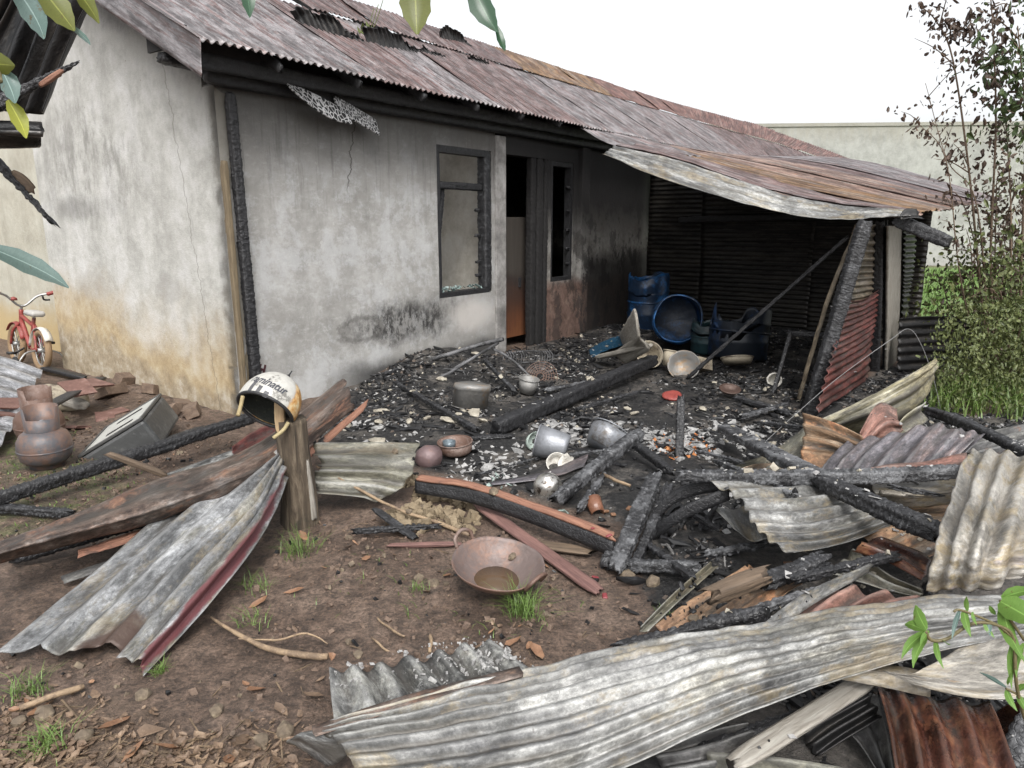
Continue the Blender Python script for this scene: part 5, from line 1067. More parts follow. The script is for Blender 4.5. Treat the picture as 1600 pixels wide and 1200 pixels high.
for k, (u, v, r_, sd) in enumerate(((868, 726, (R(60), R(20), 0), 3), (893, 728, (R(40), R(-40), 0), 4), (828, 690, (R(80), R(10), R(40)), 5))):
    t2 = standing('broken_bowl', ['broken white bowl half facing up above the steel bowl', 'chipped cream bowl fragment right of the broken white bowl', 'pale green curled melted cup left of the bucket'][k], 'bowl', u, v, .05, r_, PG)
    V, F = shell([(.03, 0), (.055, .02), (.07, .055)], .005, 24); F = [q for q in F if (sum(V[i][0] for i in q)/4) < .03 or k == 0 and (sum(V[i][1] for i in q)/4) < .02]
    part('fragment', dent((V, F), .01, 9, sd), [mwhite, mwhite, plain('pale_green_glaze', (.32, .38, .34), .4, .4, 12)][k], t2)
tc = standing('rusty_shell', 'burnt purple-brown round headlamp-like shell between leaning sheet and basin', 'metal shell', 676, 716, .02, (R(70), 0, R(-50)), PG)
part('body', dent(lathe([(.001, .12), (.05, .11), (.08, .07), (.092, 0), (.088, 0), (.075, .065), (.001, .1)], 32), .012), plain('purple_rust', (.16, .11, .11), .5, .5, 9, .2, (.25, .13, .08), .4), tc)
rl = standing('red_lid', 'red plastic lid lying on the black floor', 'lid', 1050, 618, .03, (R(12), R(-8), 0)); part('disc', dent(lathe([(.001, .012), (.07, .014), (.088, .005), (.09, -.008), (.084, -.008), (.001, .006)], 30), .012, 12), plain('red_plastic', (.25, .05, .04), .5, .4, 20, 0, (.12, .02, .02), .4), rl)
mtile = plain('copper_brown_glaze', (.19, .085, .05), .35, .4, 12, 0, (.32, .2, .13), .35)
tl = standing('tile_fragment', 'brown curved pottery piece in the rubble below the leaning grey beam', 'pottery', 930, 792, .03, (R(-62), R(10), R(20))); V, F = lathe([(.035, -.05), (.04, 0), (.045, .05)], 20); solid(part('fragment', (V, [q for q in F if sum(V[i][1] for i in q) < .05]), mtile, tl), .006)
# wire guard, oven rack and hoses by the front wall
wg = standing('wire_guard', 'rusty round wire fan guard in the rubble by the door', 'wire guard', 845, 590, .02, (R(62), 0, R(-15)))
part('rings', join(*[tube([(r_*math.cos(a), r_*math.sin(a), .04*(1-(r_/.17)**2)) for a in np.linspace(0, 2*math.pi, 32)], .0035, 5) for r_ in (.17, .14, .115, .09, .065, .04)]), mrust, wg)
part('spokes', join(*[tube([(.03*math.cos(a), .03*math.sin(a), .04), (.1*math.cos(a), .1*math.sin(a), .025), (.17*math.cos(a), .17*math.sin(a), 0)], .003, 5) for a in np.linspace(0, 2*math.pi, 19)[:-1]]), mrust, wg)
ork = standing('oven_rack', 'grey wire rack lying curved on the door sill', 'wire rack', 822, 560, .05, (R(35), 0, R(8)))
part('frame', join(tube([(-.3, -.09, -.03), (0, -.09, .03), (.3, -.09, 0)], .007, 6), tube([(-.3, .09, -.03), (0, .09, .03), (.3, .09, 0)], .007, 6)), mgreyhose, ork)
part('bars', join(*[tube([(x_, -.09, .03-.0*x_*x_), (x_+.02, 0, .045), (x_, .09, .03)], .0045, 5) for x_ in np.linspace(-.28, .28, 20)]), mgreyhose, ork)
for k, (pts, r_) in enumerate((([(662, 590, .02), (668, 566, .16), (700, 554, .25), (745, 540, .32), (786, 530, .4)], .022), ([(668, 596, .03), (700, 584, .12), (735, 562, .26), (778, 536, .36)], .014), ([(684, 606, .02), (705, 580, .1), (735, 560, .2)], .013), ([(770, 545, .34), (800, 562, .26), (838, 600, .06), (832, 612, .03), (812, 614, .02)], .013))):
    tag(obj('burnt_hose', *tube([G(*p) for p in pts], r_, 9, wob=.004, seed=k*11), mgreyhose, None), ['thick ash-grey burnt hose arching against the front wall', 'thinner burnt hose crossing below the thick arching hose', 'short grey burnt strip standing left of the dented pot', 'bent thin burnt pipe running down right of the dented pot'][k], 'hose', 'burnt hoses by the front wall')
# blue barrels
def barrel(name, label, base, rot, mat, melt=.0, h=.8, r_=.29):
    t2 = thing(name, label, 'barrel', base, 'blue plastic barrels in the lean-to', rot)
    prof = [(r_*.93, 0), (r_, .03), (r_, h*.3), (r_*1.03, h*.33), (r_, h*.36), (r_, h*.66), (r_*1.03, h*.69), (r_, h*.72), (r_, h-.04), (r_*.95, h)]
    V, F = shell(prof, .012, 40)
    if melt:
        top = V[:, 2] > h*.7
        V[top, 2] -= melt*np.clip(.3+fbm(np.stack([np.arctan2(V[top, 1], V[top, 0])*2.2, V[top, 2]*0+3, V[top, 2]*0], -1), 3), 0, 1)
    part('body', dent((V, F), .02, 4, 3), mat, t2)
    part('hoop', lathe([(r_*1.0, h*.5), (r_*1.05, h*.51), (r_*1.05, h*.53), (r_, h*.54)], 40), mat, t2)
    return t2
mb_in = mblue
barrel('barrel', 'upright blue barrel at the back corner of the lean-to', G(1012, 506, 0)*np.array((.92, .92, 1)), (0, 0, 0), mblue, .12, .86)
d_ = Vector((-.18, -.95, .14)).normalized()
barrel('barrel', 'blue barrel lying with its melted open mouth towards the yard', Vector(G(1053, 548, .0)) + Vector((.15, .62, .3)), d_.to_track_quat('Z', 'Y').to_euler(), mblue, .1, .74, .3)
barrel('barrel', 'smoke-dark blue barrel squashed low under the diagonal brace', G(1152, 566, 0)+np.array((.05, .2, 0)), (R(-6), R(5), 0), mblue2, .34, .62, .33)
barrel('barrel', 'teal smoked tub beside the squashed dark barrel', G(1120, 560, 0)+np.array((0, .35, 0)), (0, 0, 0), mteal, .1, .42, .22)
tag(sheet('blue_scrap', [[G(918, 546, .0), G(950, 530, .12), G(985, 520, .16)], [G(922, 558, .0), G(955, 545, .06), G(990, 535, .1)]], plain('bright_blue_scrap', (.012, .06, .11), .5, .4, 10), waves=0, amp=0, wrinkle=.03, seed=71), 'bright blue melted plastic scrap left of the pale boards', 'plastic scrap')
BRD = 'pale boards leaning by the barrels'
def brd(label, a, b, w_, h_, mat='woodgrey', **kw): smoothbeam('board', a, b, w_, h_, mat, label=label, cat='board', group=BRD, **kw)
brd('wide grey board leaning upright before the back blue barrel', G(972, 540, .02), G(996, 506, .62), .36, .04, roll=R(80))
brd('pale plank with rounded end sloping down left of the barrel mouth', G(935, 558, .06), G(1016, 540, .34), .14, .06, 'woodgrey', roll=R(0))
brd('grey board under the sloping pale plank', G(968, 560, .1), G(1008, 535, .38), .22, .03, 'woodgrey', roll=R(50))
for k, (u, v, prof, mat, rot, lab, nm) in enumerate((
    (1005, 562, [(.12, 0), (.14, .14), (.15, .2)], mcream, (R(60), R(20), 0), 'scorched cream tub lying under the sloping pale plank', 'tub'),
    (1045, 572, [(.07, 0), (.085, .16)], mcream, (R(-12), R(12), 0), 'cream plastic canister in front of the barrel mouth', 'canister'),
    (1068, 576, [(.13, 0), (.16, .1)], mgrey, (R(55), R(-20), 0), 'tan scorched basin tipped before the lying barrel', 'basin'),
    (1152, 568, [(.14, 0), (.17, .06)], mcream, (R(-20), R(0), 0), 'low cream bowl in front of the dark barrel', 'bowl'),
    (1207, 594, [(.04, 0), (.06, .05), (.065, .08)], mwhite, (R(75), R(-30), 0), 'cream cup lying by the thin charred post', 'cup'),
    (1140, 612, [(.07, 0), (.09, .03)], mrustd, (R(15), 0, 0), 'grey tin plate on the black floor', 'plate'))):
    vessel(nm, lab, u, v, prof, mat, .06, rot, nm, .012, .006, k)
jb = thing('crate', 'small cream box lying open side up in front of the basin', 'box', G(1092, 578, .02), None, (R(-20), R(14), R(30)))
part('body', join(box(.24, .16, .02, (0, 0, .01)), box(.24, .015, .1, (0, .073, .07)), box(.24, .015, .1, (0, -.073, .07)), box(.015, .13, .1, (.112, 0, .07)), box(.015, .13, .1, (-.112, 0, .07))), mcream, jb, smooth=False)

# thin wire arching up from the ash, pale sticks and roots
mw = plain('dull_wire', (.2, .2, .2), .5, .3)
tag(obj('wire', *tube([G(1185, 700, .02), Dp(1240, 650, 5.1), Dp(1310, 590, 5.3), Dp(1390, 532, 5.5), Dp(1420, 514, 5.6), Dp(1440, 540, 5.6), Dp(1458, 590, 5.6), Dp(1470, 640, 5.6)], .0024, 5, 40), mw), 'thin grey wire rising from the ash and arching over by the shrubs', 'wire')
pale = plain('peeled_stick', (.3, .215, .135), .75, .45, 20, 0, (.13, .09, .06), .48)
ST = 'pale sticks on the ground'
for lab, pts, r_ in (('long pale stick running from the stump down to the wok', [(494, 728, .2), (560, 764, .12), (620, 795, .06), (680, 815, .03), (732, 836, .02)], [.008, .01, .011, .013, .014]),
                     ('thick pale root with rootlets on bare mud', [(330, 965, .02), (380, 995, .03), (440, 1018, .02), (512, 1026, .02)], [.006, .012, .016, .017]),
                     ('thin kinked twig branching from the pale root', [(372, 998, .03), (430, 1000, .02), (478, 990, .03), (512, 1005, .01)], [.004, .006, .006, .003]),
                     ('short pale stick lying in mud below the wok', [(590, 965, .01), (612, 985, .02), (632, 997, .01)], .006),
                     ('pale stick below the grass tuft by the ash-caked sheet', [(738, 992, .01), (770, 1005, .02), (792, 1015, .01)], .008),
                     ('short upright splinter behind the ash-caked sheet', [(672, 990, .01), (674, 1005, .03), (672, 1020, .02)], .009),
                     ('thin grey twig behind the ash-caked sheet', [(580, 998, .01), (605, 1017, .01), (632, 1020, .01)], .006),
                     ('brown branch lying at the lower left', [(30, 1105, .02), (80, 1088, .03), (130, 1072, .02)], .014),
                     ('pale ash stick under the leaning round beam', [(940, 740, .1), (965, 752, .11), (985, 760, .1)], .014)):
    tag(obj('stick', *tube([G(*p) for p in pts], np.array(r_)*.75 if hasattr(r_, '__len__') else r_*.75, 8, wob=.008, seed=len(lab)), pale), lab, 'stick', ST)

# red child's bicycle
BK = G(66, 580, 0); hd = math.atan2(.62, -.78)
BKS = 1.28; bk = thing('bicycle', "red child's bicycle with tan tyres and pink chain guard by the wall", 'bicycle', BK, None, (R(6), 0, hd))
mred = plain('faded_red_paint', (.25, .045, .036), .5, .4, 15, 0, (.11, .045, .035), .42); mtan = plain('tan_tyre', (.24, .16, .09), .8, .3, 15); mchr = plain('dull_chrome', (.36, .36, .35), .35, .4, 20, .6)
mpink = plain('pink_plastic', (.5, .07, .15), .4, .3, 20)
bk.scale = (BKS,)*3
WR = .15; WB = .56
for x_ in (0, WB):
    tr = part('tyre', xf(join(tube([(WR*math.cos(a), WR*math.sin(a), 0) for a in np.linspace(0, 2*math.pi, 40)], .026, 10)), (R(90), 0, 0), (x_, 0, WR+.024)), mtan, bk)
    part('rim', xf(join(tube([((WR-.024)*math.cos(a), (WR-.024)*math.sin(a), 0) for a in np.linspace(0, 2*math.pi, 36)], .007, 6), *[tube([(0, 0, 0), ((WR-.02)*math.cos(a), (WR-.02)*math.sin(a), 0)], .0035, 5) for a in np.linspace(0, 2*math.pi, 13)[:-1]], xf(lathe([(.001, -.03), (.02, -.03), (.02, .03), (.001, .03)], 12))), (R(90), 0, 0), (x_, 0, WR+.024)), mchr, bk)
ax = WR+.024; bb = np.array((.24, 0, .17)); se = np.array((.15, 0, .43)); hd_ = np.array((.44, 0, .43))
part('frame', join(tube([bb, se], .015, 10), tube([bb, hd_-up*.04], .019, 10), tube([se*.75+bb*.25, hd_], .016, 10), *[tube([bb, (0, sg*.04, ax)], .011, 8) for sg in (-1, 1)], *[tube([se*.85+bb*.15, (0, sg*.04, ax)], .01, 8) for sg in (-1, 1)]), mred, bk)
part('fork', join(tube([hd_+up*.05, hd_-up*.06], .018, 10), *[tube([hd_-up*.05, (.5, sg*.045, .3), (WB, sg*.045, ax)], .011, 8) for sg in (-1, 1)]), mred, bk)
hb_ = part('handlebar', join(tube([hd_+up*.04, (.42, 0, .52)], .011, 8), tube([(.37, -.22, .63), (.41, -.12, .6), (.42, -.03, .52), (.42, .03, .52), (.41, .12, .6), (.37, .22, .63)], .01, 8, 30)), mchr, bk)
for sg in (-1, 1): part('grip', tube([(.375, sg*.18, .62), (.33, sg*.25, .65)], .017, 8), mred, bk)
part('brake_lever', join(tube([(.39, -.15, .6), (.42, -.17, .57), (.4, -.21, .57)], .008, 6)), mblackp, bk)
part('bell', xf(lathe([(.001, .03), (.025, .02), (.03, 0), (.001, 0)], 14), None, (.42, .06, .56)), mred, bk)
v, f = box(.2, .11, .05, (.14, 0, .47)); bevel(obj('saddle', v, f, plain('grey_saddle', (.38, .37, .35), .5, .3, 14), bk, None, True, True), .024, 3)
part('seat_post', tube([se, (.145, 0, .455)], .011, 8), mchr, bk)
for x_, a0, a1, nm in ((0, .15, 2.6, 'rear_fender'), (WB, .6, 2.8, 'front_fender')):
    pts = [np.array((x_+(WR+.045)*math.cos(a), 0, ax+(WR+.045)*math.sin(a))) for a in np.linspace(a0, a1, 14)]
    solid(obj(nm, np.array([p+np.array((0, y_, -.01*abs(y_)/.03)) for p in pts for y_ in (-.032, 0, .032)]), [(i*3+j, i*3+j+1, i*3+j+4, i*3+j+3) for i in range(13) for j in range(2)], mwhite if x_ == 0 else mred, bk, None, True, True), .003)
part('chain_guard', xf(lathe([(.001, .012), (.075, .012), (.082, .004), (.082, -.004), (.001, -.004)], 28), (R(90), 0, 0), (.24, -.055, .17)), mpink, bk)
part('guard_star', join(*[xf(box(.06, .012, .006, (.035, 0, 0)), (0, 0, a)) for a in np.linspace(0, 2*math.pi, 6)[:-1]]), mblackp, bk, (R(90), 0, 0), (.24, -.07, .17), False)
for sg in (-1, 1): part('pedal', join(tube([(.24, sg*.05, .17), (.24+sg*.09, sg*.08, .17-sg*.05)], .008, 6), box(.05, .06, .02, (.24+sg*.09, sg*.115, .17-sg*.05))), mblackp, bk)
for sg in (-1, 1):
    part('training_wheel', xf(lathe([(.001, -.014), (.05, -.014), (.058, -.008), (.058, .008), (.05, .014), (.001, .014)], 22), (R(90), 0, 0), (-.03, sg*.2, .075)), mblackp, bk)
    part('stabiliser_arm', tube([(0, sg*.045, ax), (-.01, sg*.12, ax-.02), (-.03, sg*.18, .08)], .007, 6), mchr, bk)

# ================================================================== NEIGHBOUR'S BURNT ROOF, top left
nb = thing('collapsed_roof', 'sooty black corrugated roof hanging down at the top left corner', 'roof', Dp(-60, 400, 3.4))
def nsheet(name, rows, mt, **kw): return sheet(name, [[Dp(*p) for p in r_] for r_ in rows], M[mt], parent=nb, **kw)
nsheet('roof_sheet', [[(160, -25, 3.0), (120, 60, 3.05), (74, 182, 3.1)], [(110, -30, 3.1), (75, 60, 3.12), (30, 180, 3.15)], [(60, -35, 3.2), (20, 60, 3.22), (-20, 175, 3.25)], [(-40, -35, 3.3), (-80, 60, 3.35), (-110, 170, 3.4)]], 'sootroof', waves=5, amp=.022, seed=81, wrinkle=.015, crush=.2)
nsheet('lit_sheet', [[(45, -30, 2.95), (10, 40, 3.0), (-25, 100, 3.0)], [(5, -30, 2.95), (-20, 40, 3.0), (-60, 100, 3.0)], [(-60, -30, 3.), (-90, 40, 3.0), (-110, 100, 3.0)]], 'zincdark', waves=4, amp=.02, seed=82)  # paler zinc stands in for light reflecting off this part of the roof
nsheet('rolled_sheet', [[(-60, 186, 2.9), (10, 187, 2.9), (66, 190, 2.95)], [(-60, 205, 2.82), (10, 206, 2.82), (72, 208, 2.86)], [(-60, 236, 2.95), (10, 236, 2.95), (62, 232, 3.0)]], 'sootroof', waves=3, amp=.012, seed=83, wrinkle=.01, torn=.1)
V, F, uv = beam_vf(Dp(-40, 182, 2.85), Dp(118, 98, 2.95), .07, .06, seed=511, taper=.35); obj('splintered_rafter', V, F, M['charblack'], nb, uv)
V, F, uv = beam_vf(Dp(66, 132, 2.84), Dp(95, 112, 2.86), .03, .02, seed=512, depth=.001); obj('split_face', V, F, M['woodorange'], nb, uv)
beam('hanging_lath', Dp(-20, 235, 3.0), Dp(80, 345, 3.05), .055, .04, 'charblack', label='burnt black lath hanging down at the left edge against the wall', cat='beam', taper=.8)
tag(sheet('burnt_board', [[Dp(14, 262, 3.02), Dp(40, 275, 3.05), Dp(62, 305, 3.08)], [Dp(12, 275, 3.02), Dp(36, 300, 3.04), Dp(56, 308, 3.06)]], M['woodbrown'], waves=0, amp=0, wrinkle=.02, seed=84, thick=.012, torn=.3, ragged=(.03, .05)), 'thin brown burnt board behind the hanging black lath', 'board')
obj('support_post', *tube([(-3.75, 3.6, -.1), (-3.7, 3.6, 2.6), (-3.7, 3.55, 3.6)], .07, 10), M['charblack'], nb)

# ================================================================== RUBBLE, LITTER, STONES
bpy.context.view_layer.update()
DG = bpy.context.evaluated_depsgraph_get()
NOT_ON = ('body', 'pan', 'water', 'shell', 'liner', 'bowl', 'roof_weed', 'trunk', 'burnt_hose', 'wire', 'rings', 'spokes', 'bars', 'frame', 'handle', 'rim', 'disc', 'tyre')
CLEAN = {'fallen_sheet', 'fallen_sheet.001', 'curved_sheet', 'crumpled_flashing', 'edge_flashing', 'cream_plate', 'cream_plate.001', 'bright_sheet', 'capping', 'flange', 'leaning_sheet', 'fallen_sheet.002', 'fallen_sheet.003', 'fallen_sheet.004', 'fallen_sheet.005', 'curled_sheet', 'curled_sheet.001', 'curled_sheet.002', 'folded_sheet.002'}
def drop(P, z0=1.2, top=.9, only_ground=False):   # let points fall on what lies there
    out = []; keep = []; nor = []
    for i, (x, y) in enumerate(P):
        ok, loc, nr, _, ob, _ = sc.ray_cast(DG, Vector((x, y, z0)), Vector((0, 0, -1)), distance=4)
        if not ok or loc.z > top or ob.name.split('.')[0] in NOT_ON or (only_ground and ob.name != 'ground') or abs(nr.z) < .35 or ob.name in CLEAN: continue
        out.append(tuple(loc)); keep.append(i); nor.append(ob.name == 'ground')
    return np.array(out).reshape(-1, 3), np.array(keep, int), np.array(nor, bool)
def inpoly(poly, n, dens=None):
    lo, hi = poly.min(0), poly.max(0); P = lo + rs.rand(n*4, 2)*(hi-lo); P = P[sdist(P, poly) > 0][:n]
    if dens: P = P[rs.rand(len(P)) < np.clip(.5 + dens*fbm(np.stack([P[:, 0]*1.8, P[:, 1]*1.8, P[:, 0]*0], -1), 3), .04, 1)]
    return P
def rotm(n, tilt=3.2):
    a = rs.rand(n)*6.283; b = (rs.rand(n)-.5)*tilt; c = (rs.rand(n)-.5)*tilt
    ca, sa, cb, sb, cc, s_c = np.cos(a), np.sin(a), np.cos(b), np.sin(b), np.cos(c), np.sin(c); z = np.zeros(n); o = np.ones(n)
    A = np.stack([ca, -sa, z, sa, ca, z, z, z, o], -1).reshape(n, 3, 3); B = np.stack([cb, z, sb, z, o, z, -sb, z, cb], -1).reshape(n, 3, 3); C_ = np.stack([o, z, z, z, cc, -s_c, z, s_c, cc], -1).reshape(n, 3, 3)
    return A @ B @ C_
ICO = [(0, 0, 1), (.85, 0, .45), (.26, .81, .45), (-.69, .5, .45), (-.69, -.5, .45), (.26, -.81, .45), (.69, .5, -.45), (-.26, .81, -.45), (-.85, 0, -.45), (-.26, -.81, -.45), (.69, -.5, -.45), (0, 0, -1)]
ICF = [(0, 1, 2), (0, 2, 3), (0, 3, 4), (0, 4, 5), (0, 5, 1), (1, 6, 2), (2, 7, 3), (3, 8, 4), (4, 9, 5), (5, 10, 1), (6, 7, 2), (7, 8, 3), (8, 9, 4), (9, 10, 5), (10, 6, 1), (11, 7, 6), (11, 8, 7), (11, 9, 8), (11, 10, 9), (11, 6, 10)]
BXV, BXF = box(1, 1, 1)
def chunks(P, size, jit=.35, tilt=3.2, lift=.3, V0=None, F0=None):
    V0 = BXV if V0 is None else np.asarray(V0, float); F0 = np.array(BXF if F0 is None else F0); n = len(P)
    V = V0[None]*(1 + jit*(rs.rand(n, len(V0), 3)*2-1)) * size[:, None, :]
    V = np.einsum('nij,nkj->nki', rotm(n, tilt), V) + P[:, None]; V[..., 2] += (size.min(1)*lift)[:, None]
    F = F0[None] + (np.arange(n)*len(V0))[:, None, None]
    return V.reshape(-1, 3), F.reshape(-1, F0.shape[1])
def stuff(name, V, F, mat, smooth=False, label=None):
    o = bpy.data.objects.new(name, mesh_of(name, V, F, None, smooth)); COL.objects.link(o); o.data.materials.append(mat)
    return tag(o, kind='stuff')
def sz(n, lo, hi, p=2.2, asp=(1, .75, .6)):
    s_ = lo + (hi-lo)*rs.rand(n)**p
    return s_[:, None]*np.array(asp)*(.7+.6*rs.rand(n, 3))
def gritmat(name, stops, rough=.8, sc_=60):
    t = NT(name, rough); v = t.coord('Object'); c = t.ramp(t.noise(v, 9, 8, .8), stops); c = t.mul(c, t.noise(v, sc_*3, 3), .7, 1.3)
    return t.done(c)
mcoal = gritmat('charcoal', [(.35, (.003, .003, .0035)), (.55, (.009, .009, .01)), (.68, (.03, .03, .032)), (.8, (.1, .1, .1))], .5)
mash = gritmat('ash', [(.3, (.1, .1, .1)), (.5, (.27, .265, .26)), (.7, (.46, .455, .44))])
mcrumb = gritmat('plaster_crumb', [(.35, (.17, .15, .12)), (.55, (.34, .31, .25)), (.7, (.5, .47, .4))])
mgrn = gritmat('greenish_glass_ash', [(.35, (.12, .16, .15)), (.55, (.3, .37, .34)), (.7, (.48, .53, .5))], .4)
morg = gritmat('orange_flakes', [(.35, (.22, .07, .025)), (.55, (.42, .16, .05)), (.7, (.5, .28, .13))])
mstone = gritmat('muddy_stone', [(.35, (.06, .046, .034)), (.5, (.13, .1, .07)), (.62, (.22, .18, .12)), (.72, (.32, .28, .2))], .85, 14)
msoil = gritmat('soil_clods', [(.35, (.08, .053, .039)), (.55, (.145, .102, .076)), (.7, (.22, .165, .125))], .9)
mleaf = gritmat('dry_leaf_litter', [(.3, (.05, .034, .022)), (.48, (.12, .078, .05)), (.6, (.21, .145, .095)), (.75, (.33, .26, .18))], .65)
mleafo = gritmat('orange_dry_leaf', [(.35, (.13, .065, .035)), (.55, (.23, .125, .07)), (.7, (.33, .21, .12))], .6)
mtwig = gritmat('twigs', [(.35, (.06, .045, .03)), (.55, (.17, .12, .075)), (.7, (.34, .24, .15))])
ALLB = [(INTP, 17000), (HEAPP, 10000), (BOTP, 2600), (EXTP, 1500)]
P = np.vstack([inpoly(p, n, .9) for p, n in ALLB])
near = np.clip(1.6 - np.hypot(P[:, 0], P[:, 1])/9, .5, 1.2)
L, k, g_ = drop(P); n = len(L); on = (g_ | (rs.rand(n) < .25)); L = L[on]; S_ = sz(len(L), .008, .06, 3.)
stuff('charcoal_rubble', *chunks(L, S_*np.where(g_[on], .5, .12)[:, None], .35, 3.2, .3, ICO, ICF), mcoal)
P = np.vstack([inpoly(p, n//3, 1.2) for p, n in ALLB]); L, k, g_ = drop(P); L = L[g_]; stuff('charred_splinters', *chunks(L, sz(len(L), .03, .2, 1.8, (1, .09, .07)), .25, .7), mcoal)
P = np.vstack([inpoly(p, n//8, .9) for p, n in ALLB]); L, k, g_ = drop(P); L = L[g_]; stuff('charred_wood_pieces', *chunks(L, sz(len(L), .025, .13, 1.6, (1, .2, .15)), .3, .8, .4, ICO, ICF), mcoal)
ASHP = gp([(560, 690), (600, 655), (780, 670), (1000, 655), (1200, 660), (1220, 730), (1000, 800), (880, 800), (660, 735)]); L, k, g_ = drop(inpoly(ASHP, 1900, 1.6), only_ground=True); stuff('ash_lumps', *chunks(L, sz(len(L), .012, .065, 2.2, (1, .7, .25)), .4, 1.2, .2, ICO, ICF), gritmat('ash_lumps', [(.32, (.05, .05, .05)), (.5, (.2, .198, .195)), (.66, (.42, .415, .4))]))
P = np.vstack([inpoly(p, n//7, 1.4) for p, n in ALLB]); L, k, g_ = drop(P); L = L[g_]; stuff('ashen_splinters', *chunks(L, sz(len(L), .02, .11, 1.8, (1, .1, .06)), .25, .7), gritmat('ashen_splinters', [(.35, (.05, .048, .046)), (.55, (.15, .145, .14)), (.7, (.3, .29, .28))]))
P = np.vstack([inpoly(p, n//6, 1.5) for p, n in ALLB]); L, k, g_ = drop(P); L = L[g_]; stuff('burnt_crumbs', *chunks(L, sz(len(L), .008, .04, 2.2, (.6, .45, .3)), .35, 2., .3, ICO, ICF), gritmat('brown_crumbs', [(.35, (.04, .03, .024)), (.55, (.11, .085, .068)), (.7, (.2, .17, .14))]))
P = np.vstack([inpoly(p, int(n*.42), 1.6) for p, n in ALLB]); L, k, g_ = drop(P); L = L[g_ | (rs.rand(len(L)) < .3)]; stuff('ash_flakes', *chunks(L, sz(len(L), .006, .036, 2.2, (1, .7, .18)), .4, .9), mash)
P = np.vstack([inpoly(INTP, 1500, 1.5), inpoly(HEAPP, 500, 1.5)]); L, k, g_ = drop(P); stuff('plaster_crumbs', *chunks(L, sz(len(L), .006, .045, 3, (1, .7, .4)), .4, 1.5), mcrumb)
def cluster(poly, n, nm, mat, lo, hi, asp, tilt=1.6, jit=.4, d=1., og=True, ico=False):
    L, k, g_ = drop(inpoly(gp(poly), n, d), only_ground=og); return stuff(nm, *chunks(L, sz(len(L), lo, hi, 1.6, asp), jit, tilt, .3, *((ICO, ICF) if ico else (None, None))), mat)
cluster([(735, 770), (760, 745), (840, 745), (920, 780), (1000, 830), (960, 850), (880, 815), (800, 790)], 420, 'glass_shard_litter', mgrn, .012, .05, (1, .7, .12), 2.2)
cluster([(1010, 700), (1025, 676), (1105, 676), (1120, 705), (1060, 722)], 200, 'orange_flakes', morg, .008, .04, (1, .6, .2), 2)
cluster([(980, 715), (1000, 670), (1190, 668), (1215, 720), (1100, 735)], 600, 'white_ash', mash, .012, .06, (1, .6, .2), 2)
cluster([(680, 755), (740, 690), (830, 700), (850, 740), (760, 765)], 900, 'white_ash', mash, .008, .05, (1, .7, .15), 1.6)
cluster([(500, 690), (520, 655), (640, 665), (660, 690)], 380, 'white_ash', mash, .01, .05, (1, .7, .2), 1.6)
cluster([(1010, 985), (1110, 900), (1240, 885), (1290, 920), (1150, 985), (1060, 1005)], 900, 'charcoal_rubble', mcoal, .004, .022, (1, .7, .5), 3, og=False, ico=True)
cluster([(515, 1045), (760, 1000), (850, 1060), (525, 1140)], 500, 'ash_flakes', mash, .004, .02, (1, .7, .4), 3, og=False)
cluster([(600, 800), (640, 750), (760, 790), (740, 830), (620, 840)], 900, 'soil_clods', gritmat('tan_soil_clods', [(.35, (.1, .075, .045)), (.55, (.2, .155, .1)), (.7, (.3, .25, .17))], .9), .01, .06, (1, .8, .65), 3)
YARD = gp([(-120, 1300), (-120, 760), (120, 720), (380, 680), (600, 760), (760, 800), (960, 900), (1000, 1010), (800, 1130), (900, 1300)])
L, k, g_ = drop(inpoly(YARD, 6500, .9), only_ground=True); stuff('soil_clods', *chunks(L, sz(len(L), .004, .026, 3, (1, .8, .6)), .35), msoil)
L, k, g_ = drop(inpoly(YARD, 900, 1.2), only_ground=True); stuff('charcoal_rubble', *chunks(L, sz(len(L), .004, .03, 3, (1, .7, .5)), .35), mcoal)
L, k, g_ = drop(inpoly(YARD, 500, .6), only_ground=True); stuff('gravel', *chunks(L, sz(len(L), .006, .03, 3, (1, .8, .6)), .3), mstone)
LV = np.array([(-.5, 0, 0), (-.2, .24, .05), (.2, .2, .02), (.5, 0, .1), (.2, -.2, .06), (-.2, -.24, .0), (-.1, 0, -.07), (.2, 0, -.05)]); LF = [(0, 6, 1, 1), (6, 7, 2, 1), (7, 3, 2, 2), (0, 5, 6, 6), (6, 5, 4, 7), (7, 4, 3, 3)]
LFt = np.array([(0, 6, 1), (6, 7, 2), (6, 2, 1), (7, 3, 2), (0, 5, 6), (6, 5, 4), (6, 4, 7), (7, 4, 3)])
def leaves(poly, n, lo, hi, mat, d=.8, nm='leaf_litter', asp=(1, 1.1, 1)):
    L, k, g_ = drop(inpoly(poly, n, d), only_ground=True); return stuff(nm, *chunks(L + np.array((0, 0, .006)), sz(len(L), lo*.7, hi*.75, 1.4, asp), .38, 1.3, .1, LV, LFt), mat)
leaves(LITTERP, 2200, .012, .05, mleaf, .5); leaves(YARD, 700, .015, .05, mleaf, 1.3); leaves(YARD, 90, .02, .06, mleafo, 1.)
LIT2 = gp([(-100, 1300), (-100, 1140), (200, 1150), (450, 1150), (500, 1300)]); leaves(LIT2, 1500, .015, .06, mleaf, .3); L, k, g_ = drop(inpoly(LIT2, 1200, .5), only_ground=True); stuff('twig_litter', *chunks(L, sz(len(L), .02, .1, 1.6, (1, .06, .04)), .2, .5), mtwig)
for poly, n, a in ((LITTERP, 420, .16), (YARD, 420, .12)):
    L, k, g_ = drop(inpoly(poly, n, .8), only_ground=True); stuff('twig_litter', *chunks(L, sz(len(L), .03, a, 1.6, (1, .035, .035)), .15, .25), mtwig)
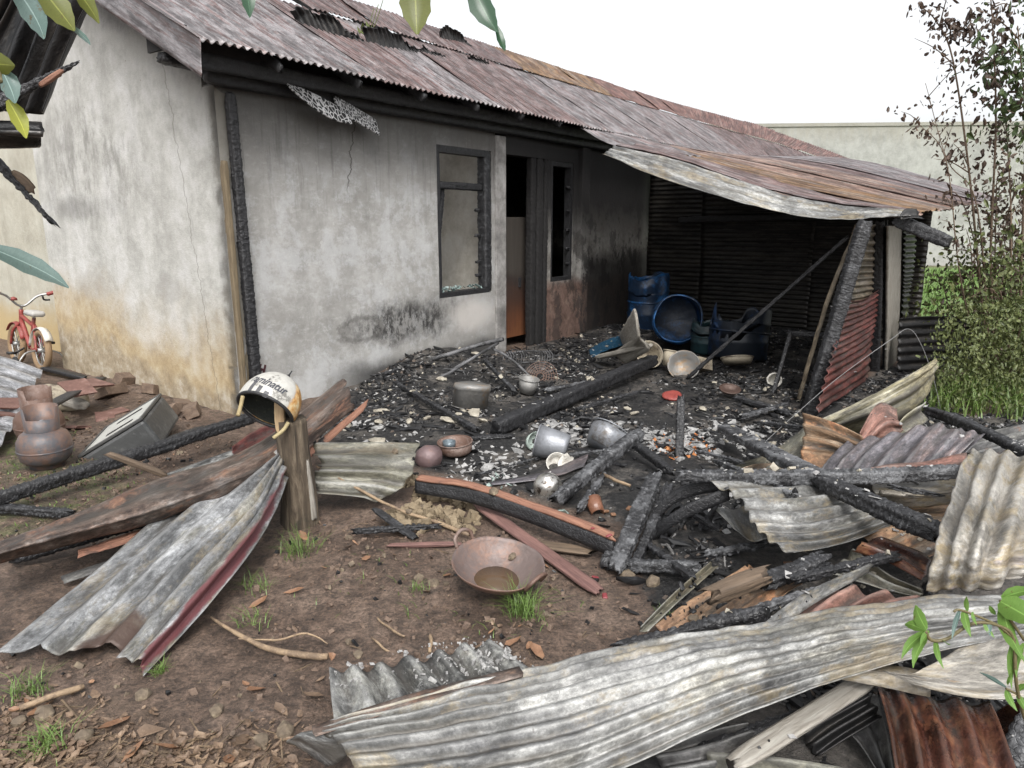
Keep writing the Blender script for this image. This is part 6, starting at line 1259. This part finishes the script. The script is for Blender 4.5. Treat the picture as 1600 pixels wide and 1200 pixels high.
leaves(gp([(20, 640), (150, 600), (330, 660), (260, 720), (60, 690)]), 500, .02, .06, mleaf, .8)
# pieces one can count: stones, bricks, tiles, plaster shards, fallen leaves
def atop(u, v, z=.0):
    p = G(u, v, z); ok, loc, nr, _, ob, _ = sc.ray_cast(DG, Vector((p[0], p[1], max(z+.25, .3))), Vector((0, 0, -1)), distance=3)
    return np.array(loc) if ok else p
def rock(u, v, r_, label, group, mat=mstone, flat=.65, name='stone', cat='stone'):
    p = atop(u, v); V = np.array(ICO)*np.array((r_, r_*rnd.uniform(.65, .9), r_*flat))*(1+.3*(rs.rand(12, 3)*2-1)); V = V @ rotm(1, .7)[0].T + p + np.array((0, 0, r_*flat*.25))
    o = tag(obj(name, V, ICF, mat, None, None, False), label, cat, group); bevel(o, r_*.12, 2); return o
ps = [(678, 915, .045), (655, 908, .05), (545, 838, .035), (575, 858, .03), (340, 1115, .045), (410, 1160, .05), (445, 1150, .06), (130, 1155, .05), (30, 1130, .045), (70, 1115, .05), (225, 1090, .05), (560, 1025, .03), (545, 1000, .03), (790, 1168, .04), (620, 775, .04), (700, 800, .05), (660, 795, .04), (600, 870, .03), (720, 900, .035), (800, 905, .04), (690, 770, .045), (640, 815, .035), (980, 905, .05), (1020, 915, .06), (1080, 1000, .04)]
SL_ = ['larger yellow stone of the pair left of the wok', 'smaller yellow stone of the pair left of the wok', 'small mossy stone right behind the grass by the stump', 'flat mossy stone before the black stick by the stump', 'yellow-brown stone in the leaf litter left of the foreground sheet', 'stone at the litter edge beside the pale stone', 'dark mossy stone touching the crumpled left end of the foreground sheet', 'round stone in the leaf litter at bottom left', 'mossy stone at the far left under the brown branch', 'stone beside the brown branch at lower left', 'stone below the torn end of the left big sheet', 'square muddy stone just behind the ash-caked sheet', 'smaller stone behind the square muddy stone', 'stone in front of the foreground sheet at the bottom edge', 'tan stone at the back of the earth pile by the leaning sheet', 'biggest tan stone in the earth pile', 'tan stone left of the biggest one in the earth pile', 'small stone in the mud left of the red-brown batten', 'small stone touching the wok on its left', 'stone half under the wok front', 'tan stone close to the burnt bent plank', 'small tan stone at the left foot of the earth pile', 'yellowish stone under the foot of the charred corner frame', 'pale broken stone below the lower arm of the corner frame', 'small stone beside the grass at the charcoal slope']
for (u, v, r_), l_ in zip(ps, SL_): rock(u, v, r_*.75, l_, 'stones scattered on the mud')
rock(772, 815, .035, 'mossy round stone resting on the red-brown plank', 'stones scattered on the mud')
def slab(name, cat, label, group, pts, mat, sx, sy, t_):
    for q_, (u, v, k) in enumerate(pts):
        p = atop(u, v); b = box(sx*k, sy*k, t_) if name != 'plaster_shard' else (np.array(ICO)*np.array((sx*k*.55, sy*k*.55, t_*.6))*(1+.3*(rs.rand(12, 3)*2-1)), ICF); V = b[0]*(1+.14*(rs.rand(len(b[0]), 3)*2-1)) @ rotm(1, .7)[0].T + p + np.array((0, 0, t_*.5)); bevel(tag(obj(name, V, b[1], mat, None, None, False), label if isinstance(label, str) else label[q_], cat, group), .004, 1)
mbrick = gritmat('old_brick', [(.35, (.07, .046, .034)), (.55, (.15, .105, .075)), (.7, (.24, .19, .15))], .9, 20)
mterra = gritmat('terracotta', [(.35, (.09, .045, .036)), (.55, (.16, .085, .068)), (.7, (.25, .17, .145))], .8, 20)
slab('brick', 'brick', ['orange brick nearest the house corner', 'brick right of the orange corner brick', 'brick half under the metal casing', 'brick at the wall foot behind the casing', 'large flat stone-like brick right of the black plank', 'brick beside the end of the black plank', 'small brick fragment at the wall above the casing'], 'bricks at the gable wall', [(285, 640, 1.1), (300, 648, .9), (262, 650, .8), (200, 606, 1), (175, 620, 1.2), (150, 610, 1), (235, 615, .7)], mbrick, .2, .12, .09)
slab('roof_tile', 'tile', ['largest reddish tile right of the jerrycan', 'reddish tile in front of the largest tile', 'small tile left of the metal casing', 'tile beside the jerrycan cap', 'large reddish tile left of the gas cylinders', 'tile at the left picture edge', 'small tile touching the rear gas cylinder', 'small tile behind the metal casing', 'small tile right of the front gas cylinder'], 'broken tiles by the gable wall', [(150, 640, 1.2), (128, 650, 1.1), (165, 652, .8), (110, 630, .9), (30, 660, 1.2), (12, 672, 1), (48, 668, .8), (180, 645, .8), (120, 668, .7)], mterra, .24, .18, .02)
slab('roof_tile', 'tile', ['orange shard left of its neighbour below the leaning beam', 'tiny orange shard below the leaning round beam', 'orange shard beside the broad cracked beam', 'large orange shard on the charcoal slope'], 'orange tile shards', [(945, 802, .5), (958, 806, .4), (985, 800, .5), (1240, 905, 1)], mleafo, .09, .07, .015)
slab('plaster_shard', 'plaster', ['pointed plaster shard near the front wall at left', 'plaster shard in front of the pointed one', 'white plaster shard in front of the dented pot', 'plaster shard left below the dented pot', 'plaster bit behind the leaning sheet', 'plaster shard left of the broad shard by the thick beam', 'broad plaster shard at the foot of the thick slanting beam', 'yellowish shard touching the tip of the thick slanting beam', 'long flat board-like shard above the rusty basin', 'small plaster bit behind the stump sheet', 'wide pale shard above the leaning sheet', 'plaster shard right of the red flange end', 'small shard by the oven rack', 'pale shard right of the upright stake', 'plaster bit on the bare floor in mid lean-to', 'plaster bit right of the floor middle', 'white shard left of the small tan bucket', 'white shard beside the leaning stick', 'grey shard before the right post'], 'plaster shards in the rubble', [(596, 643, 1.1), (592, 660, .8), (722, 612, .9), (690, 604, .9), (668, 655, .7), (720, 648, 1), (742, 650, 1.3), (755, 662, 1), (700, 660, 1.3), (640, 660, .6), (590, 690, 1.2), (540, 668, 1.1), (870, 590, .7), (1098, 640, .8), (980, 640, .6), (990, 648, .7), (760, 585, .8), (745, 578, .9), (1200, 645, .9)], mcrumb, .13, .09, .03)
slab('melted_scrap', 'scrap', ['red scrap nearest the short charred block', 'red scrap below the one at the charred block', 'red scrap on the red-brown plank edge', 'red scrap at the burnt tip of the red-brown plank', 'red scrap under the bent burnt plank end'], 'red melted scraps', [(945, 862, 1), (950, 880, .8), (930, 905, .9), (945, 935, 1), (925, 870, .6)], plain('bright_red_scrap', (.2, .035, .04), .5), .04, .022, .008)
DLF = 'dry leaves lying on the mud'
for u, v, k, l_ in [(405, 942, 1.1, 'orange leaf nearest the left big sheet'), (460, 925, .9, 'orange-brown leaf above the pale root'), (475, 835, 1, 'leaf under the grass by the stump'), (490, 1092, .9, 'leaf left of the ash-caked sheet'), (400, 1082, 1, 'orange leaf in the middle of the lower mud'), (440, 1115, .8, 'leaf near the crumpled flashing'), (572, 877, .7, 'yellow leaf in mud between stump and wok'), (60, 1115, 1.2, 'leaf under the brown branch at far left'), (150, 1090, .8, 'leaf near the end of the brown branch'), (180, 1140, 1.3, 'large leaf in the litter at bottom left'), (235, 1150, 1.1, 'leaf in the litter below the torn sheet end'), (380, 1160, 1, 'upright leaf in the litter near the crumpled flashing'), (355, 1190, 1, 'leaf at the bottom edge left of the flashing'), (270, 1170, 1.2, 'leaf in the thickest litter at the bottom'), (210, 1180, 1, 'leaf at the bottom edge in the thick litter'), (700, 905, .8, 'small leaf against the wok'), (545, 860, .8, 'yellow leaf before the mossy stone'), (800, 1020, 1, 'leaf right above the ash-caked sheet'), (840, 1035, 1.2, 'leaf between ash-caked sheet and foreground sheet')]:
    V, F = chunks(atop(u, v)[None]+np.array((0, 0, .008)), np.array([[.085, .07, .07]])*k, .3, .9, .1, LV, LFt); tag(obj('dry_leaf', V, F, mleafo if rnd.random() < .55 else mleaf, None, None, True), l_, 'leaf', DLF)

# ================================================================== GREENERY
def leafmat(name, a, b, rough=.45):
    t = NT(name, rough); v = t.coord('Object', rand=20); uv = t.coord('UV'); x, y, _ = t.sep(uv)
    c = t.mix(t.noise(v, 14, 4), a, b); vein = t.math('SUBTRACT', 1, t.step(t.math('ABSOLUTE', t.math('SUBTRACT', y, .5)), .0, .045))
    c = t.mix(t.math('MULTIPLY', vein, .5), c, tuple(min(1, q*2.2+.03) for q in b))
    c = t.mix(t.math('MULTIPLY', t.step(t.noise(v, 60, 6, .75), .6, .66), .75), c, (.11, .075, .025)); c = t.mul(c, t.noise(t.map(uv, (26, 3, 1)), 2, 3), .75, 1.2)
    tr = t.node('ShaderNodeBsdfTranslucent'); t.put(tr.inputs['Color'], c); mx = t.node('ShaderNodeMixShader'); mx.inputs[0].default_value = .35
    t.done(c); out = [q for q in t.t.nodes if q.type == 'OUTPUT_MATERIAL'][0]; t.t.links.new(t.b.outputs[0], mx.inputs[1]); t.t.links.new(tr.outputs[0], mx.inputs[2]); t.t.links.new(mx.outputs[0], out.inputs[0])
    return t.m
lg = leafmat('fresh_leaf', (.1, .2, .035), (.17, .3, .07)); lol = leafmat('olive_leaf', (.07, .085, .012), (.17, .18, .03)); lbl = leafmat('bluish_leaf', (.06, .12, .1), (.2, .27, .25), .25); lyl = leafmat('yellow_green_leaf', (.2, .22, .02), (.35, .36, .05)); ldk = leafmat('deep_green_leaf', (.02, .06, .03), (.05, .11, .06), .3)
def leaf_vf(b, tip, w, side=None, curl=0., fold=.25, n=9, tipw=.0):
    b, tip = np.asarray(b, float), np.asarray(tip, float); L = np.linalg.norm(tip-b); d = (tip-b)/L
    s_ = np.cross(d, np.array((0, 1., 0)) if side is None else side); s_ /= np.linalg.norm(s_)+1e-9; nn = np.cross(s_, d); V = []; uv = []
    for i in range(n):
        q = i/(n-1); h_ = w/2*(math.sin(math.pi*min(1, q*.93+.05)**.8))*(1-.25*q)+w*.015; c_ = b + d*L*q + nn*curl*L*math.sin(q*2.4)
        for j in (-1, -.5, 0, .5, 1): V.append(c_ + s_*h_*j*(1+.06*math.sin(q*25+j)) + nn*fold*h_*abs(j)); uv.append((q, .5+j/2))
    return np.array(V), [(i*5+j, i*5+j+1, i*5+j+6, i*5+j+5) for i in range(n-1) for j in range(4)], np.array(uv)
def branch(label, twigs, lvs, Y, loc, nm='leafy_branch', cat='branch'):
    b_ = thing(nm, label, cat, loc); tw = plain(nm+'_twig', (.12, .1, .045), .6)
    for pts, r_ in twigs: obj('twig', *tube([Dp(u, v, Y+dy) for u, v, dy in pts], r_, 7), tw, b_)
    for (u0, v0, u1, v1, w, m_, curl, dy) in lvs:
        V, F, uv = leaf_vf(Dp(u0, v0, Y+dy), Dp(u1, v1, Y+dy-.02), w/FPX*Y, curl=curl, side=np.array((rnd.uniform(-.25, .25), 1., rnd.uniform(-.3, .3)))); obj('leaf', V, F, m_, b_, uv)
    return b_
branch('green leaves hanging down into the sky from the top edge', [([(300, -90, .05), (500, -70, 0), (640, -30, 0), (700, -50, 0), (760, -34, .0), (850, -60, .05)], .004)],
       [(648, -34, 652, 50, 48, lol, .1, 0), (738, -24, 778, 45, 38, ldk, .12, 0), (776, 40, 788, 74, 12, ldk, .2, 0), (380, -40, 388, 24, 26, ldk, .1, .02)], .8, Dp(600, -60, .8))
branch('bluish and olive leaves hanging in the top left corner', [([(-120, -60, .05), (0, -30, 0), (60, -30, 0), (130, -40, .03)], .004), ([(-120, 60, .05), (-60, 80, .0), (-10, 100, 0), (4, 130, 0)], .003)],
       [(18, -28, 60, 56, 44, lbl, .15, 0), (58, -26, 112, 44, 40, lol, .1, 0), (108, 38, 134, 66, 9, lbl, .2, 0), (110, -28, 150, 34, 26, lol, .1, .02), (-30, 98, 18, 102, 34, lol, .1, 0), (2, 108, 20, 158, 30, lbl, .12, 0), (12, 156, 36, 212, 26, lyl, .15, 0)], .85, Dp(0, -60, .85))
branch('single bluish leaf drooping in from the left edge', [([(-160, 330, .05), (-60, 350, 0), (-20, 382, 0)], .003)], [(-22, 384, 92, 448, 34, lbl, .22, 0)], .85, Dp(-60, 340, .85))
wd = [(1448, 984, 1434, 948, 24, lg, .1, 0), (1446, 986, 1418, 980, 22, lg, .2, 0), (1446, 988, 1414, 1032, 20, lg, .2, 0), (1450, 990, 1431, 1046, 22, lg, .15, .01), (1452, 986, 1440, 1010, 14, lg, .1, 0), (1462, 1000, 1478, 1046, 13, lg, .15, 0), (1474, 1000, 1486, 1006, 10, lg, .1, 0), (1500, 953, 1489, 1001, 9, lbl, .1, 0), (1506, 953, 1519, 996, 16, lg, .1, 0), (1512, 955, 1512, 934, 9, lg, .1, 0), (1520, 956, 1528, 977, 10, lg, .1, 0), (1546, 968, 1549, 993, 12, lbl, .2, 0), (1556, 960, 1548, 948, 9, lg, .1, 0),
      (1563, 940, 1640, 985, 46, lg, .15, -.02), (1565, 935, 1625, 925, 26, lg, .15, 0), (1566, 944, 1612, 1040, 30, lg, .15, -.01), (1585, 1000, 1584, 1078, 15, lg, .1, 0), (1600, 1005, 1592, 1060, 18, lg, .1, 0), (1572, 1074, 1533, 1054, 8, lbl, .1, 0), (1572, 1078, 1592, 1112, 14, lg, .15, 0), (1590, 1085, 1606, 1115, 12, lg, .1, 0), (1588, 1080, 1612, 1070, 14, lg, .1, 0), (1575, 1070, 1580, 1050, 8, lg, 0, 0), (1538, 972, 1555, 996, 12, lg, .1, 0)]
branch('fresh green weed with toothed leaves reaching in at the lower right edge', [([(1640, 1240, .1), (1592, 1090, 0), (1584, 1002, 0), (1562, 978, 0), (1520, 974, 0), (1480, 998, 0), (1455, 1000, 0), (1446, 986, 0)], .0035), ([(1586, 1000, 0), (1560, 978, .0), (1535, 966, 0), (1500, 953, 0), (1490, 956, 0)], .0025), ([(1590, 1085, 0), (1572, 1076, 0)], .0025), ([(1600, 1000, 0), (1570, 955, 0), (1563, 938, 0)], .003)], wd, 1.3, Dp(1640, 1240, 1.4), 'green_weed', 'weed')

def blades(P, hgt, wid, lean=.5):               # grass blades, two bent quads each
    n = len(P); a = rs.rand(n)*6.283; d = np.stack([np.cos(a), np.sin(a), np.zeros(n)], -1); s_ = np.stack([-d[:, 1], d[:, 0], d[:, 2]], -1)
    h_ = hgt*(.5+rs.rand(n)); l_ = lean*(.3+rs.rand(n)); rows = []
    for q, w in ((0, 1), (.5, .8), (1, .06)):
        c = P + d*(h_*l_*q*q)[:, None] + up*(h_*q*(1-.25*l_*q))[:, None]; rows += [c - s_*wid*w/2, c + s_*wid*w/2]
    V = np.stack(rows, 1); F = np.array([(0, 1, 3, 2), (2, 3, 5, 4)])
    return V.reshape(-1, 3), (F[None] + (np.arange(n)*6)[:, None, None]).reshape(-1, 4)
mgrass = gritmat('grass_blades', [(.3, (.04, .075, .012)), (.5, (.085, .14, .025)), (.7, (.16, .2, .06))], .5)
mgrassb = gritmat('bright_grass', [(.3, (.055, .1, .018)), (.5, (.1, .165, .035)), (.7, (.17, .24, .07))], .5)
for lab, u, v, n, h_, r_ in (('leafy grass tuft growing below the wok', 815, 965, 150, .11, .05), ('sparse grass tuft near the stump', 470, 862, 90, .1, .07), ('small grass tuft below the left big sheet', 42, 1078, 90, .06, .06), ('small grass tuft in dry leaves at the bottom left', 70, 1172, 90, .06, .05), ('thin grass seedling cluster left of the pale root', 400, 915, 40, .06, .06), ('small grass tuft by the charcoal slope', 1035, 970, 40, .05, .04), ('small weed tuft at the broken sheet end', 250, 1052, 60, .04, .02), ('low grass tuft right of the left big sheet', 395, 965, 40, .05, .07), ('grass tuft against the yellow stone near the wok', 650, 925, 30, .04, .03)):
    c_ = atop(u, v); P = c_ + np.concatenate([rs.randn(n, 2)*r_*.6, np.zeros((n, 1))], 1); P[:, 2] = gheight(P[:, 0], P[:, 1])-.004
    V, F = blades(P, h_, .0032, 1.1); tag(obj('grass_tuft', V, F, mgrassb, None, None, False), lab, 'grass')
L, k, g_ = drop(inpoly(MOSSP, 2600, 1.4), only_ground=True); stuff('short_grass', *blades(L, .018, .006, 1.2), mgrass)
P = inpoly(gp([(280, 940), (600, 860), (1000, 960), (800, 1020)]), 200, 1.5); L, k, g_ = drop(P, only_ground=True); stuff('short_grass', *blades(L, .03, .004, 1.2), mgrass)
P = np.stack([5.2+rs.rand(4200)**1.4*9, 9.0+rs.rand(4200)*14], -1); P = np.concatenate([P, gheight(P[:, 0], P[:, 1])[:, None]], 1); stuff('meadow_grass', *blades(P, .22, .03, .7), mgrassb)

# shrubs at the right: tall half-burnt stems with browned leaves, green undergrowth at their feet
mbrl = gritmat('browned_leaves', [(.3, (.022, .014, .012)), (.5, (.06, .038, .026)), (.7, (.12, .075, .045))], .6, 6); mogl = gritmat('olive_weed_leaves', [(.3, (.024, .034, .012)), (.5, (.075, .095, .027)), (.7, (.17, .18, .06))], .55, 6); mdgl = gritmat('dark_green_leaves', [(.3, (.016, .03, .01)), (.5, (.045, .075, .022)), (.7, (.09, .12, .035))], .55, 6); mstem = plain('shrub_stem', (.13, .09, .06), .8, .4, 20)
def leafcloud(P, size): return chunks(P, sz(len(P), size*.5, size*1.4, 1.2, (1, 1., 1.)), .25, 6.2, 0, LV, LFt)
def along(pts, n, spread, t0=0., t1=1., clump=.6):
    C = crom(np.array(pts), t0+(t1-t0)*rs.rand(max(2, n//7))); c = C[rs.randint(0, len(C), n)]
    return c + rs.randn(n, 3)*spread*np.array((1, 1, clump))
def shrub(label, Y, stems, leafspec, green=None):
    base = Dp(*stems[0][0][0], Y); base[2] = 0; b_ = thing('tall_shrub', label, 'shrub', base, 'half-burnt shrubs at the right')
    W_ = []
    for pts, r_ in stems:
        w_ = [Dp(u, v, Y + (rnd.random()-.5)*.5 + (k*.06)) for k, (u, v) in enumerate(pts)]; W_.append(w_); obj('stem', *tube(w_, [r_*.7, r_*.22], 6), mstem, b_)
        for _ in range(7):                      # side twigs
            q = rnd.uniform(.3, .98); c = crom(np.array(w_), np.array([q]))[0]; d = np.array((rnd.uniform(-1, 1), rnd.uniform(-.6, .6), rnd.uniform(.0, .9)))*rnd.uniform(.15, .5); obj('twig', *tube([c, c+d*.5+up*.03, c+d], [r_*.35, .002], 5), mstem, b_); W_.append([c, c+d*.5, c+d])
    for (i, n, sp, t0, t1, size, m_) in leafspec:
        V, F = leafcloud(along(W_[i], n, sp, t0, t1), size); o = obj('leaves', V, F, m_, b_, None, False); o['kind'] = 'stuff'
    for w_ in W_:
        if len(w_) == 3: V, F = leafcloud(along(w_, 9, .05, .3, 1.), .055); o = obj('leaves', V, F, mbrl, b_, None, False); o['kind'] = 'stuff'
    return b_
shrub('tall thin shrub with few brown leaves arching left against the sky', 7.4, [([(1548, 620), (1530, 430), (1512, 250), (1488, 90), (1462, 32), (1436, 8)], .022), ([(1545, 600), (1538, 420), (1520, 300), (1480, 250), (1446, 130)], .014)], [(0, 90, .07, .72, 1, .06, mbrl), (1, 130, .09, .55, 1, .06, mbrl), (0, 60, .1, .4, .7, .06, mbrl)])
shrub('tall upright shrub in the middle with dark brown leaf clumps', 7.1, [([(1560, 640), (1548, 420), (1556, 200), (1552, 60), (1546, -30)], .022), ([(1572, 640), (1580, 400), (1575, 240), (1560, 110), (1520, 70)], .016), ([(1540, 620), (1500, 430), (1478, 250), (1432, 190)], .012)], [(0, 170, .12, .55, 1, .065, mbrl), (8, 150, .13, .5, .95, .065, mbrl), (0, 160, .22, .3, .6, .06, mbrl), (16, 70, .08, .6, 1, .055, mbrl)])
shrub('bushy shrub at the right edge with dark green upper leaves', 6.9, [([(1590, 650), (1596, 420), (1602, 200), (1590, 40)], .024), ([(1610, 650), (1630, 380), (1625, 150), (1640, -40)], .02)], [(0, 300, .16, .66, 1, .08, mdgl), (8, 320, .22, .55, 1, .08, mdgl), (0, 260, .25, .3, .65, .06, mbrl), (8, 250, .3, .2, .6, .065, mogl)])
def bush(label, Y, cen, n, sp, m_, size=.06, cat='bush'):
    base = Dp(cen[0][0], 640, Y); base[2] = 0; b_ = thing('low_bush', label, cat, base, 'undergrowth at the right')
    for (u, v, k) in cen:
        c = Dp(u, v, Y); V, F = leafcloud(c + rs.randn(int(n*k), 3)*sp*np.array((1, .9, .9)), size); o = obj('leaves', V, F, m_, b_, None, False); o['kind'] = 'stuff'
        for _ in range(5): e = c + rs.randn(3)*sp; obj('stem', *tube([np.array((base[0]+(c[0]-base[0])*.6+rnd.uniform(-.15, .15), Y, 0)), (c+e)/2-up*.1, e], [.01, .003], 5), mstem, b_)
bush('dark green bush with burnt twigs behind the black fence', 7.9, [(1490, 470, 1), (1530, 420, 1), (1500, 540, 1), (1545, 500, 1)], 420, .26, mogl); bush('browned bush standing in front of the boundary wall', 7.5, [(1560, 330, .8), (1590, 400, 1), (1530, 480, .7)], 420, .24, mbrl)
bush('dense green bush at the right edge of the picture', 6.6, [(1590, 480, 1), (1560, 560, 1), (1610, 420, 1), (1600, 580, 1)], 520, .25, mogl)
WEEDP = gp([(1442, 650), (1470, 612), (1540, 596), (1760, 590), (1800, 655), (1560, 664)]); P = inpoly(WEEDP, 2600, .5); P = np.concatenate([P, gheight(P[:, 0], P[:, 1])[:, None]], 1)
stuff('tall_weeds', *blades(P, .2, .012, .8), mgrass)
V, F = leafcloud(P[rs.randint(0, len(P), 9000)] + np.concatenate([rs.randn(9000, 2)*.06, .03+rs.rand(9000, 1)**1.3*.85], 1), .038); stuff('weed_leaves', V, F, mogl)
